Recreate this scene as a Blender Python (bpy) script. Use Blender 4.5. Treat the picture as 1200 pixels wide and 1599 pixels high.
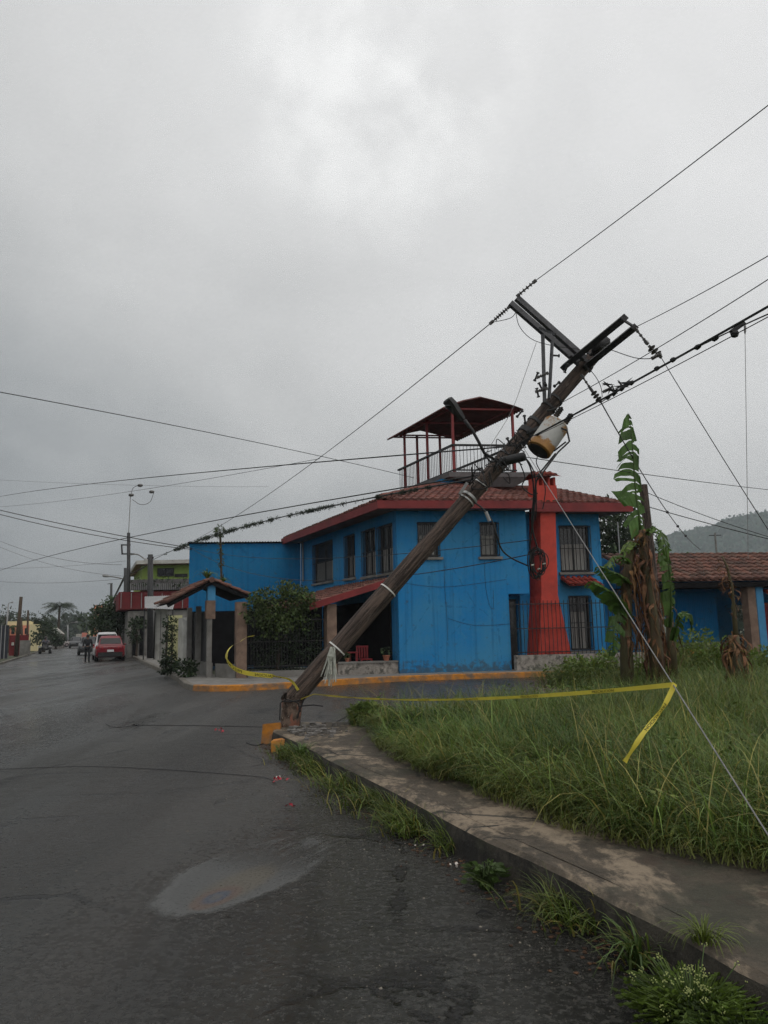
import bpy, bmesh, math, random
import numpy as np
from mathutils import Vector, Matrix, noise

random.seed(7)
rng = np.random.default_rng(11)
for o in list(bpy.data.objects):
    bpy.data.objects.remove(o, do_unlink=True)
SC = bpy.context.scene
COL = SC.collection
R_ = math.radians

# ------------------------------------------------------------------ camera
EYE, FPX = 1.6, 1202.0                       # eye height, focal length in photo pixels (1200 wide)
ROLL, PITCH = R_(1.2), math.atan((984 - 799.5) / FPX)
_f = Vector((0, math.cos(PITCH), math.sin(PITCH)))
_r0 = Vector((1, 0, 0)); _u0 = Vector((0, -math.sin(PITCH), math.cos(PITCH)))
_r = _r0 * math.cos(ROLL) - _u0 * math.sin(ROLL)
_u = _u0 * math.cos(ROLL) + _r0 * math.sin(ROLL)
CAMP = Vector((0, 0, EYE))
cd = bpy.data.cameras.new('camera'); cam = bpy.data.objects.new('camera', cd); COL.objects.link(cam)
cam.matrix_world = Matrix(((_r.x, _u.x, -_f.x, 0), (_r.y, _u.y, -_f.y, 0), (_r.z, _u.z, -_f.z, EYE), (0, 0, 0, 1)))
cd.sensor_fit = 'HORIZONTAL'; cd.sensor_width = 36; cd.lens = 36 * FPX / 1200
cd.clip_start = 0.05; cd.clip_end = 6000
SC.camera = cam

# ------------------------------------------------------------------ world, sun, exposure
SUN_EL, SUN_AZ = R_(62), R_(150)             # azimuth clockwise from +Y: behind the right shoulder
w = bpy.data.worlds.new('World'); SC.world = w; w.use_nodes = True
nt = w.node_tree; nt.nodes.clear()
def wn(t, **k):
    n = nt.nodes.new(t)
    for a_, v_ in k.items(): setattr(n, a_, v_)
    return n
wout = wn('ShaderNodeOutputWorld'); wbg = wn('ShaderNodeBackground'); wbg.inputs['Strength'].default_value = 0.1
nt.links.new(wbg.outputs[0], wout.inputs[0])
sky = wn('ShaderNodeTexSky', sky_type='NISHITA', sun_disc=False, sun_elevation=SUN_EL, sun_rotation=SUN_AZ,
         air_density=1.5, dust_density=6.0)
tc = wn('ShaderNodeTexCoord'); sep = wn('ShaderNodeSeparateXYZ'); nt.links.new(tc.outputs['Generated'], sep.inputs[0])
def wmath(op, a, b=None, c=None, clamp=False):
    n = wn('ShaderNodeMath', operation=op, use_clamp=clamp)
    for i, x in enumerate((a, b, c)):
        if x is None: continue
        if isinstance(x, (int, float)): n.inputs[i].default_value = x
        else: nt.links.new(x, n.inputs[i])
    return n.outputs[0]
def wnoise(scale, detail, rough, vec, dist=0.0):
    n = wn('ShaderNodeTexNoise'); n.inputs['Scale'].default_value = scale; n.inputs['Detail'].default_value = detail
    n.inputs['Roughness'].default_value = rough; n.inputs['Distortion'].default_value = dist
    nt.links.new(vec, n.inputs['Vector']); return n.outputs['Fac']
# cloud sheet coordinates: direction projected on a flat layer
zz = wmath('ADD', wmath('MAXIMUM', sep.outputs['Z'], 0.0), 0.22)
cmb = wn('ShaderNodeCombineXYZ')
nt.links.new(wmath('DIVIDE', sep.outputs['X'], zz), cmb.inputs[0]); nt.links.new(wmath('DIVIDE', sep.outputs['Y'], zz), cmb.inputs[1])
n1 = wnoise(0.9, 5, 0.5, cmb.outputs[0], 0.3); n2 = wnoise(4.2, 6, 0.55, tc.outputs['Generated'], 0.3)
t = wmath('ADD', wmath('MULTIPLY_ADD', sep.outputs['X'], 0.52, 0.15), wmath('MULTIPLY', wmath('MAXIMUM', sep.outputs['Z'], 0.0), 0.9))
t = wmath('ADD', t, wmath('MULTIPLY', wmath('SUBTRACT', n1, 0.5), 0.40))
t = wmath('ADD', t, wmath('MULTIPLY', wmath('SUBTRACT', n2, 0.5), 0.24))
# a thinner place in the overcast, high up ahead
dotn = wn('ShaderNodeVectorMath', operation='DOT_PRODUCT'); nt.links.new(tc.outputs['Generated'], dotn.inputs[0])
BR = Vector((0.008, 0.795, 0.612)).normalized(); dotn.inputs[1].default_value = BR
gap = wn('ShaderNodeMapRange'); gap.interpolation_type = 'SMOOTHSTEP'
for i, v_ in zip((1, 2, 3, 4), (0.978, 1.0, 0.0, 1.0)): gap.inputs[i].default_value = v_
nt.links.new(dotn.outputs['Value'], gap.inputs[0])
gn = wn('ShaderNodeMapRange'); gn.interpolation_type = 'SMOOTHSTEP'
for i, v_ in zip((1, 2, 3, 4), (0.40, 0.70, 0.0, 1.0)): gn.inputs[i].default_value = v_
nt.links.new(wnoise(7.5, 6, 0.55, tc.outputs['Generated'], 0.2), gn.inputs[0])
gapf = wmath('MULTIPLY', gap.outputs[0], gn.outputs[0])
ramp = wn('ShaderNodeValToRGB'); cr = ramp.color_ramp; cr.interpolation = 'B_SPLINE'
stops = [(0.0, (2.05, 2.28, 2.40)), (0.12, (3.65, 3.85, 3.95)), (0.28, (5.45, 5.55, 5.52)), (0.50, (7.4, 7.42, 7.36)), (0.75, (7.9, 7.95, 7.9)), (1.0, (9.4, 9.35, 9.3))]
while len(cr.elements) < len(stops): cr.elements.new(0.5)
for e, (p, c) in zip(cr.elements, stops): e.position = p; e.color = (c[0] / 10, c[1] / 10, c[2] / 10, 1)
nt.links.new(t, ramp.inputs[0])
sc10 = wn('ShaderNodeVectorMath', operation='SCALE'); nt.links.new(wmath('MULTIPLY_ADD', wmath('ADD', wmath('MULTIPLY', wnoise(1.7, 7, .55, cmb.outputs[0], .5), .65), wmath('MULTIPLY', n2, .35)), 3.4, 8.75), sc10.inputs['Scale']); nt.links.new(ramp.outputs[0], sc10.inputs[0])
gcol = wn('ShaderNodeVectorMath', operation='SCALE'); gcol.inputs[0].default_value = (2.1, 2.1, 2.05); nt.links.new(gapf, gcol.inputs['Scale'])
addg = wn('ShaderNodeVectorMath', operation='ADD'); nt.links.new(sc10.outputs[0], addg.inputs[0]); nt.links.new(gcol.outputs[0], addg.inputs[1])
mx = wn('ShaderNodeMix', data_type='RGBA'); mx.inputs[0].default_value = 0.04      # the clear sky hardly shows through
nt.links.new(addg.outputs[0], mx.inputs[6]); nt.links.new(sky.outputs[0], mx.inputs[7]); nt.links.new(mx.outputs[2], wbg.inputs[0])

sd = bpy.data.lights.new('sun', 'SUN'); sd.energy = 0.5; sd.angle = R_(25); sd.color = (1.0, 0.97, 0.93)
sun = bpy.data.objects.new('sun', sd); COL.objects.link(sun)
sdir = Vector((math.sin(SUN_AZ) * math.cos(SUN_EL), math.cos(SUN_AZ) * math.cos(SUN_EL), math.sin(SUN_EL)))
sun.rotation_euler = sdir.to_track_quat('Z', 'Y').to_euler()
SC.view_settings.view_transform = 'Standard'; SC.view_settings.look = 'None'
SC.view_settings.exposure = 0.0; SC.view_settings.gamma = 1.0; SC.view_settings.use_curve_mapping = False
SC.render.engine = 'CYCLES'
SC.cycles.max_bounces = 6; SC.cycles.diffuse_bounces = 3; SC.cycles.glossy_bounces = 3; SC.cycles.transparent_max_bounces = 12
SC.cycles.volume_bounces = 0; SC.cycles.use_denoising = True; SC.cycles.denoising_prefilter = 'FAST'; SC.cycles.caustics_reflective = False; SC.cycles.caustics_refractive = False

# ------------------------------------------------------------------ places measured in the photograph
def ray(x, y): return _f + _r * ((x - 600) / FPX) + _u * ((799.5 - y) / FPX)
def at(x, y, Y): d = ray(x, y); return CAMP + d * (Y / d.y)
def gr(x, y, z=0.0): d = ray(x, y); return CAMP + d * ((z - EYE) / d.z)
def px(p):
    v = p - CAMP; q = v.dot(_f); return 600 + FPX * v.dot(_r) / q, 799.5 - FPX * v.dot(_u) / q
TA, TB, TS = R_(-24.0), R_(7.5), R_(-21.0)
HA = Vector((math.sin(TA), math.cos(TA), 0)); HB = Vector((math.cos(TB), math.sin(TB), 0)); HO = gr(625, 1052, .15)
HO.z = 0
def W(u, v, z): return HO + HB * u + HA * v + Vector((0, 0, z))         # the corner house: u along its front, v up the street
SA = Vector((math.sin(TS), math.cos(TS), 0)); SBv = Vector((math.cos(TS), -math.sin(TS), 0))
def S(s, t, z=0.0): return SBv * s + SA * t + Vector((0, 0, z))          # the main street: s across, t along
def st(p): return Vector((p.dot(SBv), p.dot(SA), p.z))
Z3 = Vector((0, 0, 1))

# ------------------------------------------------------------------ materials
def mat(name, col, rough=0.8, var=0.25, scale=6.0, bump=0.0, bscale=40.0, dirt=None, dirt_scale=1.5, dirt_amt=0.5, dirt_lo=.45, dirt_hi=.7,
        metal=0.0, spec=0.4, tint=False, transl=0.0, stretch=(1, 1, 1), emit=None, alpha=None, coat=0.0):
    m = bpy.data.materials.new(name); m.use_nodes = True; n = m.node_tree; N = n.nodes; Lk = n.links.new
    bs = N['Principled BSDF']; tcn = N.new('ShaderNodeTexCoord'); mp = N.new('ShaderNodeMapping'); mp.inputs['Scale'].default_value = stretch
    Lk(tcn.outputs['Object'], mp.inputs[0]); vec = mp.outputs[0]
    def nz(s, d=6, r=.6):
        q = N.new('ShaderNodeTexNoise'); q.inputs['Scale'].default_value = s; q.inputs['Detail'].default_value = d; q.inputs['Roughness'].default_value = r
        Lk(vec, q.inputs['Vector']); return q.outputs['Fac']
    c = np.array(col)
    rp = N.new('ShaderNodeValToRGB'); rp.color_ramp.elements[0].position = .3; rp.color_ramp.elements[1].position = .72
    rp.color_ramp.elements[0].color = (*np.clip(c * (1 - var), 0, 1), 1); rp.color_ramp.elements[1].color = (*np.clip(c * (1 + var), 0, 1), 1)
    Lk(nz(scale), rp.inputs[0]); out = rp.outputs[0]
    if dirt is not None:
        mr = N.new('ShaderNodeMapRange'); mr.inputs[1].default_value = dirt_lo; mr.inputs[2].default_value = dirt_hi; mr.inputs[4].default_value = dirt_amt
        Lk(nz(dirt_scale, 8, .65), mr.inputs[0]); mxn = N.new('ShaderNodeMix'); mxn.data_type = 'RGBA'
        Lk(mr.outputs[0], mxn.inputs[0]); Lk(out, mxn.inputs[6]); mxn.inputs[7].default_value = (*dirt, 1); out = mxn.outputs[2]
    if tint:
        at_ = N.new('ShaderNodeAttribute'); at_.attribute_name = 'tint'; mu = N.new('ShaderNodeMix'); mu.data_type = 'RGBA'; mu.blend_type = 'MULTIPLY'
        mu.inputs[0].default_value = 1; Lk(out, mu.inputs[6]); Lk(at_.outputs['Color'], mu.inputs[7]); out = mu.outputs[2]
    Lk(out, bs.inputs['Base Color']); bs.inputs['Roughness'].default_value = rough; bs.inputs['Metallic'].default_value = metal
    bs.inputs['Specular IOR Level'].default_value = spec; bs.inputs['Coat Weight'].default_value = coat
    if bump:
        bp = N.new('ShaderNodeBump'); bp.inputs['Strength'].default_value = bump; bp.inputs['Distance'].default_value = .02
        Lk(nz(bscale, 5), bp.inputs['Height']); Lk(bp.outputs[0], bs.inputs['Normal'])
    if emit: bs.inputs['Emission Color'].default_value = (*emit[0], 1); bs.inputs['Emission Strength'].default_value = emit[1]
    if transl:
        tr = N.new('ShaderNodeBsdfTranslucent'); Lk(out, tr.inputs[0]); ms = N.new('ShaderNodeMixShader'); ms.inputs[0].default_value = transl
        Lk(bs.outputs[0], ms.inputs[1]); Lk(tr.outputs[0], ms.inputs[2]); Lk(ms.outputs[0], N['Material Output'].inputs[0])
    return m

M = {}
M['blue'] = mat('blue_stucco', (.019, .215, .49), .85, .10, 1.3, .25, 60, (.016, .13, .29), .8, .45, .5, .75)
M['blue2'] = mat('blue_stucco_weathered', (.012, .165, .38), .85, .15, 1.0, .25, 60, (.03, .09, .19), .6, .6, .42, .7)
M['bluepost'] = mat('blue_paint', (.06, .25, .45), .8, .15, 3)
M['red'] = mat('red_paint', (.52, .055, .035), .7, .15, 3, .15, 60, (.2, .03, .03), 1.2, .5)
M['fascia'] = mat('dark_red_fascia', (.22, .026, .026), .65, .2, 2, .1, 50, (.10, .02, .02), 1.5, .6)
M['tile'] = mat('clay_tile', (.20, .080, .062), .8, .3, 5, .3, 40, (.09, .055, .045), 2.0, .65, .45, .65, tint=True)
M['tileold'] = mat('old_clay_tile', (.175, .085, .064), .85, .3, 5, .3, 40, (.07, .06, .05), 2.5, .75, .42, .62, tint=True)
M['dark'] = mat('dark_opening', (.010, .010, .011), .8, .3, 3, spec=.08)  # near-black; on the porch and wing sheets it stands for shade
M['glass'] = mat('dark_window_glass', (.012, .013, .015), .12, .2, 2, spec=.5)
M['carglass'] = mat('car_glass', (.008, .008, .010), .15, .1, 2, spec=.16)
M['iron'] = mat('black_iron', (.018, .017, .017), .5, .3, 10, .1, 80)
M['redmetal'] = mat('red_metal', (.24, .028, .028), .55, .2, 8)
M['curtain'] = mat('pale_curtain', (.30, .29, .27), .9, .25, 8, stretch=(6, 6, .3))
M['brick'] = mat('tan_plaster_pillar', (.23, .155, .115), .9, .25, 5, .4, 40, (.10, .07, .055), 2.2, .7)
M['stonewall'] = mat('rubble_stone', (.30, .27, .24), .9, .45, 4.5, .8, 9, (.06, .06, .05), 5, .85, .48, .6)
M['conc'] = mat('grey_concrete', (.22, .21, .195), .9, .25, 3, .3, 30, (.08, .075, .06), 1.0, .7)
M['slab'] = mat('terrace_slab', (.13, .12, .12), .9, .3, 3, .2, 30)
M['corr'] = mat('rusty_red_sheet', (.11, .030, .026), .7, .3, 3, .1, 20)
M['whitewall'] = mat('white_wash', (.50, .49, .45), .85, .15, 2, .2, 30, (.20, .19, .15), 1.4, .75)
M['cream'] = mat('cream_yellow_wall', (.52, .50, .26), .85, .12, 2, .2, 30, (.25, .24, .13), 1.2, .5)
M['lime'] = mat('yellow_green_wall', (.30, .45, .10), .85, .12, 1, .2, 30, (.2, .22, .08), .7, .5)
M['pink'] = mat('salmon_wall', (.62, .22, .16), .85, .12, 1, .1, 30)
M['peach'] = mat('orange_pink_wall', (.78, .30, .20), .85, .1, 1)
M['paleyellow'] = mat('pale_yellow_wall', (.72, .62, .36), .85, .1, 1)
M['darkred'] = mat('deep_red_wall', (.15, .018, .02), .8, .15, 2)
M['navy'] = mat('dark_slat_fence', (.035, .038, .05), .7, .3, 3)
M['sheet'] = mat('pale_sheet_metal', (.30, .30, .30), .5, .2, 3, .1, 20, (.2, .19, .18), 1.5, .6)
M['bark'] = mat('tree_bark', (.07, .05, .035), .95, .4, 8, .6, 25)
M['steel'] = mat('galvanised_steel', (.10, .10, .105), .55, .35, 12, .1, 50, metal=.3)
M['dsteel'] = mat('dark_weathered_steel', (.035, .034, .035), .6, .4, 12, .1, 50)
M['strap'] = mat('bright_steel_band', (.45, .45, .44), .4, .2, 8, metal=.4)
M['cable'] = mat('black_cable', (.015, .015, .016), .6, .3, 20)
M['guy'] = mat('galvanised_wire', (.20, .195, .19), .5, .2, 20)
M['porc'] = mat('grey_brown_porcelain', (.08, .075, .07), .3, .3, 20)
M['white'] = mat('white_tie', (.68, .67, .64), .7, .1, 10)
M['rag'] = mat('pale_frayed_cloth', (.42, .43, .38), .95, .35, 14, .2, 60)
M['tape'] = mat('yellow_plastic_tape', (.76, .64, .09), .45, .12, 6, transl=.15)
M['black'] = mat('black_print', (.02, .02, .02), .6, .1, 5)
M['rubber'] = mat('tyre_rubber', (.015, .015, .015), .8, .2, 10)
M['rim'] = mat('alloy', (.35, .35, .36), .4, .1, 10, metal=.6)
M['carred'] = mat('red_car_paint', (.17, .004, .012), .35, .05, 2, spec=.3, coat=.15)
M['carwhite'] = mat('white_car_paint', (.50, .50, .50), .3, .05, 2, coat=.2)
M['cardark'] = mat('grey_car_paint', (.045, .048, .05), .35, .05, 2, coat=.1)
M['cartrim'] = mat('black_car_trim', (.02, .02, .02), .55, .1, 10)
M['tail'] = mat('tail_lamp', (.42, .01, .01), .2, .1, 5)
M['lampon'] = mat('lit_headlamp', (.9, .9, .9), .3, 0, 5, emit=((1, .93, .88), 14))
M['plate'] = mat('number_plate', (.65, .65, .66), .5, .05, 5)
M['skin'] = mat('skin', (.22, .12, .08), .6, .1, 5)
M['clothdark'] = mat('black_clothing', (.016, .017, .02), .9, .3, 8)
M['hair'] = mat('black_hair', (.01, .009, .008), .6, .2, 20)
M['clothgrey'] = mat('grey_clothing', (.10, .10, .12), .9, .3, 8)
M['helmet'] = mat('helmet', (.03, .02, .02), .3, .2, 5)
M['orange'] = mat('orange_kerb_paint', (.50, .19, .022), .8, .25, 5, .4, 30, (.14, .115, .09), 3.0, .9, .42, .62)
M['palekerb'] = mat('kerb_concrete', (.17, .155, .13), .9, .3, 5, .4, 25, (.06, .055, .045), 1.6, .8)
M['leaf'] = mat('foliage', (.050, .085, .026), .6, .45, 3, tint=True, transl=.25)
M['leafdark'] = mat('dark_foliage', (.026, .046, .018), .6, .45, 3, tint=True, transl=.2)
M['leaffar'] = mat('far_foliage', (.034, .05, .026), .7, .45, .4, tint=True, transl=.1)
M['grass'] = mat('grass_blades', (.130, .185, .040), .55, .35, .8, tint=True, transl=.3)
M['weed'] = mat('weed_leaves', (.075, .125, .03), .55, .3, 3, tint=True, transl=.25)
M['banana'] = mat('banana_leaf', (.085, .150, .036), .42, .3, 5, tint=True, transl=.3)
M['dead'] = mat('dead_leaf', (.185, .098, .050), .85, .45, 9, .3, 40, tint=True, transl=.1)
M['stemg'] = mat('banana_stem', (.085, .075, .035), .7, .5, 8, .3, 30, (.09, .035, .018), 3, .8, stretch=(1, 1, .25))
M['tranold'] = None
M['redplastic'] = mat('red_plastic', (.26, .018, .024), .4, .1, 5)  # red made darker to carry the porch shade
M['terracotta'] = mat('terracotta_pot', (.34, .12, .07), .8, .2, 5)
M['flower'] = mat('white_flowers', (.36, .40, .14), .7, .2, 5)
M['litterred'] = mat('red_litter', (.42, .03, .05), .6, .3, 20)
M['litterwhite'] = mat('pale_litter', (.55, .50, .45), .7, .3, 20)
M['hill'] = mat('wooded_hill', (.034, .062, .034), .95, .6, .06, 0, 1, (.02, .032, .02), .02, .7)
M['hillleaf'] = mat('hill_woods_green', (.040, .090, .062), .9, .35, .2, tint=True)  # bluish, lightened green carries part of the distance haze
M['rubble'] = mat('broken_concrete', (.14, .13, .12), .9, .4, 8, .4, 30)

def nodes_mat(name):
    m = bpy.data.materials.new(name); m.use_nodes = True; n = m.node_tree
    return m, n, n.nodes, n.links.new, n.nodes['Principled BSDF']
class NG:
    """short hand for a node graph in object space"""
    def __init__(s, name, coord='Object'):
        s.m, s.t, s.N, s.L, s.bs = nodes_mat(name); s.tc = s.N.new('ShaderNodeTexCoord'); s.v = s.tc.outputs[coord]
    def map(s, scale=(1, 1, 1), rot=(0, 0, 0), loc=(0, 0, 0), vec=None):
        q = s.N.new('ShaderNodeMapping'); q.inputs['Scale'].default_value = scale; q.inputs['Rotation'].default_value = rot; q.inputs['Location'].default_value = loc
        s.L(vec or s.v, q.inputs[0]); return q.outputs[0]
    def noise(s, sc, d=6, r=.6, vec=None, dist=0):
        q = s.N.new('ShaderNodeTexNoise'); q.inputs['Scale'].default_value = sc; q.inputs['Detail'].default_value = d; q.inputs['Roughness'].default_value = r
        q.inputs['Distortion'].default_value = dist; s.L(vec or s.v, q.inputs['Vector']); return q.outputs['Fac']
    def vor(s, sc, feat='F1', vec=None, out='Distance'):
        q = s.N.new('ShaderNodeTexVoronoi'); q.feature = feat; q.inputs['Scale'].default_value = sc; s.L(vec or s.v, q.inputs['Vector']); return q.outputs[out]
    def rng(s, x, a, b, lo=0., hi=1.):
        q = s.N.new('ShaderNodeMapRange'); q.interpolation_type = 'SMOOTHSTEP'
        for i, v_ in zip((1, 2, 3, 4), (a, b, lo, hi)): q.inputs[i].default_value = v_
        s.L(x, q.inputs[0]); return q.outputs[0]
    def mix(s, f, a, b, mode='MIX'):
        q = s.N.new('ShaderNodeMix'); q.data_type = 'RGBA'; q.blend_type = mode
        for i, x in zip((0, 6, 7), (f, a, b)):
            if isinstance(x, (int, float)): q.inputs[i].default_value = x
            elif isinstance(x, tuple): q.inputs[i].default_value = (*x, 1)
            else: s.L(x, q.inputs[i])
        return q.outputs[2]
    def mth(s, op, a, b=0.0):
        q = s.N.new('ShaderNodeMath'); q.operation = op
        for i, x in enumerate((a, b)):
            if isinstance(x, (int, float)): q.inputs[i].default_value = x
            else: s.L(x, q.inputs[i])
        return q.outputs[0]
    def bump(s, h, st_, dist=.02):
        q = s.N.new('ShaderNodeBump'); q.inputs['Strength'].default_value = st_; q.inputs['Distance'].default_value = dist; s.L(h, q.inputs['Height']); s.L(q.outputs[0], s.bs.inputs['Normal'])

def stucco(name, col, faded, dark):
    q = NG(name); sx_ = q.N.new('ShaderNodeSeparateXYZ'); q.L(q.v, sx_.inputs[0]); f1 = q.noise(.55, 6, .6); st1 = q.noise(1.0, 7, .7, q.map((7, 7, .22))); c_ = q.mix(q.rng(f1, .35, .68), col, faded)
    c_ = q.mix(q.mth('MULTIPLY', q.rng(st1, .48, .70), .55), c_, dark); c_ = q.mix(q.mth('MULTIPLY', q.rng(q.noise(2.6, 7, .7), .56, .66), .55), c_, faded)
    sp = q.mth('ADD', q.rng(sx_.outputs['Z'], .1, .75, .24, 0), q.noise(5, 6, .7)); c_ = q.mix(q.mth('MULTIPLY', q.rng(sp, .56, .74), .7), c_, (.06, .075, .08))
    ck_ = q.rng(q.mth('ADD', q.vor(.5, 'DISTANCE_TO_EDGE'), q.mth('MULTIPLY', q.mth('SUBTRACT', q.noise(3, 5), .5), .14)), 0, .006, 1, 0); c_ = q.mix(q.mth('MULTIPLY', ck_, .45), c_, dark)
    q.L(c_, q.bs.inputs['Base Color']); q.bs.inputs['Roughness'].default_value = .85; q.bs.inputs['Specular IOR Level'].default_value = .25; q.bump(q.mth('ADD', q.noise(55, 4, .7), q.mth('MULTIPLY', q.noise(6, 5), .8)), .35, .02); return q.m
M['blue'] = stucco('blue_stucco_streaked', (.018, .215, .50), (.050, .255, .47), (.012, .125, .29))
M['blue2'] = stucco('blue_stucco_wing', (.010, .160, .37), (.016, .185, .38), (.008, .10, .25))
# wet worn asphalt
g = NG('wet_asphalt')
along = g.map((.8, .10, 1), (0, 0, -TS)); lane = g.map((.55, .045, 1), (0, 0, -TS), (3.1, 0, 0))
fine = g.noise(120, 3, .7); agg = g.noise(24, 5, .8); pit = g.vor(19); mid = g.noise(6, 7, .7); big = g.noise(.45, 6, .6, along, .4); streak = g.noise(1.0, 7, .65, along, .3); worn = g.rng(g.noise(1.0, 4, .5, lane), .46, .60)
c = g.mix(g.rng(fine, .3, .7), (.018, .018, .016), (.048, .047, .041))
c = g.mix(g.mth('MULTIPLY', g.rng(agg, .50, .66), g.rng(worn, 0, 1, .45, 1)), c, (.120, .113, .098))
c = g.mix(g.mth('MULTIPLY', g.rng(agg, .46, .36), g.rng(worn, 0, 1, .5, 1)), c, (.006, .006, .0055))
c = g.mix(g.mth('MULTIPLY', g.rng(pit, .0, .16, 1, 0), g.rng(mid, .45, .62)), c, (.20, .19, .165))
c = g.mix(g.mth('MULTIPLY', g.rng(big, .42, .62), .6), c, (.050, .042, .036))
c = g.mix(g.mth('MULTIPLY', g.rng(streak, .52, .68), .6), c, (.017, .016, .015))
c = g.mix(g.mth('MULTIPLY', g.rng(g.noise(1.7, 5, .6), .60, .68), .4), c, (.055, .052, .047))
crk = g.vor(.42, 'DISTANCE_TO_EDGE', g.map((1, 1, 1), (0, 0, .3)))
wob = g.mth('ADD', crk, g.mth('MULTIPLY', g.mth('SUBTRACT', g.noise(3, 5), .5), .12))
crm = g.mth('MULTIPLY', g.rng(wob, .0, .014, 1, 0), g.rng(g.noise(.25, 3), .44, .54))
crx = g.vor(.30, 'DISTANCE_TO_EDGE', g.map((.25, 1.3, 1), (0, 0, -TS + .1)))
crx = g.mth('MULTIPLY', g.rng(g.mth('ADD', crx, g.mth('MULTIPLY', g.mth('SUBTRACT', g.noise(2, 5), .5), .10)), 0, .012, 1, 0), g.rng(g.noise(.15, 3), .42, .56))
crm = g.mth('MAXIMUM', crm, crx)
c = g.mix(g.mth('MULTIPLY', crm, .85), c, (.008, .007, .0065))
g.L(c, g.bs.inputs['Base Color'])
wet = g.rng(g.noise(.30, 6, .6, along, .6), .42, .62, .17, .58)
g.L(g.mth('ADD', g.mth('ADD', wet, g.mth('MULTIPLY', g.mth('SUBTRACT', mid, .5), .5)), g.mth('MULTIPLY', g.mth('SUBTRACT', agg, .5), .9)), g.bs.inputs['Roughness'])
g.bs.inputs['Specular IOR Level'].default_value = .48
g.bump(g.mth('SUBTRACT', g.mth('ADD', g.mth('MULTIPLY', pit, .7), g.mth('ADD', g.mth('MULTIPLY', agg, g.rng(worn, 0, 1, 1.0, 2.6)), g.mth('MULTIPLY', fine, .3))), g.mth('MULTIPLY', crm, 1.2)), 1.0, .028)
M['asphalt'] = g.m
# old mossy pavement
g = NG('mossy_pavement'); along = g.map((1.25, .7, 1), (0, 0, -TS))
a1 = g.noise(1.5, 10, .72, along, .3); a2 = g.noise(7, 8, .75); a3 = g.noise(45, 5, .75); mo = g.noise(.8, 7, .65, None, .3)
c = g.mix(g.rng(a2, .38, .62), (.042, .033, .022), (.082, .063, .043))
c = g.mix(g.mth('MULTIPLY', g.rng(a1, .49, .60), g.rng(a2, .36, .52, .25, 1)), c, (.255, .198, .138))
c = g.mix(g.mth('MULTIPLY', g.rng(mo, .52, .64), .65), c, (.034, .036, .021))
c = g.mix(g.mth('MULTIPLY', g.rng(g.noise(3.2, 6), .60, .7), .6), c, (.055, .032, .020))
jn = g.N.new('ShaderNodeSeparateXYZ'); g.L(g.map((1, 1, 1), (0, 0, -TS)), jn.inputs[0])
jf = g.mth('ABSOLUTE', g.mth('SUBTRACT', g.mth('FRACT', g.mth('ADD', g.mth('MULTIPLY', jn.outputs['Y'], .42), g.mth('MULTIPLY', g.mth('SUBTRACT', a2, .5), .02))), .5))
c = g.mix(g.mth('MULTIPLY', g.rng(jf, .006, .013, 1, 0), .8), c, (.013, .013, .008))
ck = g.rng(g.mth('ADD', g.vor(.9, 'DISTANCE_TO_EDGE'), g.mth('MULTIPLY', g.mth('SUBTRACT', g.noise(4, 5), .5), .10)), 0, .012, 1, 0)
c = g.mix(g.mth('MULTIPLY', ck, g.rng(g.noise(.5, 2), .5, .6)), c, (.012, .011, .008))
c = g.mix(.55, c, g.mix(a3, (.35, .35, .35), (1.6, 1.6, 1.6)), 'MULTIPLY')
g.L(c, g.bs.inputs['Base Color']); g.bs.inputs['Roughness'].default_value = .82
g.bump(g.mth('ADD', a2, g.mth('MULTIPLY', a3, .5)), .7, .025); M['pave'] = g.m
g = NG('kerb_face'); a1 = g.noise(4, 8, .7); a3 = g.noise(50, 4, .7)
c = g.mix(g.rng(a1, .4, .62), (.016, .014, .011), (.058, .050, .038)); c = g.mix(g.mth('MULTIPLY', g.rng(g.noise(1.3, 5), .52, .66), .6), c, (.028, .034, .014))
g.L(c, g.bs.inputs['Base Color']); g.bs.inputs['Roughness'].default_value = .9; g.bump(g.mth('ADD', a1, g.mth('MULTIPLY', a3, .5)), .8, .03); M['kerbface'] = g.m
g = NG('lot_soil'); c = g.mix(g.noise(3, 6), (.020, .022, .010), (.055, .050, .026)); g.L(c, g.bs.inputs['Base Color']); g.bs.inputs['Roughness'].default_value = .95; g.bump(g.noise(12, 6), .8, .05); M['soil'] = g.m
g = NG('open_ground'); c = g.mix(g.noise(.2, 6), (.030, .042, .018), (.060, .058, .030)); g.L(c, g.bs.inputs['Base Color']); g.bs.inputs['Roughness'].default_value = .95; M['ground'] = g.m
# creosoted pole wood, grain along its length (object z)
g = NG('pole_wood'); gv = g.map((9, 9, .55)); s1 = g.noise(3, 8, .7, gv, .2); s2 = g.noise(9, 6, .7, gv); s3 = g.noise(2.2, 6)
c = g.mix(g.rng(s1, .38, .62), (.026, .017, .013), (.165, .115, .090)); c = g.mix(g.mth('MULTIPLY', g.rng(s2, .52, .68), .7), c, (.020, .014, .011))
c = g.mix(g.mth('MULTIPLY', g.rng(s3, .55, .7), .5), c, (.165, .118, .088))
chips = g.rng(g.noise(22, 5, .65, g.map((1, 1, .3))), .60, .66); c = g.mix(g.mth('MULTIPLY', chips, .6), c, (.24, .20, .165))
g.L(c, g.bs.inputs['Base Color']); g.bs.inputs['Roughness'].default_value = .8; g.bump(g.mth('SUBTRACT', g.mth('ADD', s1, g.mth('MULTIPLY', s2, .9)), g.mth('MULTIPLY', chips, .5)), 1.0, .05); M['pole'] = g.m
g = NG('peeled_pole_butt'); s1 = g.noise(9, 6, .7); s2 = g.noise(5, 5, .6, g.map((1, 1, .5)))
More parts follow.
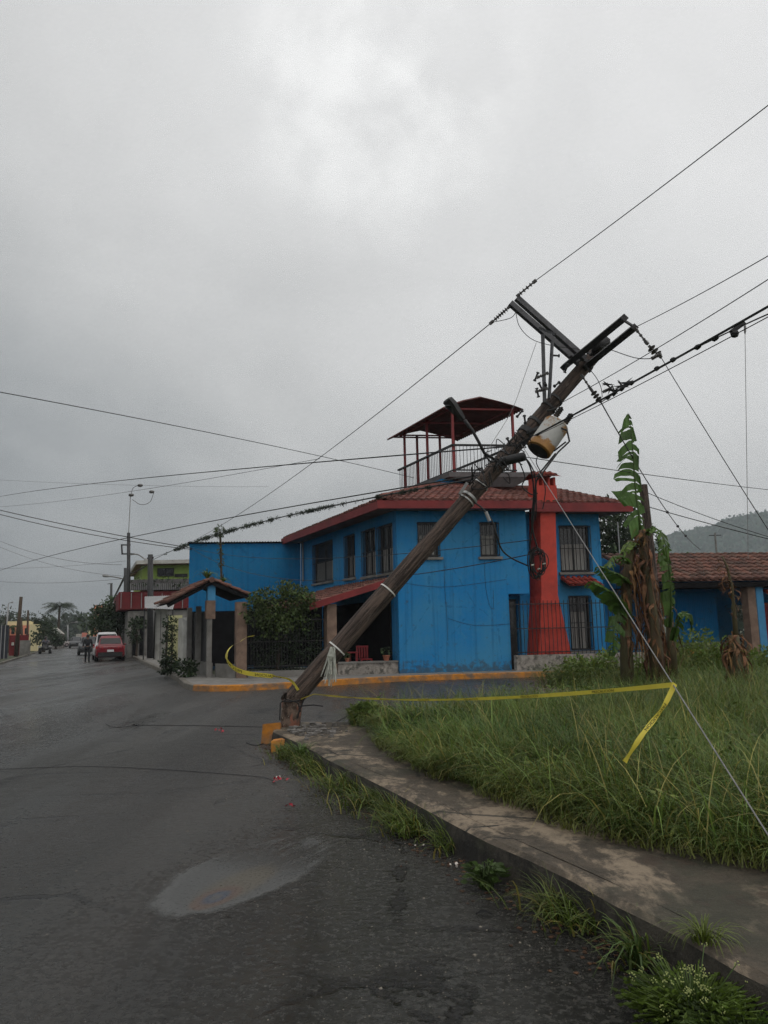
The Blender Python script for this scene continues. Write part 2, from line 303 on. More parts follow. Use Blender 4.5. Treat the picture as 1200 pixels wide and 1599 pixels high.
c = g.mix(g.rng(s1, .4, .6), (.045, .032, .024), (.17, .12, .09)); c = g.mix(g.rng(s2, .50, .56), c, (.24, .10, .065)); c = g.mix(g.rng(g.noise(14, 4), .62, .66), c, (.36, .32, .26))
g.L(c, g.bs.inputs['Base Color']); g.bs.inputs['Roughness'].default_value = .9; g.bump(s1, .8, .02); M['butt'] = g.m
# rusting transformer tank (object z is its axis)
g = NG('rusting_tank'); sx = g.N.new('ShaderNodeSeparateXYZ'); g.L(g.v, sx.inputs[0])
r1 = g.noise(5, 7, .7); edge = g.mth('ADD', g.rng(sx.outputs['Z'], .0, .24, .38, 0), g.rng(sx.outputs['Z'], .36, .5, 0, .12))
rust = g.rng(g.mth('ADD', r1, edge), .58, .70); c = g.mix(g.noise(9, 5), (.36, .36, .34), (.50, .50, .47)); c = g.mix(rust, c, g.mix(g.noise(14, 5), (.16, .055, .015), (.50, .26, .06)))
g.L(c, g.bs.inputs['Base Color']); g.bs.inputs['Roughness'].default_value = .55; M['tank'] = g.m
# thin film of oil on the wet road
g = NG('oil_film'); sx = g.N.new('ShaderNodeSeparateXYZ'); g.L(g.v, sx.inputs[0])
wv = g.mth('MULTIPLY', g.mth('SUBTRACT', g.noise(1.6, 7, .7), .5), .55)
def ell(cx, cy, rx, ry):
    return g.mth('ADD', g.mth('SQRT', g.mth('ADD', g.mth('POWER', g.mth('DIVIDE', g.mth('SUBTRACT', sx.outputs['X'], cx), rx), 2), g.mth('POWER', g.mth('DIVIDE', g.mth('SUBTRACT', sx.outputs['Y'], cy), ry), 2))), wv)
outer = ell(0, 0, 1.0, .46); core = ell(-.60, -.12, .24, .12); tan_ = ell(-.30, -.10, .55, .2)
c = g.mix(g.rng(outer, .80, .95), (.058, .058, .055), (.090, .090, .086)); c = g.mix(g.rng(tan_, .6, 1.0, 1, 0), c, (.078, .066, .045))
c = g.mix(g.rng(core, .85, 1.1, 1, 0), c, (.085, .050, .032)); c = g.mix(g.rng(core, .35, .7, 1, 0), c, (.030, .040, .066)); c = g.mix(g.rng(core, .1, .35, 1, 0), c, (.07, .066, .06))
c = g.mix(.5, c, g.mix(g.noise(140, 3), (.5, .5, .5), (1.5, 1.5, 1.5)), 'MULTIPLY')
g.L(c, g.bs.inputs['Base Color']); g.bs.inputs['Roughness'].default_value = .38
streaks = g.noise(3.5, 7, .7, g.map((.5, 3, 1)))
al = g.mth('MULTIPLY', g.mth('MULTIPLY', g.rng(outer, .86, 1.03, 1, 0), g.rng(g.noise(40, 4, .7), .25, .55, .55, 1)), g.mth('MAXIMUM', g.rng(sx.outputs['X'], -.25, .65, 1.0, .0), g.rng(streaks, .44, .60, 0, .75)))
g.L(g.mth('MULTIPLY', al, .88), g.bs.inputs['Alpha']); g.bump(g.noise(160, 3), .3, .01); M['oil'] = g.m

# ------------------------------------------------------------------ object helpers
MW = {}                                                     # world matrix of every Empty used as a parent
def setp(o, label=None, cat=None, group=None, kind=None):
    if label: o['label'] = label
    if cat: o['category'] = cat
    if group: o['group'] = group
    if kind: o['kind'] = kind
    return o
def thing(name, label, cat, loc, rz=0.0, group=None):
    o = bpy.data.objects.new(name, None); COL.objects.link(o); o.empty_display_size = .2
    o.location = loc; o.rotation_euler = (0, 0, rz)
    MW[o.name] = Matrix.Translation(Vector(loc)) @ Matrix.Rotation(rz, 4, 'Z')
    return setp(o, label, cat, group)
def copy_tree(o, parent=None):
    c = o.copy(); COL.objects.link(c); c.parent = parent
    for k in list(o.children): copy_tree(k, c)
    return c
def frame(p0, p1):
    """4x4 with z along p0->p1"""
    z = (p1 - p0).normalized(); x = Vector((0, 1, 0)).cross(z)
    if x.length < 1e-3: x = Vector((1, 0, 0))
    x.normalize(); y = z.cross(x)
    m = Matrix((x, y, z)).transposed().to_4x4(); m.translation = p0; return m

class MB:
    def __init__(s): s.v = []; s.f = []; s.mi = []; s.c = []; s.i = 0; s.tc = (1, 1, 1)
    def av(s, p): s.v.append(Vector(p)); s.c.append(s.tc); return len(s.v) - 1
    def face(s, idx): s.f.append(tuple(idx)); s.mi.append(s.i)
    def poly(s, pts): s.face([s.av(p) for p in pts]); return s
    def hexa(s, p):                                           # 8 corners: bottom ring 0-3, top ring 4-7
        i = [s.av(q) for q in p]
        for q in ((3, 2, 1, 0), (4, 5, 6, 7), (0, 1, 5, 4), (1, 2, 6, 5), (2, 3, 7, 6), (3, 0, 4, 7)): s.face([i[k] for k in q])
        return s
    def box(s, F, a0, a1, b0, b1, c0, c1):                    # box in the frame function F(a, b, c)
        return s.hexa([F(a0, b0, c0), F(a1, b0, c0), F(a1, b1, c0), F(a0, b1, c0), F(a0, b0, c1), F(a1, b0, c1), F(a1, b1, c1), F(a0, b1, c1)])
    def beam(s, p0, p1, w, h, up=Z3):
        d = (p1 - p0).normalized(); x = d.cross(up)
        if x.length < 1e-3: x = Vector((1, 0, 0))
        x.normalize(); y = x.cross(d); x = x * w / 2; y = y * h / 2
        return s.hexa([p0 - x - y, p0 + x - y, p0 + x + y, p0 - x + y, p1 - x - y, p1 + x - y, p1 + x + y, p1 - x + y])
    def ring_tube(s, pts, rad, n=8, cap=True, jitter=0.0):
        pts = [Vector(p) for p in pts]; rs = rad if isinstance(rad, (list, tuple)) else [rad] * len(pts)
        d = (pts[1] - pts[0]).normalized(); x = d.orthogonal().normalized(); rings = []
        for k, p in enumerate(pts):
            d2 = (pts[min(k + 1, len(pts) - 1)] - pts[max(k - 1, 0)])
            if d2.length < 1e-9: d2 = d
            d2.normalize(); x = (x - d2 * x.dot(d2))
            if x.length < 1e-6: x = d2.orthogonal()
            x.normalize(); y = d2.cross(x)
            rings.append([s.av(p + (x * math.cos(a) + y * math.sin(a)) * rs[k] * (1 + jitter * (random.random() - .5))) for a in [2 * math.pi * q / n for q in range(n)]])
        for A, B in zip(rings, rings[1:]):
            for q in range(n): s.face((A[q], A[(q + 1) % n], B[(q + 1) % n], B[q]))
        if cap: s.face(rings[0][::-1]); s.face(rings[-1])
        return s
    def cyl(s, p0, p1, r0, r1=None, n=12): return s.ring_tube([p0, p1], [r0, r0 if r1 is None else r1], n)
    def lathe(s, p0, p1, prof, n=16):                          # prof: (fraction along the axis, radius)
        return s.ring_tube([p0.lerp(p1, f_) for f_, _ in prof], [r for _, r in prof], n)
    def loft(s, rows, closed=False):
        R = [[s.av(p) for p in r] for r in rows]
        for A, B in zip(R, R[1:]):
            n = len(A)
            for q in range(n if closed else n - 1): s.face((A[q], A[(q + 1) % n], B[(q + 1) % n], B[q]))
        return s
    def prism(s, pts, ext):
        n = len(pts); A = [s.av(p) for p in pts]; B = [s.av(Vector(p) + ext) for p in pts]
        s.face(A[::-1]); s.face(B)
        for q in range(n): s.face((A[q], A[(q + 1) % n], B[(q + 1) % n], B[q]))
        return s
    def ball(s, c, r, n=8, sq=(1, 1, 1)):
        rows = []
        for i in range(n // 2 + 1):
            th = math.pi * i / (n // 2); rr = max(math.sin(th), .02)
            rows.append([c + Vector((rr * math.cos(a) * sq[0], rr * math.sin(a) * sq[1], math.cos(th) * sq[2])) * r for a in [2 * math.pi * q / n for q in range(n)]])
        return s.loft(rows, True)
    def leafq(s, p, d, side, l, w):                            # a small folded leaf
        a = s.av(p); b = s.av(p + d * l * .5 + side * w * .5); c_ = s.av(p + d * l); e = s.av(p + d * l * .5 - side * w * .5)
        s.face((a, b, c_, e)); return s
    def build(s, name, mats, parent=None, smooth=False, tint=False, label=None, cat=None, group=None, kind=None, frame_m=None):
        if not isinstance(mats, (list, tuple)): mats = [mats]
        if not s.v: return None
        A = np.array([tuple(p) for p in s.v])
        me = bpy.data.meshes.new(name)
        o = bpy.data.objects.new(name, me); COL.objects.link(o)
        if parent is not None:
            Pm = MW[parent.name]; o.parent = parent
            Fm = frame_m if frame_m is not None else Pm
            MW[o.name] = Fm.copy()
            if frame_m is not None: o.matrix_local = Pm.inverted() @ Fm
        else:
            if frame_m is not None: Fm = frame_m
            else: Fm = Matrix.Translation(Vector(((A[:, 0].min() + A[:, 0].max()) / 2, (A[:, 1].min() + A[:, 1].max()) / 2, A[:, 2].min())))
            o.matrix_world = Fm; MW[o.name] = Fm.copy()
        I = np.array(Fm.inverted()); A = A @ I[:3, :3].T + I[:3, 3]
        me.from_pydata(A.tolist(), [], s.f)
        for m_ in mats: me.materials.append(m_)
        if len(mats) > 1: me.polygons.foreach_set('material_index', s.mi)
        if smooth: me.polygons.foreach_set('use_smooth', [True] * len(me.polygons))
        if tint:
            ca = me.color_attributes.new('tint', 'FLOAT_COLOR', 'POINT')
            ca.data.foreach_set('color', np.c_[np.array(s.c, dtype=float), np.ones(len(s.c))].ravel())
        me.update()
        return setp(o, label, cat, group, kind)
def world_f(x, y, z): return Vector((x, y, z))
def offs(F, du=0, dv=0, dz=0): return lambda a, b, c: F(a + du, b + dv, c + dz)

def struct(name, mb, m, **k): return mb.build(name, m, kind='structure', **k)

def smooth_path(pts, n=10):
    P_ = [Vector(p) for p in pts]; out = []
    for i in range(len(P_) - 1):
        p0, p1, p2, p3 = P_[max(i - 1, 0)], P_[i], P_[i + 1], P_[min(i + 2, len(P_) - 1)]
        for k in range(n): t_ = k / n; out.append(.5 * ((2 * p1) + (p2 - p0) * t_ + (2 * p0 - 5 * p1 + 4 * p2 - p3) * t_ ** 2 + (3 * p1 - p0 - 3 * p2 + p3) * t_ ** 3))
    return out + [P_[-1]]
# ------------------------------------------------------------------ ground, roads, pavements
b = MB(); b.poly([(-1500, -60, -.06), (1500, -60, -.06), (1500, 2500, -.06), (-1500, 2500, -.06)]); struct('ground', b, M['ground'])
b = MB(); KS = 2.56                                             # our kerb line across the street
b.poly([S(-5.0, -20), S(40, -20), S(40, 8), Vector((40, 31, 0)), Vector((6, 26.4, 0)), Vector((-1.5, 25.2, 0)), S(3.1, 27), S(3.1, 900), S(-5.0, 900)])
struct('road', b, M['asphalt'], frame_m=Matrix.Identity(4))
# raised pavement on our side with its kerb
cor = Vector((-1.62, 12.45, 0))
sw_out = [S(KS + .02 * math.sin(t_ * 2.1), t_) for t_ in np.linspace(-14, 11.2, 60)] + [Vector((-1.72, 11.9, 0)), cor]
sw_in = [Vector((-.35, 12.25, 0)), Vector((.2, 11.9, 0))] + [S(4.25, t_) for t_ in (10.5, 7, 3, -2, -14)]
b = MB(); ring = [Vector((p.x, p.y, .2)) for p in [q + SBv * .17 if k_ < 60 else q + Vector((.1, -.15, 0)) for k_, q in enumerate(sw_out)] + sw_in]; b.poly(ring[::-1]); struct('pavement', b, M['pave'], frame_m=Matrix.Identity(4))
b = MB(); rows = []
for k, p in enumerate(sw_out + sw_in[:1]):
    j = .02 * noise.noise(Vector((k * .9, 1.3, 0))) + .05 * max(0, noise.noise(Vector((k * 1.7, 8.1, 0))) - .15); dz = .015 * noise.noise(Vector((k * .7, 5, 0)))
    q = st(p); dirv = -SBv if k < 60 else Vector((-.5, .85, 0)).normalized()
    rows.append([p + dirv * (.035 + j) + Vector((0, 0, -.02)), p + dirv * (.015 + j) + Vector((0, 0, .12)), p + dirv * (.0 + j) + Vector((0, 0, .185 + dz)), p - dirv * .04 + Vector((0, 0, .205 + dz)), p - dirv * (.155 + j * .5) + Vector((0, 0, .203 + dz * .4)), p - dirv * (.172 + j * .5) + Vector((0, 0, .195)), p - dirv * .2 + Vector((0, 0, .199))])
b.loft([r[:3] for r in rows]); b.i = 1; b.loft([r[2:] for r in rows]); struct('kerb', b, [M['kerbface'], M['pave']], frame_m=Matrix.Identity(4))
# vacant lot
LOTE = [Vector((-.55, 12.2, 0)), Vector((1.0, 12.6, 0)), Vector((2.7, 13.6, 0)), Vector((5.2, 17.2, 0)), Vector((9.5, 20.6, 0)), Vector((20, 22.6, 0)), Vector((34, 24, 0))]
LOTI = [S(34, -6), S(30, -14), S(4.2, -14), S(4.2, -2), S(4.2, 3), S(4.15, 7), S(4.15, 10.2), Vector((-.1, 11.2, 0))]
b = MB(); b.poly([Vector((p.x, p.y, .204)) for p in LOTE + LOTI][::-1]); struct('lot_ground', b, M['soil'])
b = MB(); b.loft([[Vector((p.x, p.y, -.02)), Vector((p.x, p.y, .203))] for p in LOTE]); struct('lot_edge', b, M['kerbface'])

# pavement and painted kerb round the corner house
KF = [Vector(p) for p in ((-34.4, 100, 0), (-20.5, 62, 0), (-14.6, 46.4, 0), (-12.3, 40.4, 0), (-9.34, 32.67, 0), (-7.3, 27.2, 0), (-6.1, 23.6, 0), (-5.55, 22.45, 0), (-4.9, 22.0, 0), (-3.95, 22.0, 0), (-2.6, 22.75, 0), (-1.2, 23.75, 0), (.33, 24.6, 0), (2.5, 25.05, 0), (5.98, 25.6, 0), (12, 26.8, 0), (34, 30.5, 0))]
b = MB(); ring = [Vector((p.x, p.y, .15)) for p in KF] + [W(30, 3, .15), W(-5.5, 3, .15), W(-4.6, 12, .15), S(7, 60, .15), S(7, 108, .15)]
b.poly(ring); struct('far_pavement', b, M['conc'])
def kerb_run(pts, m, name, h=.165, wd=.16):
    b = MB(); rows = []
    for k, p in enumerate(pts):
        d = (pts[min(k + 1, len(pts) - 1)] - pts[max(k - 1, 0)]).normalized(); n_ = Vector((-d.y, d.x, 0))
        rows.append([p - n_ * .02 + Vector((0, 0, -.02)), p + Vector((0, 0, h - .02)), p + n_ * .03 + Vector((0, 0, h)), p + n_ * wd + Vector((0, 0, h)), p + n_ * (wd + .01) + Vector((0, 0, .1))])
    b.loft(rows); return struct(name, b, m)
def sub(pts, n=6):
    out = []
    for p, q in zip(pts, pts[1:]): out += [p.lerp(q, k / n) for k in range(n)]
    return out + [pts[-1]]
kerb_run(sub(KF[:8]), M['palekerb'], 'street_kerb'); kerb_run(sub(KF[7:]), M['orange'], 'painted_kerb', .17)
# left verge
b = MB(); b.poly([S(-5.0, -5, .03), S(-5.0, 400, .03), S(-7.2, 400, .03), S(-7.2, -5, .03)]); struct('verge', b, M['ground'])
b = MB(); b.box(S, -5.05, -4.9, -5, 400, -.02, .12); struct('left_kerb', b, M['palekerb'])

# far hill on the right, wooded slopes beyond the street end
def hill(name, spans, Y, label_m, depth=260):
    b = MB(); rows = []
    for x, y in spans:
        top = at(x, y, Y); base = Vector((top.x, Y, -5)); prof = []
        for k in range(13):
            f_ = k / 12; yy = Y - depth * (1 - f_) if True else 0
            z = top.z * (f_ ** 1.5) + 3.0 * noise.noise(Vector((top.x * .03, yy * .03, 2))) * f_ * (1.3 - f_)
            prof.append(Vector((top.x * (yy / Y) ** .3, yy, z - 1)))
        prof.append(Vector((top.x, Y + 200, -5))); rows.append(prof)
    b.loft(rows); return struct(name, b, label_m, smooth=True)
xs = np.linspace(880, 1700, 90)
def hy(x):
    base = np.interp(x, [880, 1000, 1040, 1075, 1110, 1140, 1165, 1200, 1300, 1450, 1700], [900, 858, 834, 828, 820, 808, 803, 798, 780, 800, 860])
    return base + 2.2 * noise.noise(Vector((x * .11, 0, 0))) + 1.3 * noise.noise(Vector((x * .35, 4, 0)))
hill('hill', [(x, hy(x)) for x in xs], 1400, M['hill'], 620)

# ------------------------------------------------------------------ walls with openings
def wall_grid(b, F, a0, a1, z0, z1, holes, depth, inward=1, side='a'):
    """a wall in the plane F(a, d, z) at d=0 with rectangular holes and their reveals going to d=depth"""
    xs = sorted({a0, a1, *[h[0] for h in holes], *[h[1] for h in holes]}); zs = sorted({z0, z1, *[h[2] for h in holes], *[h[3] for h in holes]})
    for x0, x1 in zip(xs, xs[1:]):
        for y0, y1 in zip(zs, zs[1:]):
            cx, cz = (x0 + x1) / 2, (y0 + y1) / 2
            if any(h[0] < cx < h[1] and h[2] < cz < h[3] for h in holes): continue
            b.poly([F(x0, 0, y0), F(x1, 0, y0), F(x1, 0, y1), F(x0, 0, y1)])
    for h in holes:
        l, r, lo, hi = h[:4]
        b.poly([F(l, 0, lo), F(l, 0, hi), F(l, depth, hi), F(l, depth, lo)]); b.poly([F(r, 0, hi), F(r, 0, lo), F(r, depth, lo), F(r, depth, hi)])
        b.poly([F(l, 0, hi), F(r, 0, hi), F(r, depth, hi), F(l, depth, hi)]); b.poly([F(l, 0, lo), F(l, depth, lo), F(r, depth, lo), F(r, 0, lo)])
FB = lambda a, d, z: W(a, d, z)                # front facade (faces the camera)
FA = lambda a, d, z: W(d, a, z)                # street facade, a runs up the street
def window(parent, F, l, r, lo, hi, depth=.16, grille=True, sill=True, mull=0, curtain=0.0, half=True, name='window'):
    b = MB(); t_ = .05
    for q in ((l, l + t_, lo, hi), (r - t_, r, lo, hi), (l + t_, r - t_, hi - t_, hi), (l + t_, r - t_, lo, lo + t_)): b.box(F, q[0], q[1], depth - .07, depth - .01, q[2], q[3])
    for k in range(mull): x = l + (r - l) * (k + 1) / (mull + 1); b.box(F, x - .02, x + .02, depth - .065, depth - .012, lo + t_, hi - t_)
    f_ = b.build(name, M['iron'], parent)
    p = MB(); p.poly([F(l, depth - .004, lo), F(r, depth - .004, lo), F(r, depth - .004, hi), F(l, depth - .004, hi)]); p.build('pane', M['glass'], f_)
    if curtain:
        n = 30; rows = [[], []]
        for k in range(n + 1):
            x = l + .12 + (r - l - .24) * k / n; dd = depth - .03 + .012 * math.sin(k * 1.9)
            rows[0].append(F(x, dd, lo + .06)); rows[1].append(F(x, dd, lo + (hi - lo) * curtain))
        c = MB(); c.loft(rows); c.build('curtain', M['curtain'], f_)
    if grille:
        g_ = MB(); n = max(3, int((r - l) / .13))
        for k in range(n + 1):
            x = l + (r - l) * k / n; g_.box(F, x - .009, x + .009, -.06, -.042, lo + .02, hi - .02)
        for z in (lo + .06, lo + (hi - lo) * .5, hi - .06): g_.box(F, l - .03, r + .03, -.041, -.026, z - .012, z + .012)
        g_.build('grille', M['iron'], f_)
    if sill:
        s_ = MB(); s_.box(F, l - .09, r + .09, -.09, depth - .08, lo - .09, lo - .004); s_.build('sill', M['conc'], f_)
    return f_

def tiles(b, P0, eu, es, width, length, lim=None, pitch=.25, row=.40, rad=.085, base=(1, 1, 1), vary=.28):
    """clay barrel tiles on the slope: eu along the eave, es up the slope; lim(s) -> (x0, x1)"""
    n_ = eu.cross(es).normalized()
    if n_.z < 0: n_ = -n_
    nr = int(math.ceil(length / row)); nc = int(width / pitch)
    for r in range(nr):
        s0, s1 = r * row, min((r + 1) * row + .06, length)
        for c in range(nc):
            x = (c + .5) * pitch; xa, xb = (0, width) if lim is None else lim((s0 + min(s0 + row, length)) / 2)
            if x < xa or x > xb: continue
            k = 1 + vary * (random.random() - .5) * 2; b.tc = (base[0] * k, base[1] * k * (1 + .08 * (random.random() - .5)), base[2] * k)
            j = (random.random() - .5) * .034; dzt = (random.random() - .5) * .02; R0 = [[], []]
            for ai in range(6):
                a = math.pi * ai / 5
                R0[0].append(P0 + eu * (x + j + rad * 1.12 * math.cos(a)) + es * s0 + n_ * (rad * 1.0 * math.sin(a) + .05 + dzt))
                R0[1].append(P0 + eu * (x + j + rad * .92 * math.cos(a)) + es * s1 + n_ * (rad * .85 * math.sin(a) + .018))
            i0 = [b.av(p) for p in R0[0]]; i1 = [b.av(p) for p in R0[1]]
            for q in range(5): b.face((i0[q], i0[q + 1], i1[q + 1], i1[q]))
            b.face(i0)
    b.tc = (base[0] * .7, base[1] * .7, base[2] * .7)
    if lim is None: b.poly([P0, P0 + eu * width, P0 + eu * width + es * length, P0 + es * length])
    else:
        l0, l1 = lim(0), lim(length); b.poly([P0 + eu * l0[0], P0 + eu * l0[1], P0 + eu * l1[1] + es * length, P0 + eu * l1[0] + es * length])
    b.tc = (1, 1, 1)

# ------------------------------------------------------------------ the blue corner house
HR = R_(7.5)
house = thing('corner_house', 'two-storey blue corner house with red eaves, clay tile roof and a roof terrace', 'house', W(0, 0, 0), HR)
b = MB(); D = .16
wB = [(.72, 1.47, 4.05, 5.28), (2.93, 3.58, 4.05, 5.27)]
wall_grid(b, FB, 0, 3.86, 0, 2.75, [], D); wall_grid(b, FB, 0, 4.61, 2.75, 5.66, wB, D)
wA = [(.35, 1.62, 3.58, 5.32), (1.86, 3.08, 3.60, 5.36), (3.9, 4.95, 3.66, 5.38), (6.4, 8.9, 3.70, 5.44)]
doorA = [(2.0, 3.2, .15, 2.35), (4.4, 6.2, .9, 2.3)]
FA_in = lambda a, d, z: W(d, a, z)
wall_grid(b, FA_in, 0, 10.8, 0, 5.76, wA + doorA, D)
wall_grid(b, lambda a, d, z: W(a, .6 + d, z), 4.61, 7.73, 0, 5.66, [(6.18, 7.33, 3.52, 5.22), (6.4, 7.2, .75, 2.68)], D)
b.poly([W(4.61, 0, 2.75), W(4.61, .6, 2.75), W(4.61, .6, 5.66), W(4.61, 0, 5.66)]); b.poly([W(3.86, 0, 2.75), W(4.61, 0, 2.75), W(4.61, .8, 2.75), W(3.86, .8, 2.75)])
b.poly([W(3.86, 0, 0), W(3.86, .8, 0), W(3.86, .8, 2.75), W(3.86, 0, 2.75)]); wall_grid(b, lambda a, d, z: W(a, .8 + d, z), 3.86, 4.9, 0, 2.75, [(4.0, 4.62, .15, 2.6)], D)
b.poly([W(7.73, .6, 0), W(7.73, 8, 0), W(7.73, 8, 5.66), W(7.73, .6, 5.66)]); b.poly([W(7.73, 8, 0), W(0, 10.8, 0), W(0, 10.8, 5.66), W(7.73, 8, 5.66)])
b.build('wall', M['blue'], house)
for h in wB: window(house, FB, *h, curtain=.62)
for k, h in enumerate(wA): window(house, FA_in, *h, mull=1, curtain=.5)
for h in doorA: window(house, FA_in, *h, grille=False, sill=False)
window(house, lambda a, d, z: W(a, .6 + d, z), 6.18, 7.33, 3.52, 5.22, mull=1, curtain=.6); window(house, lambda a, d, z: W(a, .6 + d, z), 6.4, 7.2, .75, 2.68, mull=1, curtain=.7)
for pts_ in (((1.62, 4.0), (1.62, 2.9), (1.66, 1.9), (1.66, 1.2)), ((3.05, 3.9), (3.06, 3.0), (3.18, 2.35), (3.3, 2.3), (3.32, 2.9)), ((.05, 3.2), (1.6, 3.02), (3.8, 3.25)), ((1.7, 1.95), (2.6, 1.7), (3.85, 1.72))):
    b = MB(); b.ring_tube(smooth_path([W(u, -.008, z) for u, z in pts_], 6), .0045, 5); b.build('wall_cable', M['cable'], house)
dr = MB(); dr.box(FB, 4.0, 4.62, .9, .95, .15, 2.6); d_ = dr.build('door', M['iron'], house); dr = MB(); dr.box(FB, 4.07, 4.55, .885, .899, 1.3, 2.5); dr.build('pane', M['glass'], d_)
# little tiled hood over the ground-floor window
b = MB(); e0 = W(6.1, .02, 3.0); es = (W(6.1, .58, 3.3) - e0).normalized(); tiles(b, e0, HB, es, 1.28, .62, pitch=.2, row=.3, rad=.075, base=(1.25, .45, .4)); b.build('window_hood', M['tile'], house, tint=True)
# roofs
b = MB(); zE = 5.88
p0 = W(-.92, -.75, zE); L1 = (W(2.9, 3.0, 7.08) - W(-.92, -.75, zE)); es_f = (W(1.0, 3.0, 7.08) - W(1.0, -.75, zE)); lenf = es_f.length; esn = es_f.normalized()
hx = lambda s: (max(0, (2.9 + .92) * s / lenf * 1.0 - 0.0), 7.9 - 0 * s)
# front slope: skewed up-slope direction follows HA, so x stays measured along HB
tiles(b, p0, HB, esn, 5.62, lenf, lambda s: (3.82 * s / lenf, 5.62), base=(1.0, .95, .95))
p1 = W(4.72, -.15, zE + .02); es2 = W(4.72, 4.0, 7.15) - p1
tiles(b, p1, HB, es2.normalized(), 3.72, es2.length, lambda s: (0, 3.72 - .2 * s / es2.length), base=(.9, .85, .85))
pa = W(-.75, 11.0, zE + .06); es3 = W(2.95, 11.0, 7.08) - pa
tiles(b, pa, -HA, es3.normalized(), 11.9, es3.length, lambda s: (0, 11.9 - 3.9 * s / es3.length), base=(.75, .72, .72))
rf = b.build('roof', M['tile'], house, tint=True)
b = MB(); b.tc = (.9, .8, .8)
b.ring_tube([W(-.95, -.78, zE + .12).lerp(W(2.9, 3.0, 7.16), k / 12) + Vector((0, 0, .02 * (k % 2))) for k in range(13)], .1, 8); b.ring_tube([W(2.9, 3, 7.14), W(6.9, 3.2, 7.05)], .1, 8); b.ring_tube([W(2.92, 3.0, 7.14), W(2.95, 11, 7.14)], .1, 8)
b.build('ridge_tiles', M['tile'], rf, smooth=True, tint=True)
b = MB()
b.hexa([W(-.98, -.82, 5.63), W(4.68, -.82, 5.63), W(4.68, -.74, 5.63), W(-.98, -.74, 5.63), W(-.98, -.82, 5.9), W(4.68, -.82, 5.9), W(4.68, -.74, 5.9), W(-.98, -.74, 5.9)])
b.hexa([W(-.86, -.735, 5.66), W(-.78, -.735, 5.66), W(-.78, 11, 5.7), W(-.86, 11, 5.7), W(-.86, -.735, 5.93), W(-.78, -.735, 5.93), W(-.78, 11, 5.97), W(-.86, 11, 5.97)])
b.box(W, 4.685, 8.45, -.24, -.16, 5.60, 5.92)
b.build('fascia', M['fascia'], house)
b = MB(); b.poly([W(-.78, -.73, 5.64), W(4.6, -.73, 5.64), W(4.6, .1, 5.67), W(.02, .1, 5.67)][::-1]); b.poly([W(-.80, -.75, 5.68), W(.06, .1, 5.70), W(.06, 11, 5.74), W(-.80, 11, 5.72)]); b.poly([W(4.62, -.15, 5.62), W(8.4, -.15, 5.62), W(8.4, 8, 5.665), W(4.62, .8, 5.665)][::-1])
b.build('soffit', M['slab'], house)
# gable closing under the right rake
b = MB(); b.poly([W(8.42, -.15, 5.88), W(8.42, 8, 5.88), W(8.25, 4, 7.14)]); b.build('gable', M['blue'], house)
# chimney
b = MB()
b.hexa([W(4.72, -.12, .15), W(6.02, -.12, .15), W(6.02, .59, .15), W(4.72, .59, .15), W(4.98, -.1, 2.65), W(5.58, -.1, 2.65), W(5.58, .59, 2.65), W(4.98, .59, 2.65)])
b.hexa([W(4.985, -.098, 2.65), W(5.575, -.098, 2.65), W(5.575, .592, 2.65), W(4.985, .592, 2.65), W(5.11, -.095, 5.95), W(5.66, -.095, 5.95), W(5.66, .592, 5.95), W(5.11, .592, 5.95)])
b.box(W, 4.98, 5.70, -.17, .40, 5.955, 6.55)
for u0 in (5.0, 5.2, 5.41, 5.61): b.box(W, u0, u0 + .07, -.15, .38, 6.552, 6.85)
chim = b.build('chimney', M['red'], house)
b = MB(); b.box(W, 5.02, 5.66, .1, .36, 6.56, 6.84); b.build('flue', M['dark'], chim)
b = MB(); e0 = W(4.90, -.30, 6.86); tiles(b, e0, HB, (W(4.90, .12, 7.03) - e0).normalized(), .92, .46, pitch=.2, row=.34, rad=.07, base=(1.3, .62, .55)); e1 = W(5.82, .55, 6.86); tiles(b, e1, -HB, (W(5.82, .12, 7.03) - e1).normalized(), .92, .46, pitch=.2, row=.34, rad=.07, base=(1.3, .62, .55)); b.build('chimney_cap', M['tile'], chim, tint=True)
# mirador: tower block, slab, railing, posts and corrugated canopy
b = MB(); b.box(W, 3.15, 5.95, 3.15, 7.9, 6.2, 7.40); b.build('terrace_block', M['blue2'], house)
b = MB(); b.box(W, 3.25, 6.65, 2.7, 8.2, 7.405, 7.60); b.hexa([W(5.0, 2.9, 7.05), W(5.95, 2.9, 7.05), W(5.95, 3.14, 7.05), W(5.0, 3.14, 7.05), W(3.3, 2.72, 7.402), W(6.55, 2.72, 7.402), W(6.55, 3.14, 7.402), W(3.3, 3.14, 7.402)]); b.build('terrace_slab', M['slab'], house)
b = MB(); zT, zB = 8.72, 7.72
RC = [(3.55, 8.0), (3.55, 2.95), (6.1, 2.95), (6.1, 8.0)]
for (u0, v0), (u1, v1) in zip(RC, RC[1:]):
    b.beam(W(u0, v0, zT), W(u1, v1, zT), .10, .07); b.beam(W(u0, v0, zB), W(u1, v1, zB), .05, .05)
    n = int((W(u0, v0, 0) - W(u1, v1, 0)).length / .14)
    for k in range(1, n): q = k / n; b.cyl(W(u0 + (u1 - u0) * q, v0 + (v1 - v0) * q, zB), W(u0 + (u1 - u0) * q, v0 + (v1 - v0) * q, zT), .011, n=5)
b.build('terrace_railing', M['iron'], house)
for (u0, v0) in ((3.6, 3.0), (3.6, 5.2), (3.6, 7.4), (6.05, 3.0), (4.35, 7.8), (5.4, 7.8), (6.05, 7.8)):
    b = MB(); b.box(W, u0 - .04, u0 + .04, v0 - .04, v0 + .04, 7.6, 10.32); b.build('terrace_post', M['redmetal'], house)
b = MB(); rows = []
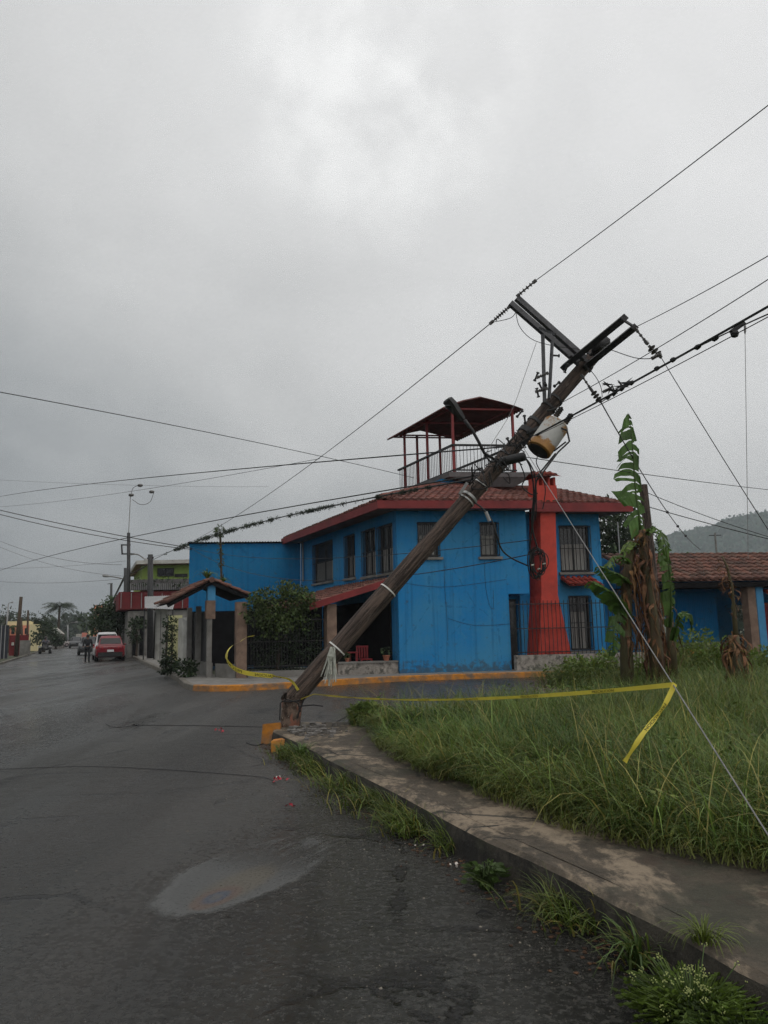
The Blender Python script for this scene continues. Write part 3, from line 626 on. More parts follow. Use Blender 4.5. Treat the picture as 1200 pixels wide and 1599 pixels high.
prof = [(3.1, 10.14), (3.4, 10.27), (3.95, 10.46), (4.65, 10.62), (5.4, 10.45), (6.05, 10.27), (6.4, 10.14)]
nv = 60
for k in range(nv + 1):
    v0 = 2.7 + (8.1 - 2.7) * k / nv; rows.append([W(u, v0, z + (.028 if k % 2 else -.028)) for u, z in prof])
b.loft(rows); b.loft([[p + Vector((0, 0, .02)) for p in r] for r in rows]); b.build('terrace_canopy', M['corr'], house)
b = MB()
for v0 in (3.0, 5.2, 7.4, 7.8): b.beam(W(3.3, v0, 10.2), W(6.3, v0, 10.2), .05, .06)
b.beam(W(3.6, 2.8, 10.24), W(3.6, 8.0, 10.24), .05, .06); b.beam(W(6.05, 2.8, 10.24), W(6.05, 8.0, 10.24), .05, .06); b.build('canopy_rafters', M['redmetal'], house)
# rain pipe and downpipe on the side wall
b = MB(); b.cyl(W(-.08, 10.2, 3.9), W(-.08, 10.2, 5.7), .04, n=8); b.cyl(W(-.08, 10.2, 5.7), W(-.75, 10.2, 5.85), .04, n=8); b.build('downpipe', M['sheet'], house)
# porch: lean-to tile roof with its red rake board, pillar
b = MB(); e0 = W(-2.95, 6.2, 2.46); es = W(-.02, 6.2, 3.34) - e0; tiles(b, e0, -HA, es.normalized(), 6.3, es.length, pitch=.24, row=.38, base=(.86, .90, .86)); b.build('porch_roof', M['tile'], house, tint=True)
b = MB(); b.hexa([W(-3.05, -.16, 2.30), W(-.02, -.16, 3.20), W(-.02, -.10, 3.20), W(-3.05, -.10, 2.30), W(-3.05, -.16, 2.52), W(-.02, -.16, 3.42), W(-.02, -.10, 3.42), W(-3.05, -.10, 2.52)]); b.build('porch_rake_board', M['fascia'], house)
b = MB(); b.poly([W(-2.95, -.09, 2.38), W(-.02, -.09, 3.26), W(-.02, 6.2, 3.26), W(-2.95, 6.2, 2.38)][::-1]); b.hexa([W(-2.9, 0, 2.2), W(-2.78, 0, 2.2), W(-2.78, 6.2, 2.2), W(-2.9, 6.2, 2.2), W(-2.9, 0, 2.36), W(-2.78, 0, 2.36), W(-2.78, 6.2, 2.36), W(-2.9, 6.2, 2.36)]); b.build('porch_ceiling', M['dark'], house)  # ceiling colour set near black to deepen the shade beneath
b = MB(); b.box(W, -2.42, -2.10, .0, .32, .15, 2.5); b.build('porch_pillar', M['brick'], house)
b = MB(); b.box(W, -.07, -.015, .55, 7.5, .16, 2.62); b.build('porch_wall_shade', M['dark'], house)  # dark sheet over the blue wall, standing in for porch shade
b = MB(); b.box(W, -2.95, -.1, 7.5, 7.56, .15, 3.0); b.build('porch_back_shade', M['dark'], house)  # added sheet closing the porch; its black stands for shade

# big blank blue wall of the wing behind
wing = thing('blue_wing', 'plain blue wall block under a corrugated edge behind the tiled entrance', 'building', W(-5.1, 10.8, 0), HR)
b = MB(); b.hexa([W(-5.12, 10.82, 0), W(-.0, 10.82, 0), W(-.0, 14, 0), W(-4.3, 14, 0), W(-5.12, 10.82, 5.74), W(-.0, 10.82, 5.74), W(-.0, 14, 5.74), W(-4.3, 14, 5.74)]); b.build('wall', M['blue2'], wing)
b = MB(); b.box(W, -5.0, -.12, 10.74, 10.80, .15, 2.62); b.build('wing_wall_shade', M['dark'], wing)  # dark sheet added over the blue wall to imitate shade behind the gateway
b = MB(); rows = []
for k in range(81):
    u = -5.25 + 5.2 * k / 80; rows.append([W(u, 10.68, 5.80 + (.035 if k % 2 else -.01)), W(u * .84, 14.1, 5.85 + (.035 if k % 2 else -.01))])
b.loft(rows); b.build('roof_sheet', M['slab'], wing)
# the low wall with railings in front of the porch
pw = thing('porch_wall', 'low stone wall topped with pots beside the blue corner, under the porch', 'wall', W(-1.2, .12, .15), HR)
b = MB(); b.box(W, -2.05, -.02, .08, .26, .13, .52); b.build('base', M['stonewall'], pw); b = MB(); b.box(W, -2.05, -.02, .05, .29, .522, .58); b.build('coping', M['conc'], pw)
# dark iron fence and hedge left of the porch
fe = thing('iron_fence', 'tall black iron fence with vines between tan pillar and porch pillar', 'fence', W(-3.7, .2, .15), HR)
b = MB(); b.box(W, -5.0, -2.45, .1, .28, .13, .35); b.build('base', M['conc'], fe)
b = MB()
for k in range(26): u = -4.98 + 2.5 * k / 25; b.cyl(W(u, .19, .35), W(u, .19, 2.05), .011, n=5)
for z in (.5, 1.3, 2.0): b.beam(W(-5, .19, z), W(-2.45, .19, z), .03, .03)
b.build('bars', M['iron'], fe)

# front boundary on the right: stone wall with red and black bars
sf = thing('stone_wall_fence', 'low rubble stone wall carrying tall dark vertical bars before the red chimney', 'fence', W(5.5, -.05, .15), HR)
b = MB()
b.box(W, 3.88, 9.2, -.28, -.12, .1, .66); b.build('stone_base', M['stonewall'], sf)
b = MB()
for k in range(34):
    u = 3.95 + 4.8 * k / 33; b.cyl(W(u, -.2, .66), W(u, -.2, 2.5), .012, n=5)
for z in (.75, 1.55, 2.38): b.beam(W(3.92, -.2, z), W(8.78, -.2, z), .03, .03)
b.build('bars', M['iron'], sf)

# tiled entrance on the street side of the property
G0 = W(-5.6, 1.2, .15)
gate = thing('tiled_gateway', 'small gabled clay tile entrance roof on posts at the street corner', 'gateway', G0, HR)
b = MB(); pk = W(-6.05, .9, 3.42)
elft = W(-7.5, .9, 2.66); ergt = W(-4.75, .9, 2.86)
b1 = pk - elft; tiles(b, elft + HA * 3.1, -HA, b1.normalized(), 3.2, b1.length, pitch=.24, row=.36, base=(1, .9, .85)); b2 = pk - ergt; tiles(b, ergt, HA, b2.normalized(), 3.2, b2.length, pitch=.24, row=.36, base=(1, .9, .85)); b.tc = (.9, .85, .8); b.ring_tube([pk - HA * .1, pk + HA * 3.2], .1, 8)
b.build('roof', M['tileold'], gate, tint=True)
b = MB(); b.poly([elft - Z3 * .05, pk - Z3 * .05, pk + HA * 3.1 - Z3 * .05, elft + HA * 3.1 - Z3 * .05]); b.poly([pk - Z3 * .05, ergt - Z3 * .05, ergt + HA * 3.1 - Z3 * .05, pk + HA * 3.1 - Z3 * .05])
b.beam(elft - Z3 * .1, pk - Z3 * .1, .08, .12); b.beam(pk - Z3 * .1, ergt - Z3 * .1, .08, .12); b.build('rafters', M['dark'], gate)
b = MB(); b.box(W, -6.16, -5.90, .95, 1.2, 2.72, 3.3); b.build('king_post', M['bluepost'], gate)
b = MB(); b.box(W, -6.20, -5.90, .92, 1.18, 2.1, 2.72); b.build('pillar_head', M['brick'], gate); b = MB(); b.box(W, -6.16, -6.0, .95, 1.1, .15, 2.1); b.build('post', M['conc'], gate)
b = MB(); b.box(W, -5.40, -5.06, .0, .26, .15, 2.62); b.build('pillar', M['brick'], gate)
for (u0, v0) in ((-6.15, 3.0), (-6.2, 4.6)):
    b = MB(); b.box(W, u0, u0 + .17, v0, v0 + .17, .15, 2.6); b.build('post', M['conc'], gate)
b = MB(); b.hexa([W(-6.0, 1.26, .15), W(-5.9, 1.26, .15), W(-5.9, 4.6, .15), W(-6.0, 4.6, .15), W(-6.0, 1.26, .62), W(-5.9, 1.26, .62), W(-5.9, 4.6, .62), W(-6.0, 4.6, .62)]); b.hexa([W(-5.86, .9, .15), W(-5.42, .0, .15), W(-5.42, .18, .15), W(-5.86, 1.08, .15), W(-5.86, .9, .6), W(-5.42, .0, .6), W(-5.42, .18, .6), W(-5.86, 1.08, .6)]); b.build('low_wall', M['conc'], gate)
b = MB(); b.hexa([W(-5.95, 1.3, .63), W(-5.92, 1.3, .63), W(-5.92, 4.6, .63), W(-5.95, 4.6, .63), W(-5.95, 1.3, 2.4), W(-5.92, 1.3, 2.4), W(-5.92, 4.6, 2.4), W(-5.95, 4.6, 2.4)]); b.build('gate_leaf', M['iron'], gate)  # black panel put in for the darkness of the recess behind

# right-hand neighbour with an old tile roof
nb_ = thing('blue_bungalow', 'low blue house under an old brown clay tile roof, right of the banana plants', 'house', W(12.3, 0, 0), HR)
b = MB(); e0 = W(9.0, -.35, 3.08); es = W(9.0, 2.6, 4.28) - e0; tiles(b, e0, HB, es.normalized(), 10.5, es.length, pitch=.30, row=.42, rad=.105, base=(.95, .85, .8), vary=.38); b.build('roof', M['tileold'], nb_, tint=True)
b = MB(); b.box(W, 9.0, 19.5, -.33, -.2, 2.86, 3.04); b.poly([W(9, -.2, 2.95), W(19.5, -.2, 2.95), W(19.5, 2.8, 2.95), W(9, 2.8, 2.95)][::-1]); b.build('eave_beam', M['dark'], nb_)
b = MB(); wall_grid(b, lambda a, d, z: W(a, 2.8 + d, z), 9, 19.5, 0, 4.2, [(11.2, 12.4, .6, 2.4), (14.5, 16, 1, 2.3)], .15); b.build('wall', M['blue'], nb_)
rw = []; b = MB()
for k in range(60):
    u = 10.2 + 2.1 * k / 59; rw.append([W(u + .35, 1.3 + (.03 if k % 2 else 0), .9), W(u + .35, 1.3 + (.03 if k % 2 else 0), 2.75)])
b.loft(rw); b.build('blue_shutter', M['blue2'], nb_)  # darker blue used here to imitate shade under the roof
b = MB(); b.box(W, 12.62, 12.92, -.15, .15, 0, 2.86); b.build('pillar', M['brick'], nb_); b = MB(); b.box(W, 12.93, 13.2, -.17, .12, 0, 2.86); b.build('pillar', M['bluepost'], nb_)
b = MB(); b.box(W, 13.21, 13.42, -.1, .15, 0, 2.2); b.build('pillar', M['darkred'], nb_)
b = MB(); b.box(W, 9.0, 12.6, .05, .1, 0, .95); b.build('low_wall', M['navy'], nb_)
b = MB(); e0 = W(13.3, -.9, 2.3); tiles(b, e0, HB, (W(13.3, .1, 2.75) - e0).normalized(), 3, 1.0, base=(1.5, .6, .55)); b.build('awning', M['tile'], nb_, tint=True)
b = MB(); b.box(W, 13.45, 17, .3, .4, 0, 2.3); b.build('front_wall', M['pink'], nb_)
b = MB(); yb = at(1100, 1012, 22.2)
for k in range(3):
    x0 = yb.x - .55 + .42 * k; b.hexa([Vector((x0, 22.2, 0)), Vector((x0 + .4, 22.24, 0)), Vector((x0 + .4, 22.5, 0)), Vector((x0, 22.46, 0)), Vector((x0 + .03, 22.22, .92 - .05 * k)), Vector((x0 + .37, 22.26, .9 - .05 * k)), Vector((x0 + .37, 22.46, .9 - .05 * k)), Vector((x0 + .03, 22.44, .92 - .05 * k))])
b.build('concrete_barrier', M['orange'], label='yellow painted concrete block row half hidden in tall grass before the bungalow', cat='barrier')

# ------------------------------------------------------------------ vegetation makers
def rvec(): 
    while True:
        v = Vector((random.uniform(-1, 1), random.uniform(-1, 1), random.uniform(-1, 1)))
        if .05 < v.length < 1: return v.normalized()
def leaves(b, blobs, n, size, wr=.55, lo=.55, hi=1.35, hue=0.0):
    vols = [r[0] * r[1] * r[2] if isinstance(r, tuple) else r ** 3 for _, r in blobs]; tot = sum(v ** .7 for v in vols)
    for (c, r), vv in zip(blobs, vols):
        rr = Vector(r) if isinstance(r, tuple) else Vector((r, r, r)); k = random.uniform(.8, 1.2)
        for _ in range(int(n * vv ** .7 / tot)):
            d = rvec(); q = random.random() ** .45; p = c + Vector((d.x * rr.x, d.y * rr.y, d.z * rr.z)) * q
            if noise.noise(p * (1.4 / max(rr.x, .3))) < -.18: continue
            t_ = random.uniform(lo, hi) * k; h = random.uniform(-.15, .15) + hue; b.tc = (t_ * (1 + h), t_, t_ * (1 - h))
            dd = (d + rvec() * .9 + Vector((0, 0, -.35))).normalized(); sd_ = dd.cross(rvec())
            if sd_.length < .1: sd_ = dd.orthogonal()
            l = size * random.uniform(.6, 1.4); b.leafq(p, dd, sd_.normalized(), l, l * wr)
    b.tc = (1, 1, 1)
def limbs(b, base, top, r, blobs, n=7):
    pts = [base.lerp(top, k / 5) + Vector((random.uniform(-1, 1), random.uniform(-1, 1), 0)) * r * .8 * (k > 0) for k in range(6)]
    b.ring_tube(pts, [r * (1.25 - .8 * k / 5) for k in range(6)], n)
    for c, rr in blobs:
        f_ = random.uniform(.45, .9); s_ = base.lerp(top, f_); mid = s_.lerp(c, .5) + rvec() * .1
        b.ring_tube([s_, mid, c], [r * .5 * (1.1 - f_ * .5), r * .3, r * .1], 5)
def tree(name, label, base, h, cr, n, size, m, cat='tree', group=None, nblob=9, trunk_h=.35, flat=.8, r=.14, hue=0.0):
    o = thing(name, label, cat, base, 0, group); blobs = []
    for k in range(nblob):
        a = random.uniform(0, 6.28); q = cr * random.uniform(.15, .8); z = h * (trunk_h + (1 - trunk_h) * random.uniform(.15, .85))
        blobs.append((base + Vector((math.cos(a) * q, math.sin(a) * q, z)), cr * random.uniform(.35, .6)))
    blobs.append((base + Vector((0, 0, h * .88)), cr * .45)); blobs = [(c, (q, q, q * flat)) for c, q in blobs]
    b = MB(); limbs(b, base - Z3 * .1, base + Vector((0, 0, h * .8)), r, blobs); b.build('trunk', M['bark'], o, smooth=True)
    b = MB(); leaves(b, blobs, n, size, hue=hue); b.build('crown', m, o, tint=True); return o
def palm(name, label, base, h, fl, n, m, r=.16, group=None, leaflets=16):
    o = thing(name, label, 'palm tree', base, 0, group); b = MB(); top = base + Vector((random.uniform(-.2, .2), 0, h))
    b.ring_tube([base.lerp(top, k / 8) for k in range(9)], [r * (1.3 - .5 * k / 8) for k in range(9)], 8, jitter=.1); b.build('trunk', M['bark'], o, smooth=True)
    b = MB()
    for k in range(n):
        a = 6.28 * k / n + random.uniform(-.2, .2); el = random.uniform(-.1, 1.2); d = Vector((math.cos(a), math.sin(a), 0)); pts = []
        for q in range(9):
            f_ = q / 8; pts.append(top + d * fl * f_ * math.cos(el * (1 - f_ * .6)) + Z3 * fl * (math.sin(el) * f_ - .75 * f_ * f_))
        t_ = random.uniform(.6, 1.3); b.tc = (t_, t_, t_ * .9); b.ring_tube(pts, [.03 * (1.1 - q / 8) + .004 for q in range(9)], 4)
        for q in range(leaflets):
            f_ = .12 + .86 * q / leaflets; i = min(int(f_ * 8), 7); p = pts[i].lerp(pts[i + 1], f_ * 8 - i); ax = (pts[i + 1] - pts[i]).normalized(); sd_ = ax.cross(Z3)
            if sd_.length < .1: sd_ = d.cross(Z3)
            sd_.normalize(); ll = fl * .33 * math.sin(math.pi * (.15 + .8 * f_))
            for sg in (-1, 1): b.leafq(p, (sd_ * sg + ax * .5 - Z3 * random.uniform(.35, .8)).normalized(), ax, ll, fl * .035)
    b.tc = (1, 1, 1); b.build('crown', m, o, tint=True); return o
def blade(b, p, d, l, wd, bend, seg=4, tc=(1, 1, 1), lean=.25):
    """grass-like blade from p, leaning towards d"""
    b.tc = tc; sd_ = d.cross(Z3).normalized(); idx = []
    for k in range(seg + 1):
        f_ = k / seg; a = lean + bend * f_ * f_; c = p + Z3 * l * (math.cos(a * .7) * f_ - .35 * bend * f_ ** 3) + d * l * math.sin(min(a, 1.45)) * f_
        ww = wd * (1 - f_ ** 1.6) + .0006; idx.append((b.av(c - sd_ * ww), b.av(c + sd_ * ww)))
    for A, B in zip(idx, idx[1:]): b.face((A[0], A[1], B[1], B[0]))
    b.tc = (1, 1, 1)

# ------------------------------------------------------------------ grass on the lot (nobody could count it)
def inside(poly, X, Y):
    r = np.zeros(len(X), bool); n = len(poly); j = n - 1
    for i in range(n):
        xi, yi, xj, yj = poly[i].x, poly[i].y, poly[j].x, poly[j].y
        with np.errstate(divide='ignore', invalid='ignore'): r ^= ((yi > Y) != (yj > Y)) & (X < (xj - xi) * (Y - yi) / (yj - yi) + xi)
        j = i
    return r
def grass_mesh(name, P, Lh, Wd, bend, az, tint, m, label, seg=4, lean=None, z0=.2):
    n = len(P); f_ = np.linspace(0, 1, seg + 1); lean = rng.uniform(.05, .5, n) if lean is None else lean
    d = np.c_[np.cos(az), np.sin(az)]; V = np.zeros((n, seg + 1, 2, 3))
    for k, q in enumerate(f_):
        a = lean + bend * q; ca = P[:, :2] + d * (Lh * np.sin(np.minimum(a * .8, 1.5)) * q)[:, None] * .9
        zc = z0 + Lh * (q * np.cos(np.minimum(lean, 1.3)) - .42 * bend * q ** 2.6)
        ww = Wd * (1 - q ** 1.7) + .0005; sx_, sy_ = -d[:, 1] * ww, d[:, 0] * ww
        V[:, k, 0] = np.c_[ca[:, 0] - sx_, ca[:, 1] - sy_, np.maximum(zc, z0 + .01)]; V[:, k, 1] = np.c_[ca[:, 0] + sx_, ca[:, 1] + sy_, np.maximum(zc, z0 + .01)]
    base = (np.arange(n) * (seg + 1) * 2)[:, None]
    Fq = np.concatenate([base + np.array([[2 * k, 2 * k + 1, 2 * k + 3, 2 * k + 2]]) for k in range(seg)], 1).reshape(-1, 4)
    me = bpy.data.meshes.new(name); me.vertices.add(n * (seg + 1) * 2); me.vertices.foreach_set('co', V.ravel())
    me.loops.add(Fq.size); me.loops.foreach_set('vertex_index', Fq.ravel().astype(np.int32)); me.polygons.add(len(Fq)); me.polygons.foreach_set('loop_start', np.arange(0, Fq.size, 4, dtype=np.int32)); me.polygons.foreach_set('loop_total', np.full(len(Fq), 4, np.int32))
    me.update(calc_edges=True); me.materials.append(m)
    ca = me.color_attributes.new('tint', 'FLOAT_COLOR', 'POINT'); tt = np.repeat(tint, (seg + 1) * 2, 0); ca.data.foreach_set('color', np.c_[tt, np.ones(len(tt))].ravel())
    o = bpy.data.objects.new(name, me); COL.objects.link(o); return setp(o, label, 'grass', None, 'stuff')
def fnoise(P, s, o=0.0): return np.array([noise.noise(Vector((x * s + o, y * s, o))) for x, y in P[:, :2]])
EDGE = [gr(x, y, .2) for x, y in ((578, 1130), (590, 1153), (606, 1172), (650, 1200), (700, 1218), (760, 1240), (800, 1255), (850, 1275), (900, 1294), (1000, 1318), (1100, 1338), (1200, 1356), (1330, 1400), (1500, 1480))]
LOTG = LOTE[1:] + [S(34, -6), S(30, -8)] + [EDGE[-1] + Vector((2, -2, 0))] + EDGE[::-1]
def scatter(n, x0, x1, y0, y1, poly):
    X = rng.uniform(x0, x1, n); Y = rng.uniform(y0, y1, n); k = inside(poly, X, Y); return np.c_[X[k], Y[k]]
near = scatter(150000, -1, 6.5, 3, 11.5, LOTG); far = scatter(170000, -1, 24, 9.5, 24, LOTG)
near = near[(near[:, 0] / near[:, 1] < .72)]; far = far[(far[:, 0] / far[:, 1] < .72)]
P = np.r_[near, far]; clump = fnoise(P, 2.2); keep = rng.uniform(-.75, .5, len(P)) < clump + .18; P = P[keep]; clump = clump[keep]; big_ = fnoise(P, .35, 9.)
dist = np.hypot(P[:, 0], P[:, 1]); dE = np.min([np.hypot(P[:, 0] - e.x, P[:, 1] - e.y) for e in sub(EDGE, 4)], 0)
front = np.clip(dE / 1.1, 0, 1)
Lh = rng.uniform(.32, .66, len(P)) * (.62 + .42 * front) * (1 + .45 * clump + .38 * big_) * (1 + np.clip((P[:, 0] - 3.5) / 12, 0, .35))
Wd = rng.uniform(.0022, .0046, len(P)) * (1 + np.clip((dist - 7) / 14, 0, .9))
bend = np.clip(rng.normal(.85, .38, len(P)) + .35 * (1 - front), .1, 1.7); az = rng.uniform(0, 6.28, len(P))
toe = (1 - front) > rng.uniform(0, .9, len(P)); az = np.where(toe, rng.normal(math.radians(215), .8, len(P)), az)
tn = rng.uniform(.55, 1.3, len(P)); dry = rng.uniform(0, 1, len(P)) < (.07 + .06 * (1 - front) + .05 * np.clip(big_, 0, 1)); patch_ = fnoise(P, .9, 21.); yel = rng.normal(0, .13, len(P)) + .22 * big_ + .22 * patch_; tn = tn * (1 + .45 * patch_)
tint = np.c_[tn * (1 + yel), tn, tn * (1 - yel * .5)]; tint[dry] = np.c_[tn[dry] * 2.2, tn[dry] * 1.35, tn[dry] * 1.7]
grass_mesh('grass', P, Lh, Wd, bend, az, tint, M['grass'], 'long unmown green grass filling the vacant lot')
# short creeping growth at the lot's edge
P2 = scatter(60000, -1, 4.5, 4, 13, [e + Vector((-.10, -.12, 0)) for e in EDGE] + [e + Vector((.4, .5, 0)) for e in EDGE][::-1]); k_ = fnoise(P2, 2.6, 3.) > -.12; P2 = P2[k_]; n2_ = len(P2)
tn = rng.uniform(.4, 1.1, n2_); grass_mesh('edge_grass', P2, rng.uniform(.06, .24, n2_), rng.uniform(.002, .0045, n2_), rng.uniform(.4, 1.6, n2_), rng.uniform(0, 6.28, n2_), np.c_[tn * 1.25, tn, tn * 1.0], M['grass'], 'short trampled grass creeping over the pavement edge', 3)
# verge grass in the gutter along our kerb: patches
nl = 5200; Pl = scatter(30000, -1, 14, 4, 17, LOTG); Pl = Pl[Pl[:, 0] / Pl[:, 1] < .72]; Pl = Pl[rng.uniform(0, 1, len(Pl)) < np.clip(.75 - .045 * np.hypot(Pl[:, 0], Pl[:, 1]), .06, 1)][:nl]; nl = len(Pl); tn = rng.uniform(.7, 1.6, nl); dr_ = rng.uniform(0, 1, nl) < .16; tl_ = np.c_[tn * 1.0, tn * 1.05, tn * 1.0]; tl_[dr_] = np.c_[tn[dr_] * 2.2, tn[dr_] * 1.35, tn[dr_] * 1.7]
grass_mesh('long_grass', Pl, rng.uniform(.55, .95, nl), rng.uniform(.0032, .0070, nl), np.clip(rng.normal(1.15, .4, nl), .3, 1.9), rng.normal(math.radians(205), 1.3, nl), tl_, M['grass'], 'coarse long arching grass blades standing out of the lot grass', 6)
b = MB()
for x, y in scatter(2600, -1, 13, 5, 18, LOTG):
    if x / y > .72 or noise.noise(Vector((x * .55, y * .55, 33))) < .12 or random.random() > 2.2 / math.hypot(x, y) + .1: continue
    h = random.uniform(.22, .55); t_ = random.uniform(.6, 1.5); ye = random.uniform(.85, 1.35)
    for k in range(random.randint(9, 20)):
        a = random.uniform(0, 6.28); d = Vector((math.cos(a), math.sin(a), random.uniform(-.5, .5))).normalized(); p = Vector((x, y, .2)) + Vector((random.gauss(0, .06), random.gauss(0, .06), h * random.uniform(.35, 1.1))); q_ = t_ * random.uniform(.7, 1.3); b.tc = (q_ * ye, q_, q_ * .8); b.leafq(p, d, d.cross(rvec()).normalized(), random.uniform(.04, .10), random.uniform(.02, .045))
b.tc = (1, 1, 1); b.build('lot_weeds', M['weed'], label='broad-leaved weeds mixed into the lot grass', cat='weeds', kind='stuff', tint=True)
nd_ = 900; Pd = scatter(9000, -1, 13, 4.5, 18, LOTG); Pd = Pd[(Pd[:, 0] / Pd[:, 1] < .72) & (fnoise(Pd, .7, 51.) > .05)][:nd_]; nd_ = len(Pd); td_ = rng.uniform(.8, 1.6, nd_)
grass_mesh('dry_stalks', Pd, rng.uniform(.5, 1.0, nd_), rng.uniform(.0022, .0042, nd_), rng.uniform(.3, 1.3, nd_), rng.uniform(0, 6.28, nd_), np.c_[td_ * 2.1, td_ * 1.3, td_ * 1.9], M['grass'], 'dry straw-coloured stalks standing among the lot grass', 5)
gp = []
for (t0, t1, dn, w_) in ((9.9, 10.7, 380, .11), (7.2, 10.0, 640, .17), (5.75, 7.3, 820, .17), (5.1, 5.6, 420, .10), (3.2, 4.3, 420, .13)):
    n = int((t1 - t0) * dn); gp.append(np.array([[*(S(KS - abs(rng.normal(0, w_)) + .04, rng.uniform(t0, t1)))[:2]] for _ in range(n)]))
gp = np.concatenate(gp); gk = fnoise(gp, 2.8, 5.) > -.05; gp = gp[gk]; ng = len(gp); tn = rng.uniform(.35, 1.05, ng); dr_ = rng.uniform(0, 1, ng) < .16
tg = np.c_[tn * 1.05, tn * 1.08, tn * .8]; tg[dr_] = np.c_[tn[dr_] * 2.3, tn[dr_] * 1.4, tn[dr_] * 1.5]
grass_mesh('gutter_grass', gp, rng.uniform(.10, .36, ng), rng.uniform(.0025, .006, ng), rng.uniform(.5, 1.7, ng), rng.normal(math.radians(200), 1.1, ng), tg, M['grass'], 'ragged grass growing in the gutter along the near kerb', 4, z0=0.0)

def speck_mesh(name, P, s_, tint, m, label, z, flat=.5):
    n = len(P); base_ = np.array([(-1, -1, -.3), (1, -1, -.3), (1, 1, -.3), (-1, 1, -.3), (-.7, -.6, 1), (.7, -.7, .9), (.6, .7, 1), (-.7, .6, .8)]); a = rng.uniform(0, 6.28, n); jit = rng.uniform(.6, 1.3, (n, 8, 3)); V = base_[None] * jit * s_[:, None, None]; V[:, :, 2] *= flat
    ca, sa = np.cos(a)[:, None], np.sin(a)[:, None]; X = V[:, :, 0] * ca - V[:, :, 1] * sa; Y = V[:, :, 0] * sa + V[:, :, 1] * ca; V = np.stack([X + P[:, 0:1], Y + P[:, 1:2], V[:, :, 2] + z], 2)
    F_ = np.array([(4, 5, 6, 7), (0, 1, 5, 4), (1, 2, 6, 5), (2, 3, 7, 6), (3, 0, 4, 7)]); Fq = (np.arange(n) * 8)[:, None, None] + F_[None]
    me = bpy.data.meshes.new(name); me.from_pydata(V.reshape(-1, 3).tolist(), [], Fq.reshape(-1, 4).tolist()); me.materials.append(m); ca_ = me.color_attributes.new('tint', 'FLOAT_COLOR', 'POINT'); ca_.data.foreach_set('color', np.c_[np.repeat(tint, 8, 0), np.ones(n * 8)].ravel()); o = bpy.data.objects.new(name, me); COL.objects.link(o); return setp(o, label, 'gravel', None, 'stuff')
gq = np.c_[rng.uniform(-4, 1.2, 34000), rng.uniform(2.6, 11, 34000)]; gs_ = gq[:, 0] * SBv.x + gq[:, 1] * SBv.y; kk = (gs_ < KS - .02) & (rng.uniform(0, 1, len(gq)) < (.10 + .9 * np.clip((gs_ - .2) / 2.3, 0, 1) ** 1.5) * np.clip(fnoise(gq, .9, 2.) + .55, 0, 1)); gq = gq[kk]; ng_ = len(gq); tg_ = rng.uniform(.15, 1.35, ng_) ** 1.5
M['gravel'] = mat('loose_grit', (.17, .155, .135), .85, .3, 30, tint=True)
speck_mesh('grit', gq, rng.uniform(.0014, .0036, ng_) * (1 + 1.2 * (rng.uniform(0, 1, ng_) > .96)), np.c_[tg_, tg_ * .97, tg_ * .92], M['gravel'], 'loose pale grit strewn over the wet asphalt near the kerb', .001)
lq = np.array([[*(S(KS - abs(rng.normal(0, .16)) - .02, rng.uniform(3.2, 11.3)))[:2]] for _ in range(900)]); tl_ = rng.uniform(.3, 1.4, 900)
speck_mesh('leaf_litter', lq, rng.uniform(.004, .014, 900), np.c_[tl_, tl_ * .9, tl_ * .8] * .45, M['dead'], 'brown leaf crumbs collected in the gutter', .004, .25)
# individual weeds along the kerb
def weed(name, label, p, n, h, wd, spread, ll0=None, m=None, tc=(1, 1, 1), broad=False, flowers=0, cat='weed', group=None):
    o = thing(name, label, cat, p, 0, group); b = MB()
    for k in range(n):
        a = random.uniform(0, 6.28); d = Vector((math.cos(a), math.sin(a), 0)); q = p + d * random.uniform(0, spread * .4); t_ = random.uniform(.6, 1.3)
        if broad:
            hh = h * random.uniform(.25, 1); ax = q + Z3 * hh * .75 + d * spread * random.uniform(.1, .8); ll = (ll0 or h * .36) * random.uniform(.6, 1.2); b.tc = (tc[0] * t_, tc[1] * t_, tc[2] * t_)
            b.ring_tube([q, q.lerp(ax, .6) + Z3 * .02, ax], .003, 4); dd = (d + Z3 * random.uniform(-.3, .5)).normalized(); sd_ = dd.cross(rvec()).normalized(); m0 = ax + dd * ll * .5
            i = [b.av(x) for x in (ax, ax + dd * ll * .3 + sd_ * wd, ax + dd * ll * .65 + sd_ * wd * .85, ax + dd * ll, ax + dd * ll * .65 - sd_ * wd * .85, ax + dd * ll * .3 - sd_ * wd, m0 - Z3 * .01)]
            for x, y in zip(range(6), (1, 2, 3, 4, 5, 0)): b.face((i[x], i[y], i[6]))
        else: blade(b, q, d, h * random.uniform(.55, 1.05), wd, random.uniform(.4, 1.5), 5, (tc[0] * t_, tc[1] * t_, tc[2] * t_), random.uniform(.05, .5))
    b.build('leaves', m or M['weed'], o, tint=True)
    if flowers:
        s_ = MB()
        for k in range(flowers):
            a = random.uniform(0, 6.28); q = p + Vector((math.cos(a), math.sin(a), 0)) * spread * random.uniform(.1, .95) + Z3 * h * random.uniform(.45, 1.1); s_.ring_tube([p + (q - p) * .15, q], .0022, 4)
            f_ = MB(); [f_.ball(q + rvec() * .011, .0030, 6) for _ in range(7)]; f_.build('flower_head', M['flower'], o)
        s_.build('stems', M['weed'], o, tint=True)
    return o
weed('upright_weed', 'bright green upright grass tuft standing in the kerb weeds', gr(622, 1258, .02), 26, .30, .008, .10, tc=(1.5, 1.35, .9))
weed('broadleaf_weed', 'broad-leaved weed at the near kerb, end of the dense gutter grass', gr(760, 1388, .0), 90, .20, .014, .10, broad=True, tc=(.8, .8, .8))
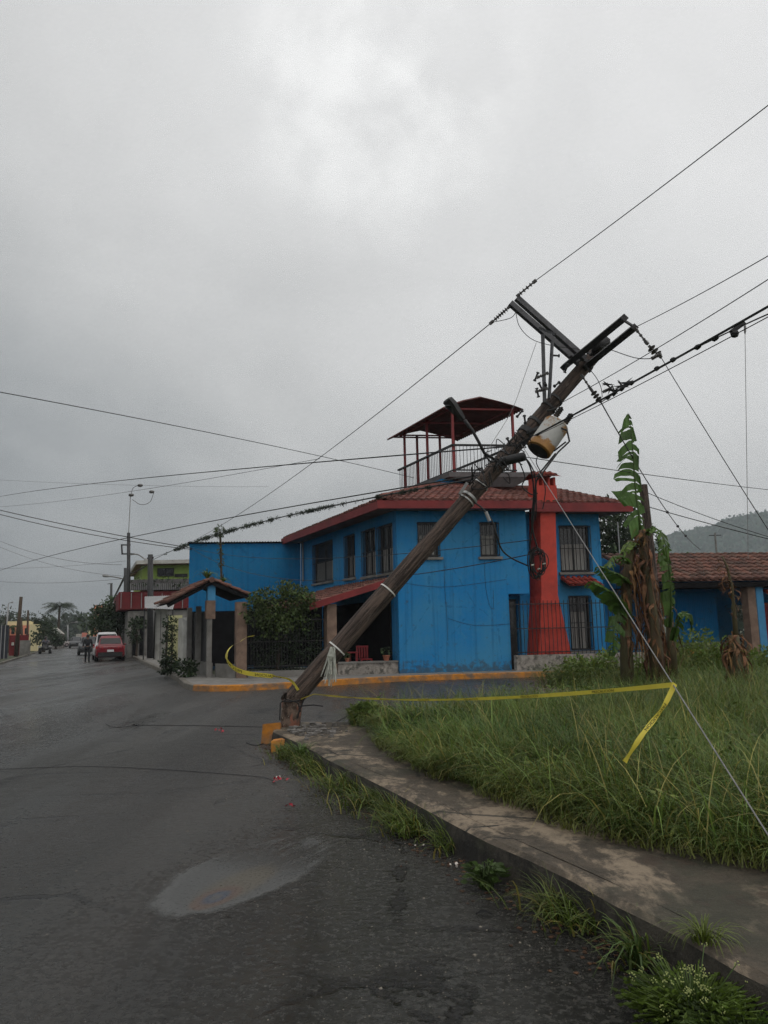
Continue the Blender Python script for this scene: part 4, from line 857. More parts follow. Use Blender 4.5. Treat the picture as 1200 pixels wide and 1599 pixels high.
weed('flowering_weed', 'bushy weed with tiny pale flower heads in the bottom right gutter', gr(1085, 1600, .0), 800, .21, .006, .25, .035, broad=True, tc=(1.25, 1.15, .7), flowers=50)
weed('flowering_weed', 'leafy weed without blooms at the very corner of the road, rightmost of the kerb weeds', gr(1165, 1640, .0), 520, .17, .007, .25, .035, broad=True, tc=(.8, .8, .6), flowers=0)
weed('coarse_grass_tuft', 'coarse tuft of long arching leaves leaning on the kerb beside the pale flowering weed', gr(1000, 1510, .0), 26, .34, .007, .16, tc=(.9, .95, .8))
weed('coarse_grass_tuft', 'straggly brown-green tuft under the bare kerb face, near the fallen leaf', gr(860, 1432, .0), 60, .26, .004, .22, tc=(1.3, .95, .8))
weed('pavement_weed', 'pale grass tuft sprouting from the pavement crack behind the kerb at right', gr(1100, 1470, .205), 70, .16, .0035, .18, tc=(1.7, 1.35, .8))
weed('pavement_weed', 'green tuft at the foot of the broken pole', gr(470, 1180, .1), 80, .26, .006, .25, tc=(.95, 1.0, .7))

# ------------------------------------------------------------------ banana plants
def banana_leaf(b, rib, pts, width, torn=True, droop=.5, seed=0, tc=(1, 1, 1), sides=(1, 1), upv=None, gap=.25, n=26):
    rd = random.Random(seed); P_ = [Vector(p) for p in pts]; rib.ring_tube(P_, [.018 * (1.15 - k / (len(P_) - 1)) + .003 for k in range(len(P_))], 6)
    def ev(f_):
        x = f_ * (len(P_) - 1); i = min(int(x), len(P_) - 2); return P_[i].lerp(P_[i + 1], x - i), (P_[i + 1] - P_[i]).normalized()
    for sgi, sg in enumerate((-1, 1)):
        if not sides[sgi]: continue
        k = 0
        while k < n:
            span = rd.choice((1, 1, 1, 2, 2, 3, 5)) if torn else 2; f0, f1 = k / n, min(1, (k + span) / n); k += span
            t_ = rd.uniform(.65, 1.3); b.tc = (tc[0] * t_, tc[1] * t_, tc[2] * t_)
            (p0, a0), (p1, a1) = ev(f0), ev(f1 - (gap / n if torn else 0)); up = upv or Z3
            sd_ = a0.cross(up)
            if sd_.length < .15: sd_ = a0.cross(Vector((0, 1, .3)))
            sd_ = sd_.normalized() * sg; w0 = width * sides[sgi] * math.sin(math.pi * min(.97, .10 + .86 * f0)) ** .55 * rd.uniform(.8, 1.05); w1 = width * sides[sgi] * math.sin(math.pi * min(.97, .10 + .86 * f1)) ** .55 * rd.uniform(.8, 1.05); dr2 = droop * rd.uniform(.1, 2.2) if torn else droop; sw_ = rd.uniform(-.15, .75) if torn else .3; w0 *= rd.uniform(.6, 1.1) if torn else 1; w1 *= rd.uniform(.6, 1.1) if torn else 1; r0, r1 = [], []
            for q in range(6):
                g_ = q / 5; off = lambda ww, aa: sd_ * ww * g_ + aa * ww * (sw_ * g_) - Z3 * ww * dr2 * g_ ** 1.7 + Vector((0, rd.uniform(-.03, .03) * g_, rd.uniform(-.012, .012)))
                r0.append(p0 + off(w0, a0)); r1.append(p1.lerp(p0 + (p1 - p0) * (.88 if torn else 1), g_) + off(w1, a1))
            i0 = [b.av(p) for p in r0]; i1 = [b.av(p) for p in r1]
            for q in range(5): b.face((i0[q], i0[q + 1], i1[q + 1], i1[q]))
    b.tc = (1, 1, 1)
def dead_leaves(b, p0, p1, n, ln, r, seed=1, wd=.05):
    rd = random.Random(seed)
    for k in range(int(n * 1.05)):
        f_ = rd.random(); s_ = p0.lerp(p1, f_); a = rd.uniform(0, 6.28); d = Vector((math.cos(a), math.sin(a), 0)); l = ln * rd.uniform(.25, 1.25); w_ = wd * rd.uniform(.15, .85); t_ = rd.uniform(.25, 1.3); b.tc = (t_, t_ * rd.uniform(.8, 1.05), t_ * rd.uniform(.7, 1)); sd_ = d.cross(Z3); rows = []; out = rd.uniform(.02, .16); tw = rd.uniform(-2.2, 2.2); ph = rd.uniform(0, 6); wig = rd.uniform(.01, .06)
        for q in range(10):
            g_ = q / 9; c = s_ + d * (r * .85 + out * math.sin(g_ * 2.7) + wig * .5 * math.sin(g_ * 9 + ph)) - Z3 * l * (g_ - .10 * math.sin(g_ * 3.1)) + sd_ * wig * math.sin(g_ * 6 + ph); ww = w_ * (1 - .75 * g_ ** 1.5) * (.75 + .4 * math.sin(g_ * 13 + ph)); ax_ = sd_ * math.cos(tw * g_) + d * math.sin(tw * g_); fold = d * ww * .5 * math.cos(ph + g_ * 4); rows.append([c - ax_ * ww, c + fold, c + ax_ * ww])
        b.loft(rows)
    b.tc = (1, 1, 1)
YB = 15.2
def A_(x, y, Y=YB): return at(x, y, Y)
ban = thing('banana_plant', 'tall banana clump with one torn upright leaf and brown dead leaves on its stems', 'banana plant', Vector((A_(1003, 1060).x, YB, .2)))
b = MB(); b.ring_tube([A_(982, 1100), A_(978, 1000), A_(980, 900), A_(986, 845)], [.15, .12, .10, .07], 12, jitter=.12); b.ring_tube([A_(1032, 1100), A_(1024, 1010), A_(1010, 900), A_(1002, 828)], [.17, .14, .11, .06], 12, jitter=.12)
b.ring_tube([A_(1052, 1080, 15.6), A_(1048, 1000, 15.6), A_(1044, 930, 15.6)], [.11, .09, .05], 10, jitter=.12); b.build('stem', M['stemg'], ban, smooth=True)
b = MB(); dead_leaves(b, A_(979, 1000), A_(986, 850), 70, .95, .15, 3); dead_leaves(b, A_(1026, 1030), A_(1004, 850), 85, .9, .17, 4, .06); dead_leaves(b, A_(1004, 860), A_(1000, 825), 30, .55, .1, 5); dead_leaves(b, A_(1048, 1010, 15.6), A_(1044, 930, 15.6), 18, .6, .1, 6); b.build('dead_leaves', M['dead'], ban, tint=True)
g_ = MB(); rib = MB(); VW = Vector((0, -1, .15))
banana_leaf(g_, rib, [A_(1001, 835), A_(998, 800), A_(994, 775), A_(991, 740), A_(989, 705), A_(986, 672), A_(981, 645)], .46, True, .55, 2, (.95, 1.05, 1.0), (1, .34), upv=VW, gap=.25, n=34); b0 = g_; b0.build('leaf', M['banana'], ban, tint=True)
g_ = MB(); banana_leaf(g_, rib, [A_(1046, 980, 15.4), A_(1049, 940, 15.3), A_(1047, 895, 15.2), A_(1040, 862, 15.2), A_(1030, 842, 15.1)], .26, True, .25, 5, (1.05, 1.05, 1.1), (.9, .35), upv=VW, gap=.1, n=30); g_.build('leaf', M['banana'], ban, tint=True)
g_ = MB(); banana_leaf(g_, rib, [A_(985, 915), A_(965, 897, 14.9), A_(950, 890, 14.7), A_(936, 884, 14.5)], .25, False, .5, 6, (.85, .95, .8)); g_.build('leaf', M['banana'], ban, tint=True)
g_ = MB(); banana_leaf(g_, rib, [A_(980, 965), A_(966, 940, 14.9), A_(948, 920, 14.7), A_(930, 909, 14.6), A_(922, 908, 14.5)], .26, False, .55, 7, (.9, 1.0, .75)); g_.build('leaf', M['banana'], ban, tint=True)
g_ = MB(); banana_leaf(g_, rib, [A_(977, 930), A_(966, 958, 14.9), A_(959, 990, 14.8), A_(957, 1026, 14.8)], .2, True, .1, 8, (.75, .85, .65), upv=VW); g_.build('leaf', M['banana'], ban, tint=True)
g_ = MB(); banana_leaf(g_, rib, [A_(996, 850), A_(984, 846, 15), A_(976, 858, 14.9), A_(972, 880, 14.9)], .14, False, .4, 9, (1.6, 1.4, .8)); g_.build('leaf', M['banana'], ban, tint=True)
g_ = MB(); banana_leaf(g_, rib, [A_(1008, 835, 15.1), A_(1020, 822, 14.9), A_(1032, 830, 14.7), A_(1040, 850, 14.6), A_(1043, 878, 14.6)], .15, True, .5, 21, (1.1, 1.1, .9)); g_.build('leaf', M['banana'], ban, tint=True)
g_ = MB(); banana_leaf(g_, rib, [A_(983, 880, 15), A_(970, 868, 14.8), A_(957, 870, 14.6), A_(945, 885, 14.5), A_(940, 905, 14.5)], .16, True, .5, 22, (1.0, 1.1, .8)); g_.build('leaf', M['banana'], ban, tint=True)
g_ = MB(); banana_leaf(g_, rib, [A_(1050, 1000, 15.2), A_(1060, 970, 15), A_(1066, 955, 14.9), A_(1075, 960, 14.8), A_(1082, 985, 14.8)], .17, True, .5, 23, (.9, 1.0, .8)); g_.build('leaf', M['banana'], ban, tint=True)
rib.build('midribs', M['weed'], ban, tint=True, smooth=True)
ban2 = thing('banana_plant', 'withered banana stump with a thin drooping stalk before the bungalow', 'banana plant', Vector((A_(1150, 1060, 14.2).x, 14.2, .2)))
q2 = lambda x, y: at(x, y, 14.2)
b = MB(); b.ring_tube([q2(1152, 1100), q2(1150, 1050), q2(1146, 992)], [.15, .135, .10], 10, jitter=.2); b.ring_tube([q2(1150, 1000), q2(1147, 950), q2(1143, 915), q2(1136, 885), q2(1128, 868)], [.05, .035, .028, .022, .012], 8, jitter=.15); b.build('stem', M['stemg'], ban2, smooth=True)
b = MB(); dead_leaves(b, q2(1150, 1040), q2(1147, 985), 70, .55, .13, 11, .06); dead_leaves(b, q2(1143, 930), q2(1128, 868), 40, .28, .03, 12, .03); dead_leaves(b, q2(1147, 970), q2(1146, 920), 16, .2, .03, 13, .025); b.build('dead_leaves', M['dead'], ban2, tint=True)

# shrubs in the lot behind, weeds by the stone wall
for (x, y, Y, h, r, lab) in ((930, 1062, 17.5, .95, .75, 'rank tall weeds by the stone wall, left of the banana clump'), (1075, 1050, 19.5, 1.5, 1.0, 'tall tangled scrub right of the banana clump, before the blue shutter'), (1122, 1058, 18.0, 1.2, .8, 'weedy scrub between the two banana plants, close to the withered stump'), (1015, 1068, 15.9, 1.0, .7, 'green undergrowth wrapped round the foot of the tall banana stems'), (1185, 1060, 17.5, 1.0, .8, 'green scrub before the blue pillar at the right edge'), (890, 1066, 18.5, .8, .8, 'low weeds in front of the rubble stone wall, leftmost of the scrub'), (575, 1128, 12.0, .40, .32, 'low dark bush at the pavement end of the grass')):
    p = at(x, y, Y); p.z = .2; o = thing('scrub', lab, 'shrub', p); b = MB()
    for k in range(int(900 * r * (1 if Y > 14 else 1.6))):
        a = random.uniform(0, 6.28); d = Vector((math.cos(a), math.sin(a), 0)); t_ = random.uniform(.5, 1.1); dd = random.random() < .12
        blade(b, p + d * r * random.random() ** .6, d, h * random.uniform(.5, 1.05), .005, random.uniform(.2, 1.3), 4, (t_ * (2 if dd else 1), t_ * (1.3 if dd else 1), t_ * (1.5 if dd else .9)), random.uniform(.0, .35))
    leaves(b, [(p + Z3 * h * .4, (r * .8, r * .8, h * .4)), (p + Z3 * h * .6 + Vector((.3 * r, 0, 0)), (r * .4, r * .4, h * .3))], 1500, .09, hue=.0, lo=.7, hi=1.5); b.build('foliage', M['grass'], o, tint=True)

# ------------------------------------------------------------------ the broken utility pole
PB = gr(452, 1150, .05); YP = PB.y
K0 = at(457, 1092, YP); K1 = at(945, 536, 12.95); AX = (K1 - K0).normalized()
def on_pole(x, y):
    """axis point of the leaning pole nearest to an image point, with its radius"""
    best = min(range(201), key=lambda k: (Vector(px(K0.lerp(K1, k / 200))) - Vector((x, y))).length); f_ = best / 200; return K0.lerp(K1, f_), .152 - .034 * f_
pole = thing('utility_pole', 'snapped wooden utility pole leaning over the corner with its crossarms', 'utility pole', PB)
Fm = frame(K0, K1); b = MB(); Lp = (K1 - K0).length; rows = []
for k in range(71):
    f_ = k / 70; z = f_ * Lp; r0 = .152 - .034 * f_; r = []
    for q in range(24):
        a = 6.283 * q / 24; cr_ = abs(noise.noise(Vector((math.cos(a) * 2.2, math.sin(a) * 2.2, z * .25)))); rr = r0 * (1 + .05 * noise.noise(Vector((math.cos(a), math.sin(a), z * 1.3))) - .07 * max(0, .12 - cr_) / .12)
        r.append(Fm @ Vector((math.cos(a) * rr, math.sin(a) * rr, z - .12 * (k == 0) * (math.sin(a * 3) * .6 + .4))))
    rows.append(r)
b.loft(rows, True); b.face([b.av(p) for p in rows[-1]]); b.face([b.av(p) for p in rows[0]][::-1]); b.build('shaft', M['pole'], pole, smooth=True, frame_m=Fm)
Fs = frame(PB, K0); b = MB(); rows = []; Ls = (K0 - PB).length
for k in range(15):
    z = Ls * (k / 14) - .03; r = []
    for q in range(22):
        a = 6.283 * q / 22; rr = .153 * (1 + .06 * noise.noise(Vector((math.cos(a) * 1.5, math.sin(a) * 1.5, z * 5)))) * (1.06 if k < 3 else 1); top = .09 * max(0, noise.noise(Vector((math.cos(a) * 3, math.sin(a) * 3, 7)))) if k == 14 else 0
        r.append(Fs @ Vector((math.cos(a) * rr, math.sin(a) * rr, z + top)))
    rows.append(r)
b.loft(rows, True); b.face([b.av(p) for p in rows[-1]]); b.build('stump', M['butt'], pole, smooth=True, frame_m=Fs)
b = MB()                                                    # splintered fibres at the break
for k in range(46):
    a = random.uniform(0, 6.28); p = K0 + Vector((math.cos(a), math.sin(a), 0)) * .145 + Z3 * random.uniform(-.08, .03); d = (Z3 * random.uniform(.1, .6) + Vector((math.cos(a), math.sin(a), 0)) * random.uniform(-.2, .4) + AX * .4).normalized(); b.ring_tube([p, p + d * random.uniform(.05, .16)], [.008, .001], 4)
b.build('splinters', M['pole'], pole)
def band(x, y, hw, mname, pname, extra=.006):
    c, r = on_pole(x, y); b = MB(); b.ring_tube([c - AX * hw, c - AX * hw * .98, c + AX * hw * .98, c + AX * hw], [r * .9, r + extra, r + extra, r * .9], 22); return b.build(pname, M[mname], pole, smooth=False)
for (x, y) in ((597, 912), (518, 1003)): band(x, y, .012, 'white', 'white_tie', .007)
band(727, 770, .022, 'strap', 'steel_band', .010); band(721, 777, .012, 'strap', 'steel_band', .011); band(742, 752, .012, 'strap', 'steel_band', .01); band(768, 722, .016, 'steel', 'steel_band', .014); band(782, 704, .014, 'steel', 'steel_band', .014)
band(826, 650, .03, 'dsteel', 'pole_clamp', .018); band(846, 628, .02, 'dsteel', 'pole_clamp', .016); band(812, 668, .05, 'dsteel', 'pole_clamp', .02); band(858, 640 - 22, .02, 'dsteel', 'pole_clamp', .016); band(912, 566, .03, 'dsteel', 'pole_clamp', .016); band(928, 548, .03, 'dsteel', 'pole_clamp', .016)
b = MB(); c, r = on_pole(722, 766); b.beam(at(718, 772, c.y - r - .03), at(730, 754, c.y - r - .03), .07, .05); b.build('meter_tag', M['sheet'], pole)
# crossarms: one pair to the upper left, one pair pointing towards the viewer
def arm(p, q, name='crossarm', w_=.095, h=.09, m='dsteel'): b = MB(); b.beam(p, q, w_, h, AX); return b.build(name, M[m], pole)
U1, U2 = at(797, 473, 12.80), at(807, 465, 12.48); arm(U1, at(908, 570, 13.02), m='steel'); arm(U2, at(914, 560, 12.68), m='steel')
V1, V2 = at(976, 496, 10.75), at(992, 511, 10.95); arm(at(880, 574, 13.2), V1); arm(at(899, 586, 13.2), V2)
b = MB()
for (x0, y0, x1, y1, Y0, Y1) in ((848, 522, 851, 628, 12.7, 12.55), (863, 532, 858, 622, 12.55, 12.5)): b = MB(); b.beam(at(x0, y0, Y0), at(x1, y1, Y1), .06, .03); b.build('arm_brace', M['steel'], pole)
b = MB(); b.beam(at(970, 497, 10.8), at(992, 511, 11.0), .03, .03); b.build('spacer_bolt', M['steel'], pole); b = MB(); b.beam(at(843, 512, 12.72), at(868, 522, 12.5), .04, .04); b.build('spacer_bolt', M['steel'], pole)
for (x, y, Y) in ((838, 588, 12.5), (840, 613, 12.5), (852, 600, 12.4), (862, 640, 12.5), (845, 604, 12.45), (870, 600, 12.5), (885, 575, 12.6), (902, 568, 12.5), (921, 552, 12.4), (918, 575, 12.5), (889, 556, 12.6), (935, 540, 12.6), (867, 555, 12.55), (820, 655, 12.4), (795, 690, 12.3), (812, 646, 12.5), (762, 716, 12.3), (752, 735, 12.2)):
    p = at(x, y, Y); d = rvec() * .08; b = MB(); b.cyl(p - d, p + d, .016, n=6); b.cyl(p - d, p - d * .8, .03, n=6); b.cyl(p + d * .8, p + d, .03, n=6); b.build('bolt', M['dsteel'], pole)
def insulator(p, q, n=5, r=.05, name='insulator', par=None):
    b = MB(); b.cyl(p, q, .014, n=6)
    for k in range(n):
        f_ = .22 + .5 * k / max(1, n - 1); c = p.lerp(q, f_); d = (q - p).normalized(); b.ring_tube([c - d * .018, c, c + d * .012], [.018, r, .02], 10)
    b.beam(p, p.lerp(q, .15), .04, .04); b.beam(p.lerp(q, .82), q, .045, .045); return b.build(name, M['porc'], par or pole)
I1, I2, I3, I4 = at(838, 437, 12.3), at(765, 506, 12.95), at(1033, 558, 10.7), at(939, 628, 12.3)
insulator(at(807, 463, 12.46), I1, 4, .045); insulator(at(798, 477, 12.82), I2, 6, .05)
insulator(at(992, 512, 10.95), at(1012, 537, 10.8), 3, .025); insulator(at(1014, 540, 10.8), I3, 3, .065); insulator(at(908, 585, 12.5), at(925, 610, 12.4), 3, .025); insulator(at(925, 610, 12.4), I4, 3, .06)
b = MB(); b.ball(at(942, 535, 12.8), .14, 10, (1, 1, .8)); b.ring_tube([at(932, 552, 12.6), at(935, 536, 12.4), at(948, 530, 12.4)], [.1, .12, .06], 10); b.build('pole_cap', M['dsteel'], pole, smooth=True)
for (p, q) in ((at(838, 590, 12.4), at(857, 582, 12.35)), (at(836, 612, 12.4), at(856, 606, 12.35)), (at(1018, 560, 10.7), at(1033, 552, 10.6)), (at(942, 612, 12.3), at(955, 606, 12.3))): insulator(p, q, 4, .03)

# wooden pole tools: transformer, street lamp, closures
T1, T0 = at(869, 664, 12.15), at(841, 704, 12.05)
tr = thing('transformer', 'grey cylindrical transformer with orange rust hanging beside the leaning pole', 'transformer', T0)
Ft = frame(T0, T1); Lt = (T1 - T0).length; b = MB(); b.ring_tube([Ft @ Vector((0, 0, z * Lt)) for z in (0, .02, .04, .96, 1.0, 1.04)], [.17, .205, .21, .21, .215, .20], 28); b.ring_tube([Ft @ Vector((0, 0, z * Lt)) for z in (1.04, 1.12)], [.19, .10], 28)
b.build('tank', M['tank'], tr, smooth=False, frame_m=Ft)
b = MB(); b.ring_tube([Ft @ Vector((0, 0, -.004)), Ft @ Vector((0, 0, -.012))], [.172, .165], 24); b.build('base_plate', M['dsteel'], tr)
tz = (T1 - T0).normalized()
for dx in (-.09, .1):
    p = Ft @ Vector((dx, -.05, Lt * 1.08)); b = MB(); b.cyl(p, p + tz * .26, .02, n=8)
    for k in range(5): b.ring_tube([p + tz * (.05 + .04 * k), p + tz * (.065 + .04 * k), p + tz * (.08 + .04 * k)], [.02, .05, .02], 10)
    b.build('bushing', M['porc'], tr)
b = MB()
for (x0, y0, x1, y1, Y0, Y1) in ((886, 672, 890, 690, 11.95, 11.95), (889, 690, 872, 706, 11.9, 11.95), (876, 668, 886, 672, 11.95, 11.95), (872, 706, 845, 742, 11.95, 11.9), (868, 708, 838, 745, 11.95, 11.95), (884, 690, 866, 704, 12.0, 12.0)): b.cyl(at(x0, y0, Y0), at(x1, y1, Y1), .014, n=6)
b.build('terminal_frame', M['dsteel'], tr)
b = MB(); c, r = on_pole(822, 662)
for (x, y) in ((838, 668), (832, 690)): b.beam(on_pole(x - 22, y + 6)[0], at(x + 4, y, 12.12), .06, .05)
b.build('hanger_bracket', M['dsteel'], tr)
lp = thing('street_lamp', 'street lamp head on a bent arm clamped to the leaning pole', 'street lamp', on_pole(775, 715)[0])
b = MB(); b.ring_tube([on_pole(775, 715)[0], at(757, 708, 11.9), at(748, 690, 11.8), at(738, 672, 11.75), at(726, 656, 11.7)], [.024, .024, .024, .024, .03], 8); b.build('arm', M['dsteel'], lp, smooth=True)
hA, hB = at(724, 655, 11.7), at(697, 624, 11.6); hd = (hB - hA).normalized(); hs = hd.cross(Z3).normalized(); hu = hs.cross(hd); b = MB(); rows = []
for (f_, w_, h0, h1) in ((0, .035, .035, .035), (.2, .06, .05, .05), (.45, .085, .06, .06), (.7, .12, .05, .07), (.95, .12, .04, .06), (1.0, .08, .02, .03)): c = hA.lerp(hB, f_); rows.append([c - hs * w_ - hu * h0 * .4, c - hs * w_ * .7 + hu * h1, c + hs * w_ * .7 + hu * h1, c + hs * w_ - hu * h0 * .4, c + hs * w_ * .5 - hu * h0, c - hs * w_ * .5 - hu * h0])
b.loft(rows, True); b.face([b.av(p) for p in rows[-1]]); b.build('lamp_head', M['dsteel'], lp); b = MB(); b.ball(hA.lerp(hB, .72) - hu * .035, .075, 10, (1, 1, .5)); b.build('lens', M['glass'], lp, smooth=True)
b = MB(); p, q = at(780, 722, 11.95), at(822, 712, 11.85); b.lathe(p, q, [(0, .03), (.05, .07), (.5, .075), (.95, .07), (1, .03)], 14); b.build('splice_closure', M['cable'], label='black cylindrical cable splice closure hung across the leaning pole below the transformer', cat='cable closure')

# rag and rope ends tied to the pole
rg = thing('frayed_rag', 'pale frayed cloth strip hanging from the lower white tie on the pole', 'rag', at(516, 1012, 11.85))
b = MB()
for k in range(26):
    x = random.gauss(0, 5); y1 = random.uniform(1050, 1073); p0 = at(519 + x * .25, 1010, 11.86 + random.uniform(-.05, .05)); p1 = at(514 + x * 1.3, y1, 11.86 + random.uniform(-.08, .08)); pm = p0.lerp(p1, .5) + rvec() * .02; sd_ = Vector((random.uniform(.4, 1), random.uniform(-.6, .6), 0)).normalized() * random.uniform(.006, .018)
    b.loft([[p0 - sd_, p0 + sd_], [p0.lerp(pm, .5) - sd_ * 1.2, p0.lerp(pm, .5) + sd_ * 1.2], [pm - sd_, pm + sd_], [p1 - sd_ * .5, p1 + sd_ * .5]])
b.loft([[at(517, 1010, 11.8), at(524, 1012, 11.9)], [at(511, 1024, 11.75), at(524, 1026, 11.85)], [at(513, 1036, 11.8), at(521, 1040, 11.9)]]); b.build('strands', M['rag'], rg)

# broken kerb block, rubble, strap round the stump
def chip(b):
    b.v = [q + rvec() * .028 for q in b.v]; return b
kb = MB(); p = gr(424, 1160); kb.hexa([p + Vector(q) * 1.3 for q in ((-.12, -.1, 0), (.1, -.13, 0), (.12, .12, 0), (-.09, .1, 0), (-.08, -.09, .2), (.1, -.1, .22), (.11, .1, .17), (-.07, .09, .19))]); chip(kb).build('kerb_block', M['orange'], label='broken kerb block painted orange standing left of the pole stump', cat='kerb block')
kb = MB(); p = gr(446, 1172); kb.hexa([p + Vector(q) * 1.25 for q in ((-.16, -.12, 0), (.17, -.1, 0), (.2, .06, 0), (-.13, .04, 0), (-.13, -.1, .12), (.15, -.08, .17), (.18, .05, .16), (-.12, .03, .1))]); chip(kb).build('kerb_block', M['orange'], label='flat tilted orange kerb slab lying in front of the pole stump', cat='kerb block')
b = MB()
for k in range(120):
    p = gr(490 + random.gauss(0, 17), 1142 + random.gauss(0, 5), .2); s_ = random.uniform(.012, .05); b.hexa([p + Vector((random.uniform(.6, 1) * sx_, random.uniform(.6, 1) * sy_, random.uniform(.5, 1) * sz_)) * s_ for sx_, sy_, sz_ in ((-1, -1, -.2), (1, -1, -.2), (1, 1, -.2), (-1, 1, -.2), (-1, -1, 1), (1, -1, 1), (1, 1, 1), (-1, 1, 1))])
b.build('rubble', M['rubble'], label='scattered broken concrete crumbs beside the pole stump', cat='rubble', kind='stuff')
b = MB(); pr = lambda x, y, dy=0: at(x, y, YP - .18 + dy)
for pts in (((437, 1125), (438, 1098), (448, 1092), (466, 1098), (470, 1112)), ((478, 1084), (472, 1100), (466, 1116), (464, 1122)), ((466, 1103), (490, 1101), (505, 1103)), ((440, 1095), (455, 1096), (470, 1093))): b.ring_tube([pr(*q) for q in pts], .010, 6)
b.build('wire_binding', M['cable'], label='black wire bindings twisted round the top of the pole stump', cat='wire')

# ------------------------------------------------------------------ caution tape with its lettering
def text_mesh(s):
    cu = bpy.data.curves.new('t', 'FONT'); cu.body = s; cu.size = 1; cu.resolution_u = 2; o = bpy.data.objects.new('t', cu); COL.objects.link(o); dg = bpy.context.evaluated_depsgraph_get(); me = bpy.data.meshes.new_from_object(o.evaluated_get(dg)); bpy.data.objects.remove(o); V = np.array([v.co[:] for v in me.vertices]); F_ = [tuple(p.vertices) for p in me.polygons]; return V, F_
TXT = text_mesh('PRECAUCION')
def tape(name, pts, normals_up, wd, label, text_at=(), twist=None, blocks=()):
    """ribbon along pts; width direction per point from normals_up; lettering printed on it"""
    o = thing(name, label, 'caution tape', Vector(pts[0])); P_ = [Vector(p) for p in pts]; L_ = [0]
    for p, q in zip(P_, P_[1:]): L_.append(L_[-1] + (q - p).length)
    def ev(l):
        i = max(k for k in range(len(L_) - 1) if L_[k] <= l + 1e-9) if l > 0 else 0; f_ = (l - L_[i]) / max(1e-6, L_[i + 1] - L_[i]); p = P_[i].lerp(P_[i + 1], f_); u_ = normals_up[i].lerp(normals_up[i + 1], f_); return p, u_, (P_[i + 1] - P_[i]).normalized()
    b = MB(); n = max(30, int(L_[-1] / .04)); rows = []
    for k in range(n + 1): p, u_, d = ev(L_[-1] * k / n); rows.append([p - u_ * wd / 2, p + u_ * (.004 * math.sin(k)), p + u_ * wd / 2])
    b.loft(rows); b.build('ribbon', M['tape'], o, smooth=True)
    V, F_ = TXT; hmax = V[:, 1].max(); sc_ = wd * .62 / hmax
    for l0 in text_at:
        if l0 + V[:, 0].max() * sc_ > L_[-1]: continue
        t_ = MB(); base = 0
        for x, y, _ in V:
            p, u_, d = ev(l0 + x * sc_ * 1.25 if l0 + x * sc_ * 1.25 < L_[-1] else L_[-1]); nn = d.cross(u_).normalized(); nn = nn if nn.dot(CAMP - p) > 0 else -nn; t_.av(p + u_ * ((y - hmax / 2) * sc_) + nn * .003)
        for f_ in F_: t_.face([base + q for q in f_])
        t_.build('lettering', M['black'], o)
    for l0, l1 in blocks: pass
    return o
GW0, GW1 = on_pole(806, 686)[0], gr(1296, 1456, .2)
gk_ = min((abs(px(GW0.lerp(GW1, k / 400))[1] - 1069), k) for k in range(401))[1]; GT = GW0.lerp(GW1, gk_ / 400)   # the tape is tied to the guy wire
pA, pB = at(484, 1083, YP - .16), GT; pts = [pA.lerp(pB, k / 40) - Z3 * .10 * 4 * (k / 40) * (1 - k / 40) for k in range(41)]; pts[0] = at(470, 1092, YP - .15)
ups = [Vector((0, -math.sin(q_), math.cos(q_))) for q_ in [np.interp(k, [0, 16, 24, 30, 40], [1.02, .95, .8, .5, .25]) + .16 * math.sin(k * .9) for k in range(41)]]
tape('caution_tape', pts, ups, .036, 'yellow caution tape stretched from the pole stump across the lot to the pale guy wire', [.5 + .95 * k for k in range(7)])
e_ = GT + Vector((-.40, -.05, -.52)); pts = smooth_path([GT + Vector((.01, -.01, .01)), GT.lerp(e_, .3) + Vector((.03, 0, .0)), GT.lerp(e_, .65) + Vector((-.01, -.03, 0)), e_]); dr_ = (e_ - GT).normalized(); nv_ = dr_.cross(Vector((0, -1, .2))).normalized(); nv_ = nv_ * -1 if nv_.x < 0 else nv_; ups = [(Matrix.Rotation(.75 * math.sin(k * .42) * min(1, k / 6), 3, dr_) @ nv_) for k in range(len(pts))]
tape('caution_tape', pts, ups, .036, 'loose yellow tape end dangling from the guy wire down towards the grass', [.16])
pts = smooth_path([at(466, 1078, YP - .17), at(455, 1063, 11.9), at(440, 1058, 11.8), at(415, 1055, 11.6), at(390, 1052, 11.4), at(370, 1046, 11.3), at(357, 1035, 11.3), at(354, 1022, 11.4), at(361, 1010, 11.6), at(375, 1002, 11.8), at(386, 995, 11.9), at(397, 993, 12)])
ups = [Vector((.05, -.35, .93)).normalized() if 25 < k < 65 else Vector((.6, -.75, .25)).normalized() for k in range(len(pts))]
tape('caution_tape', pts, ups, .07, 'loose yellow tape curling up into the air left of the pole stump', [.4, 1.1])

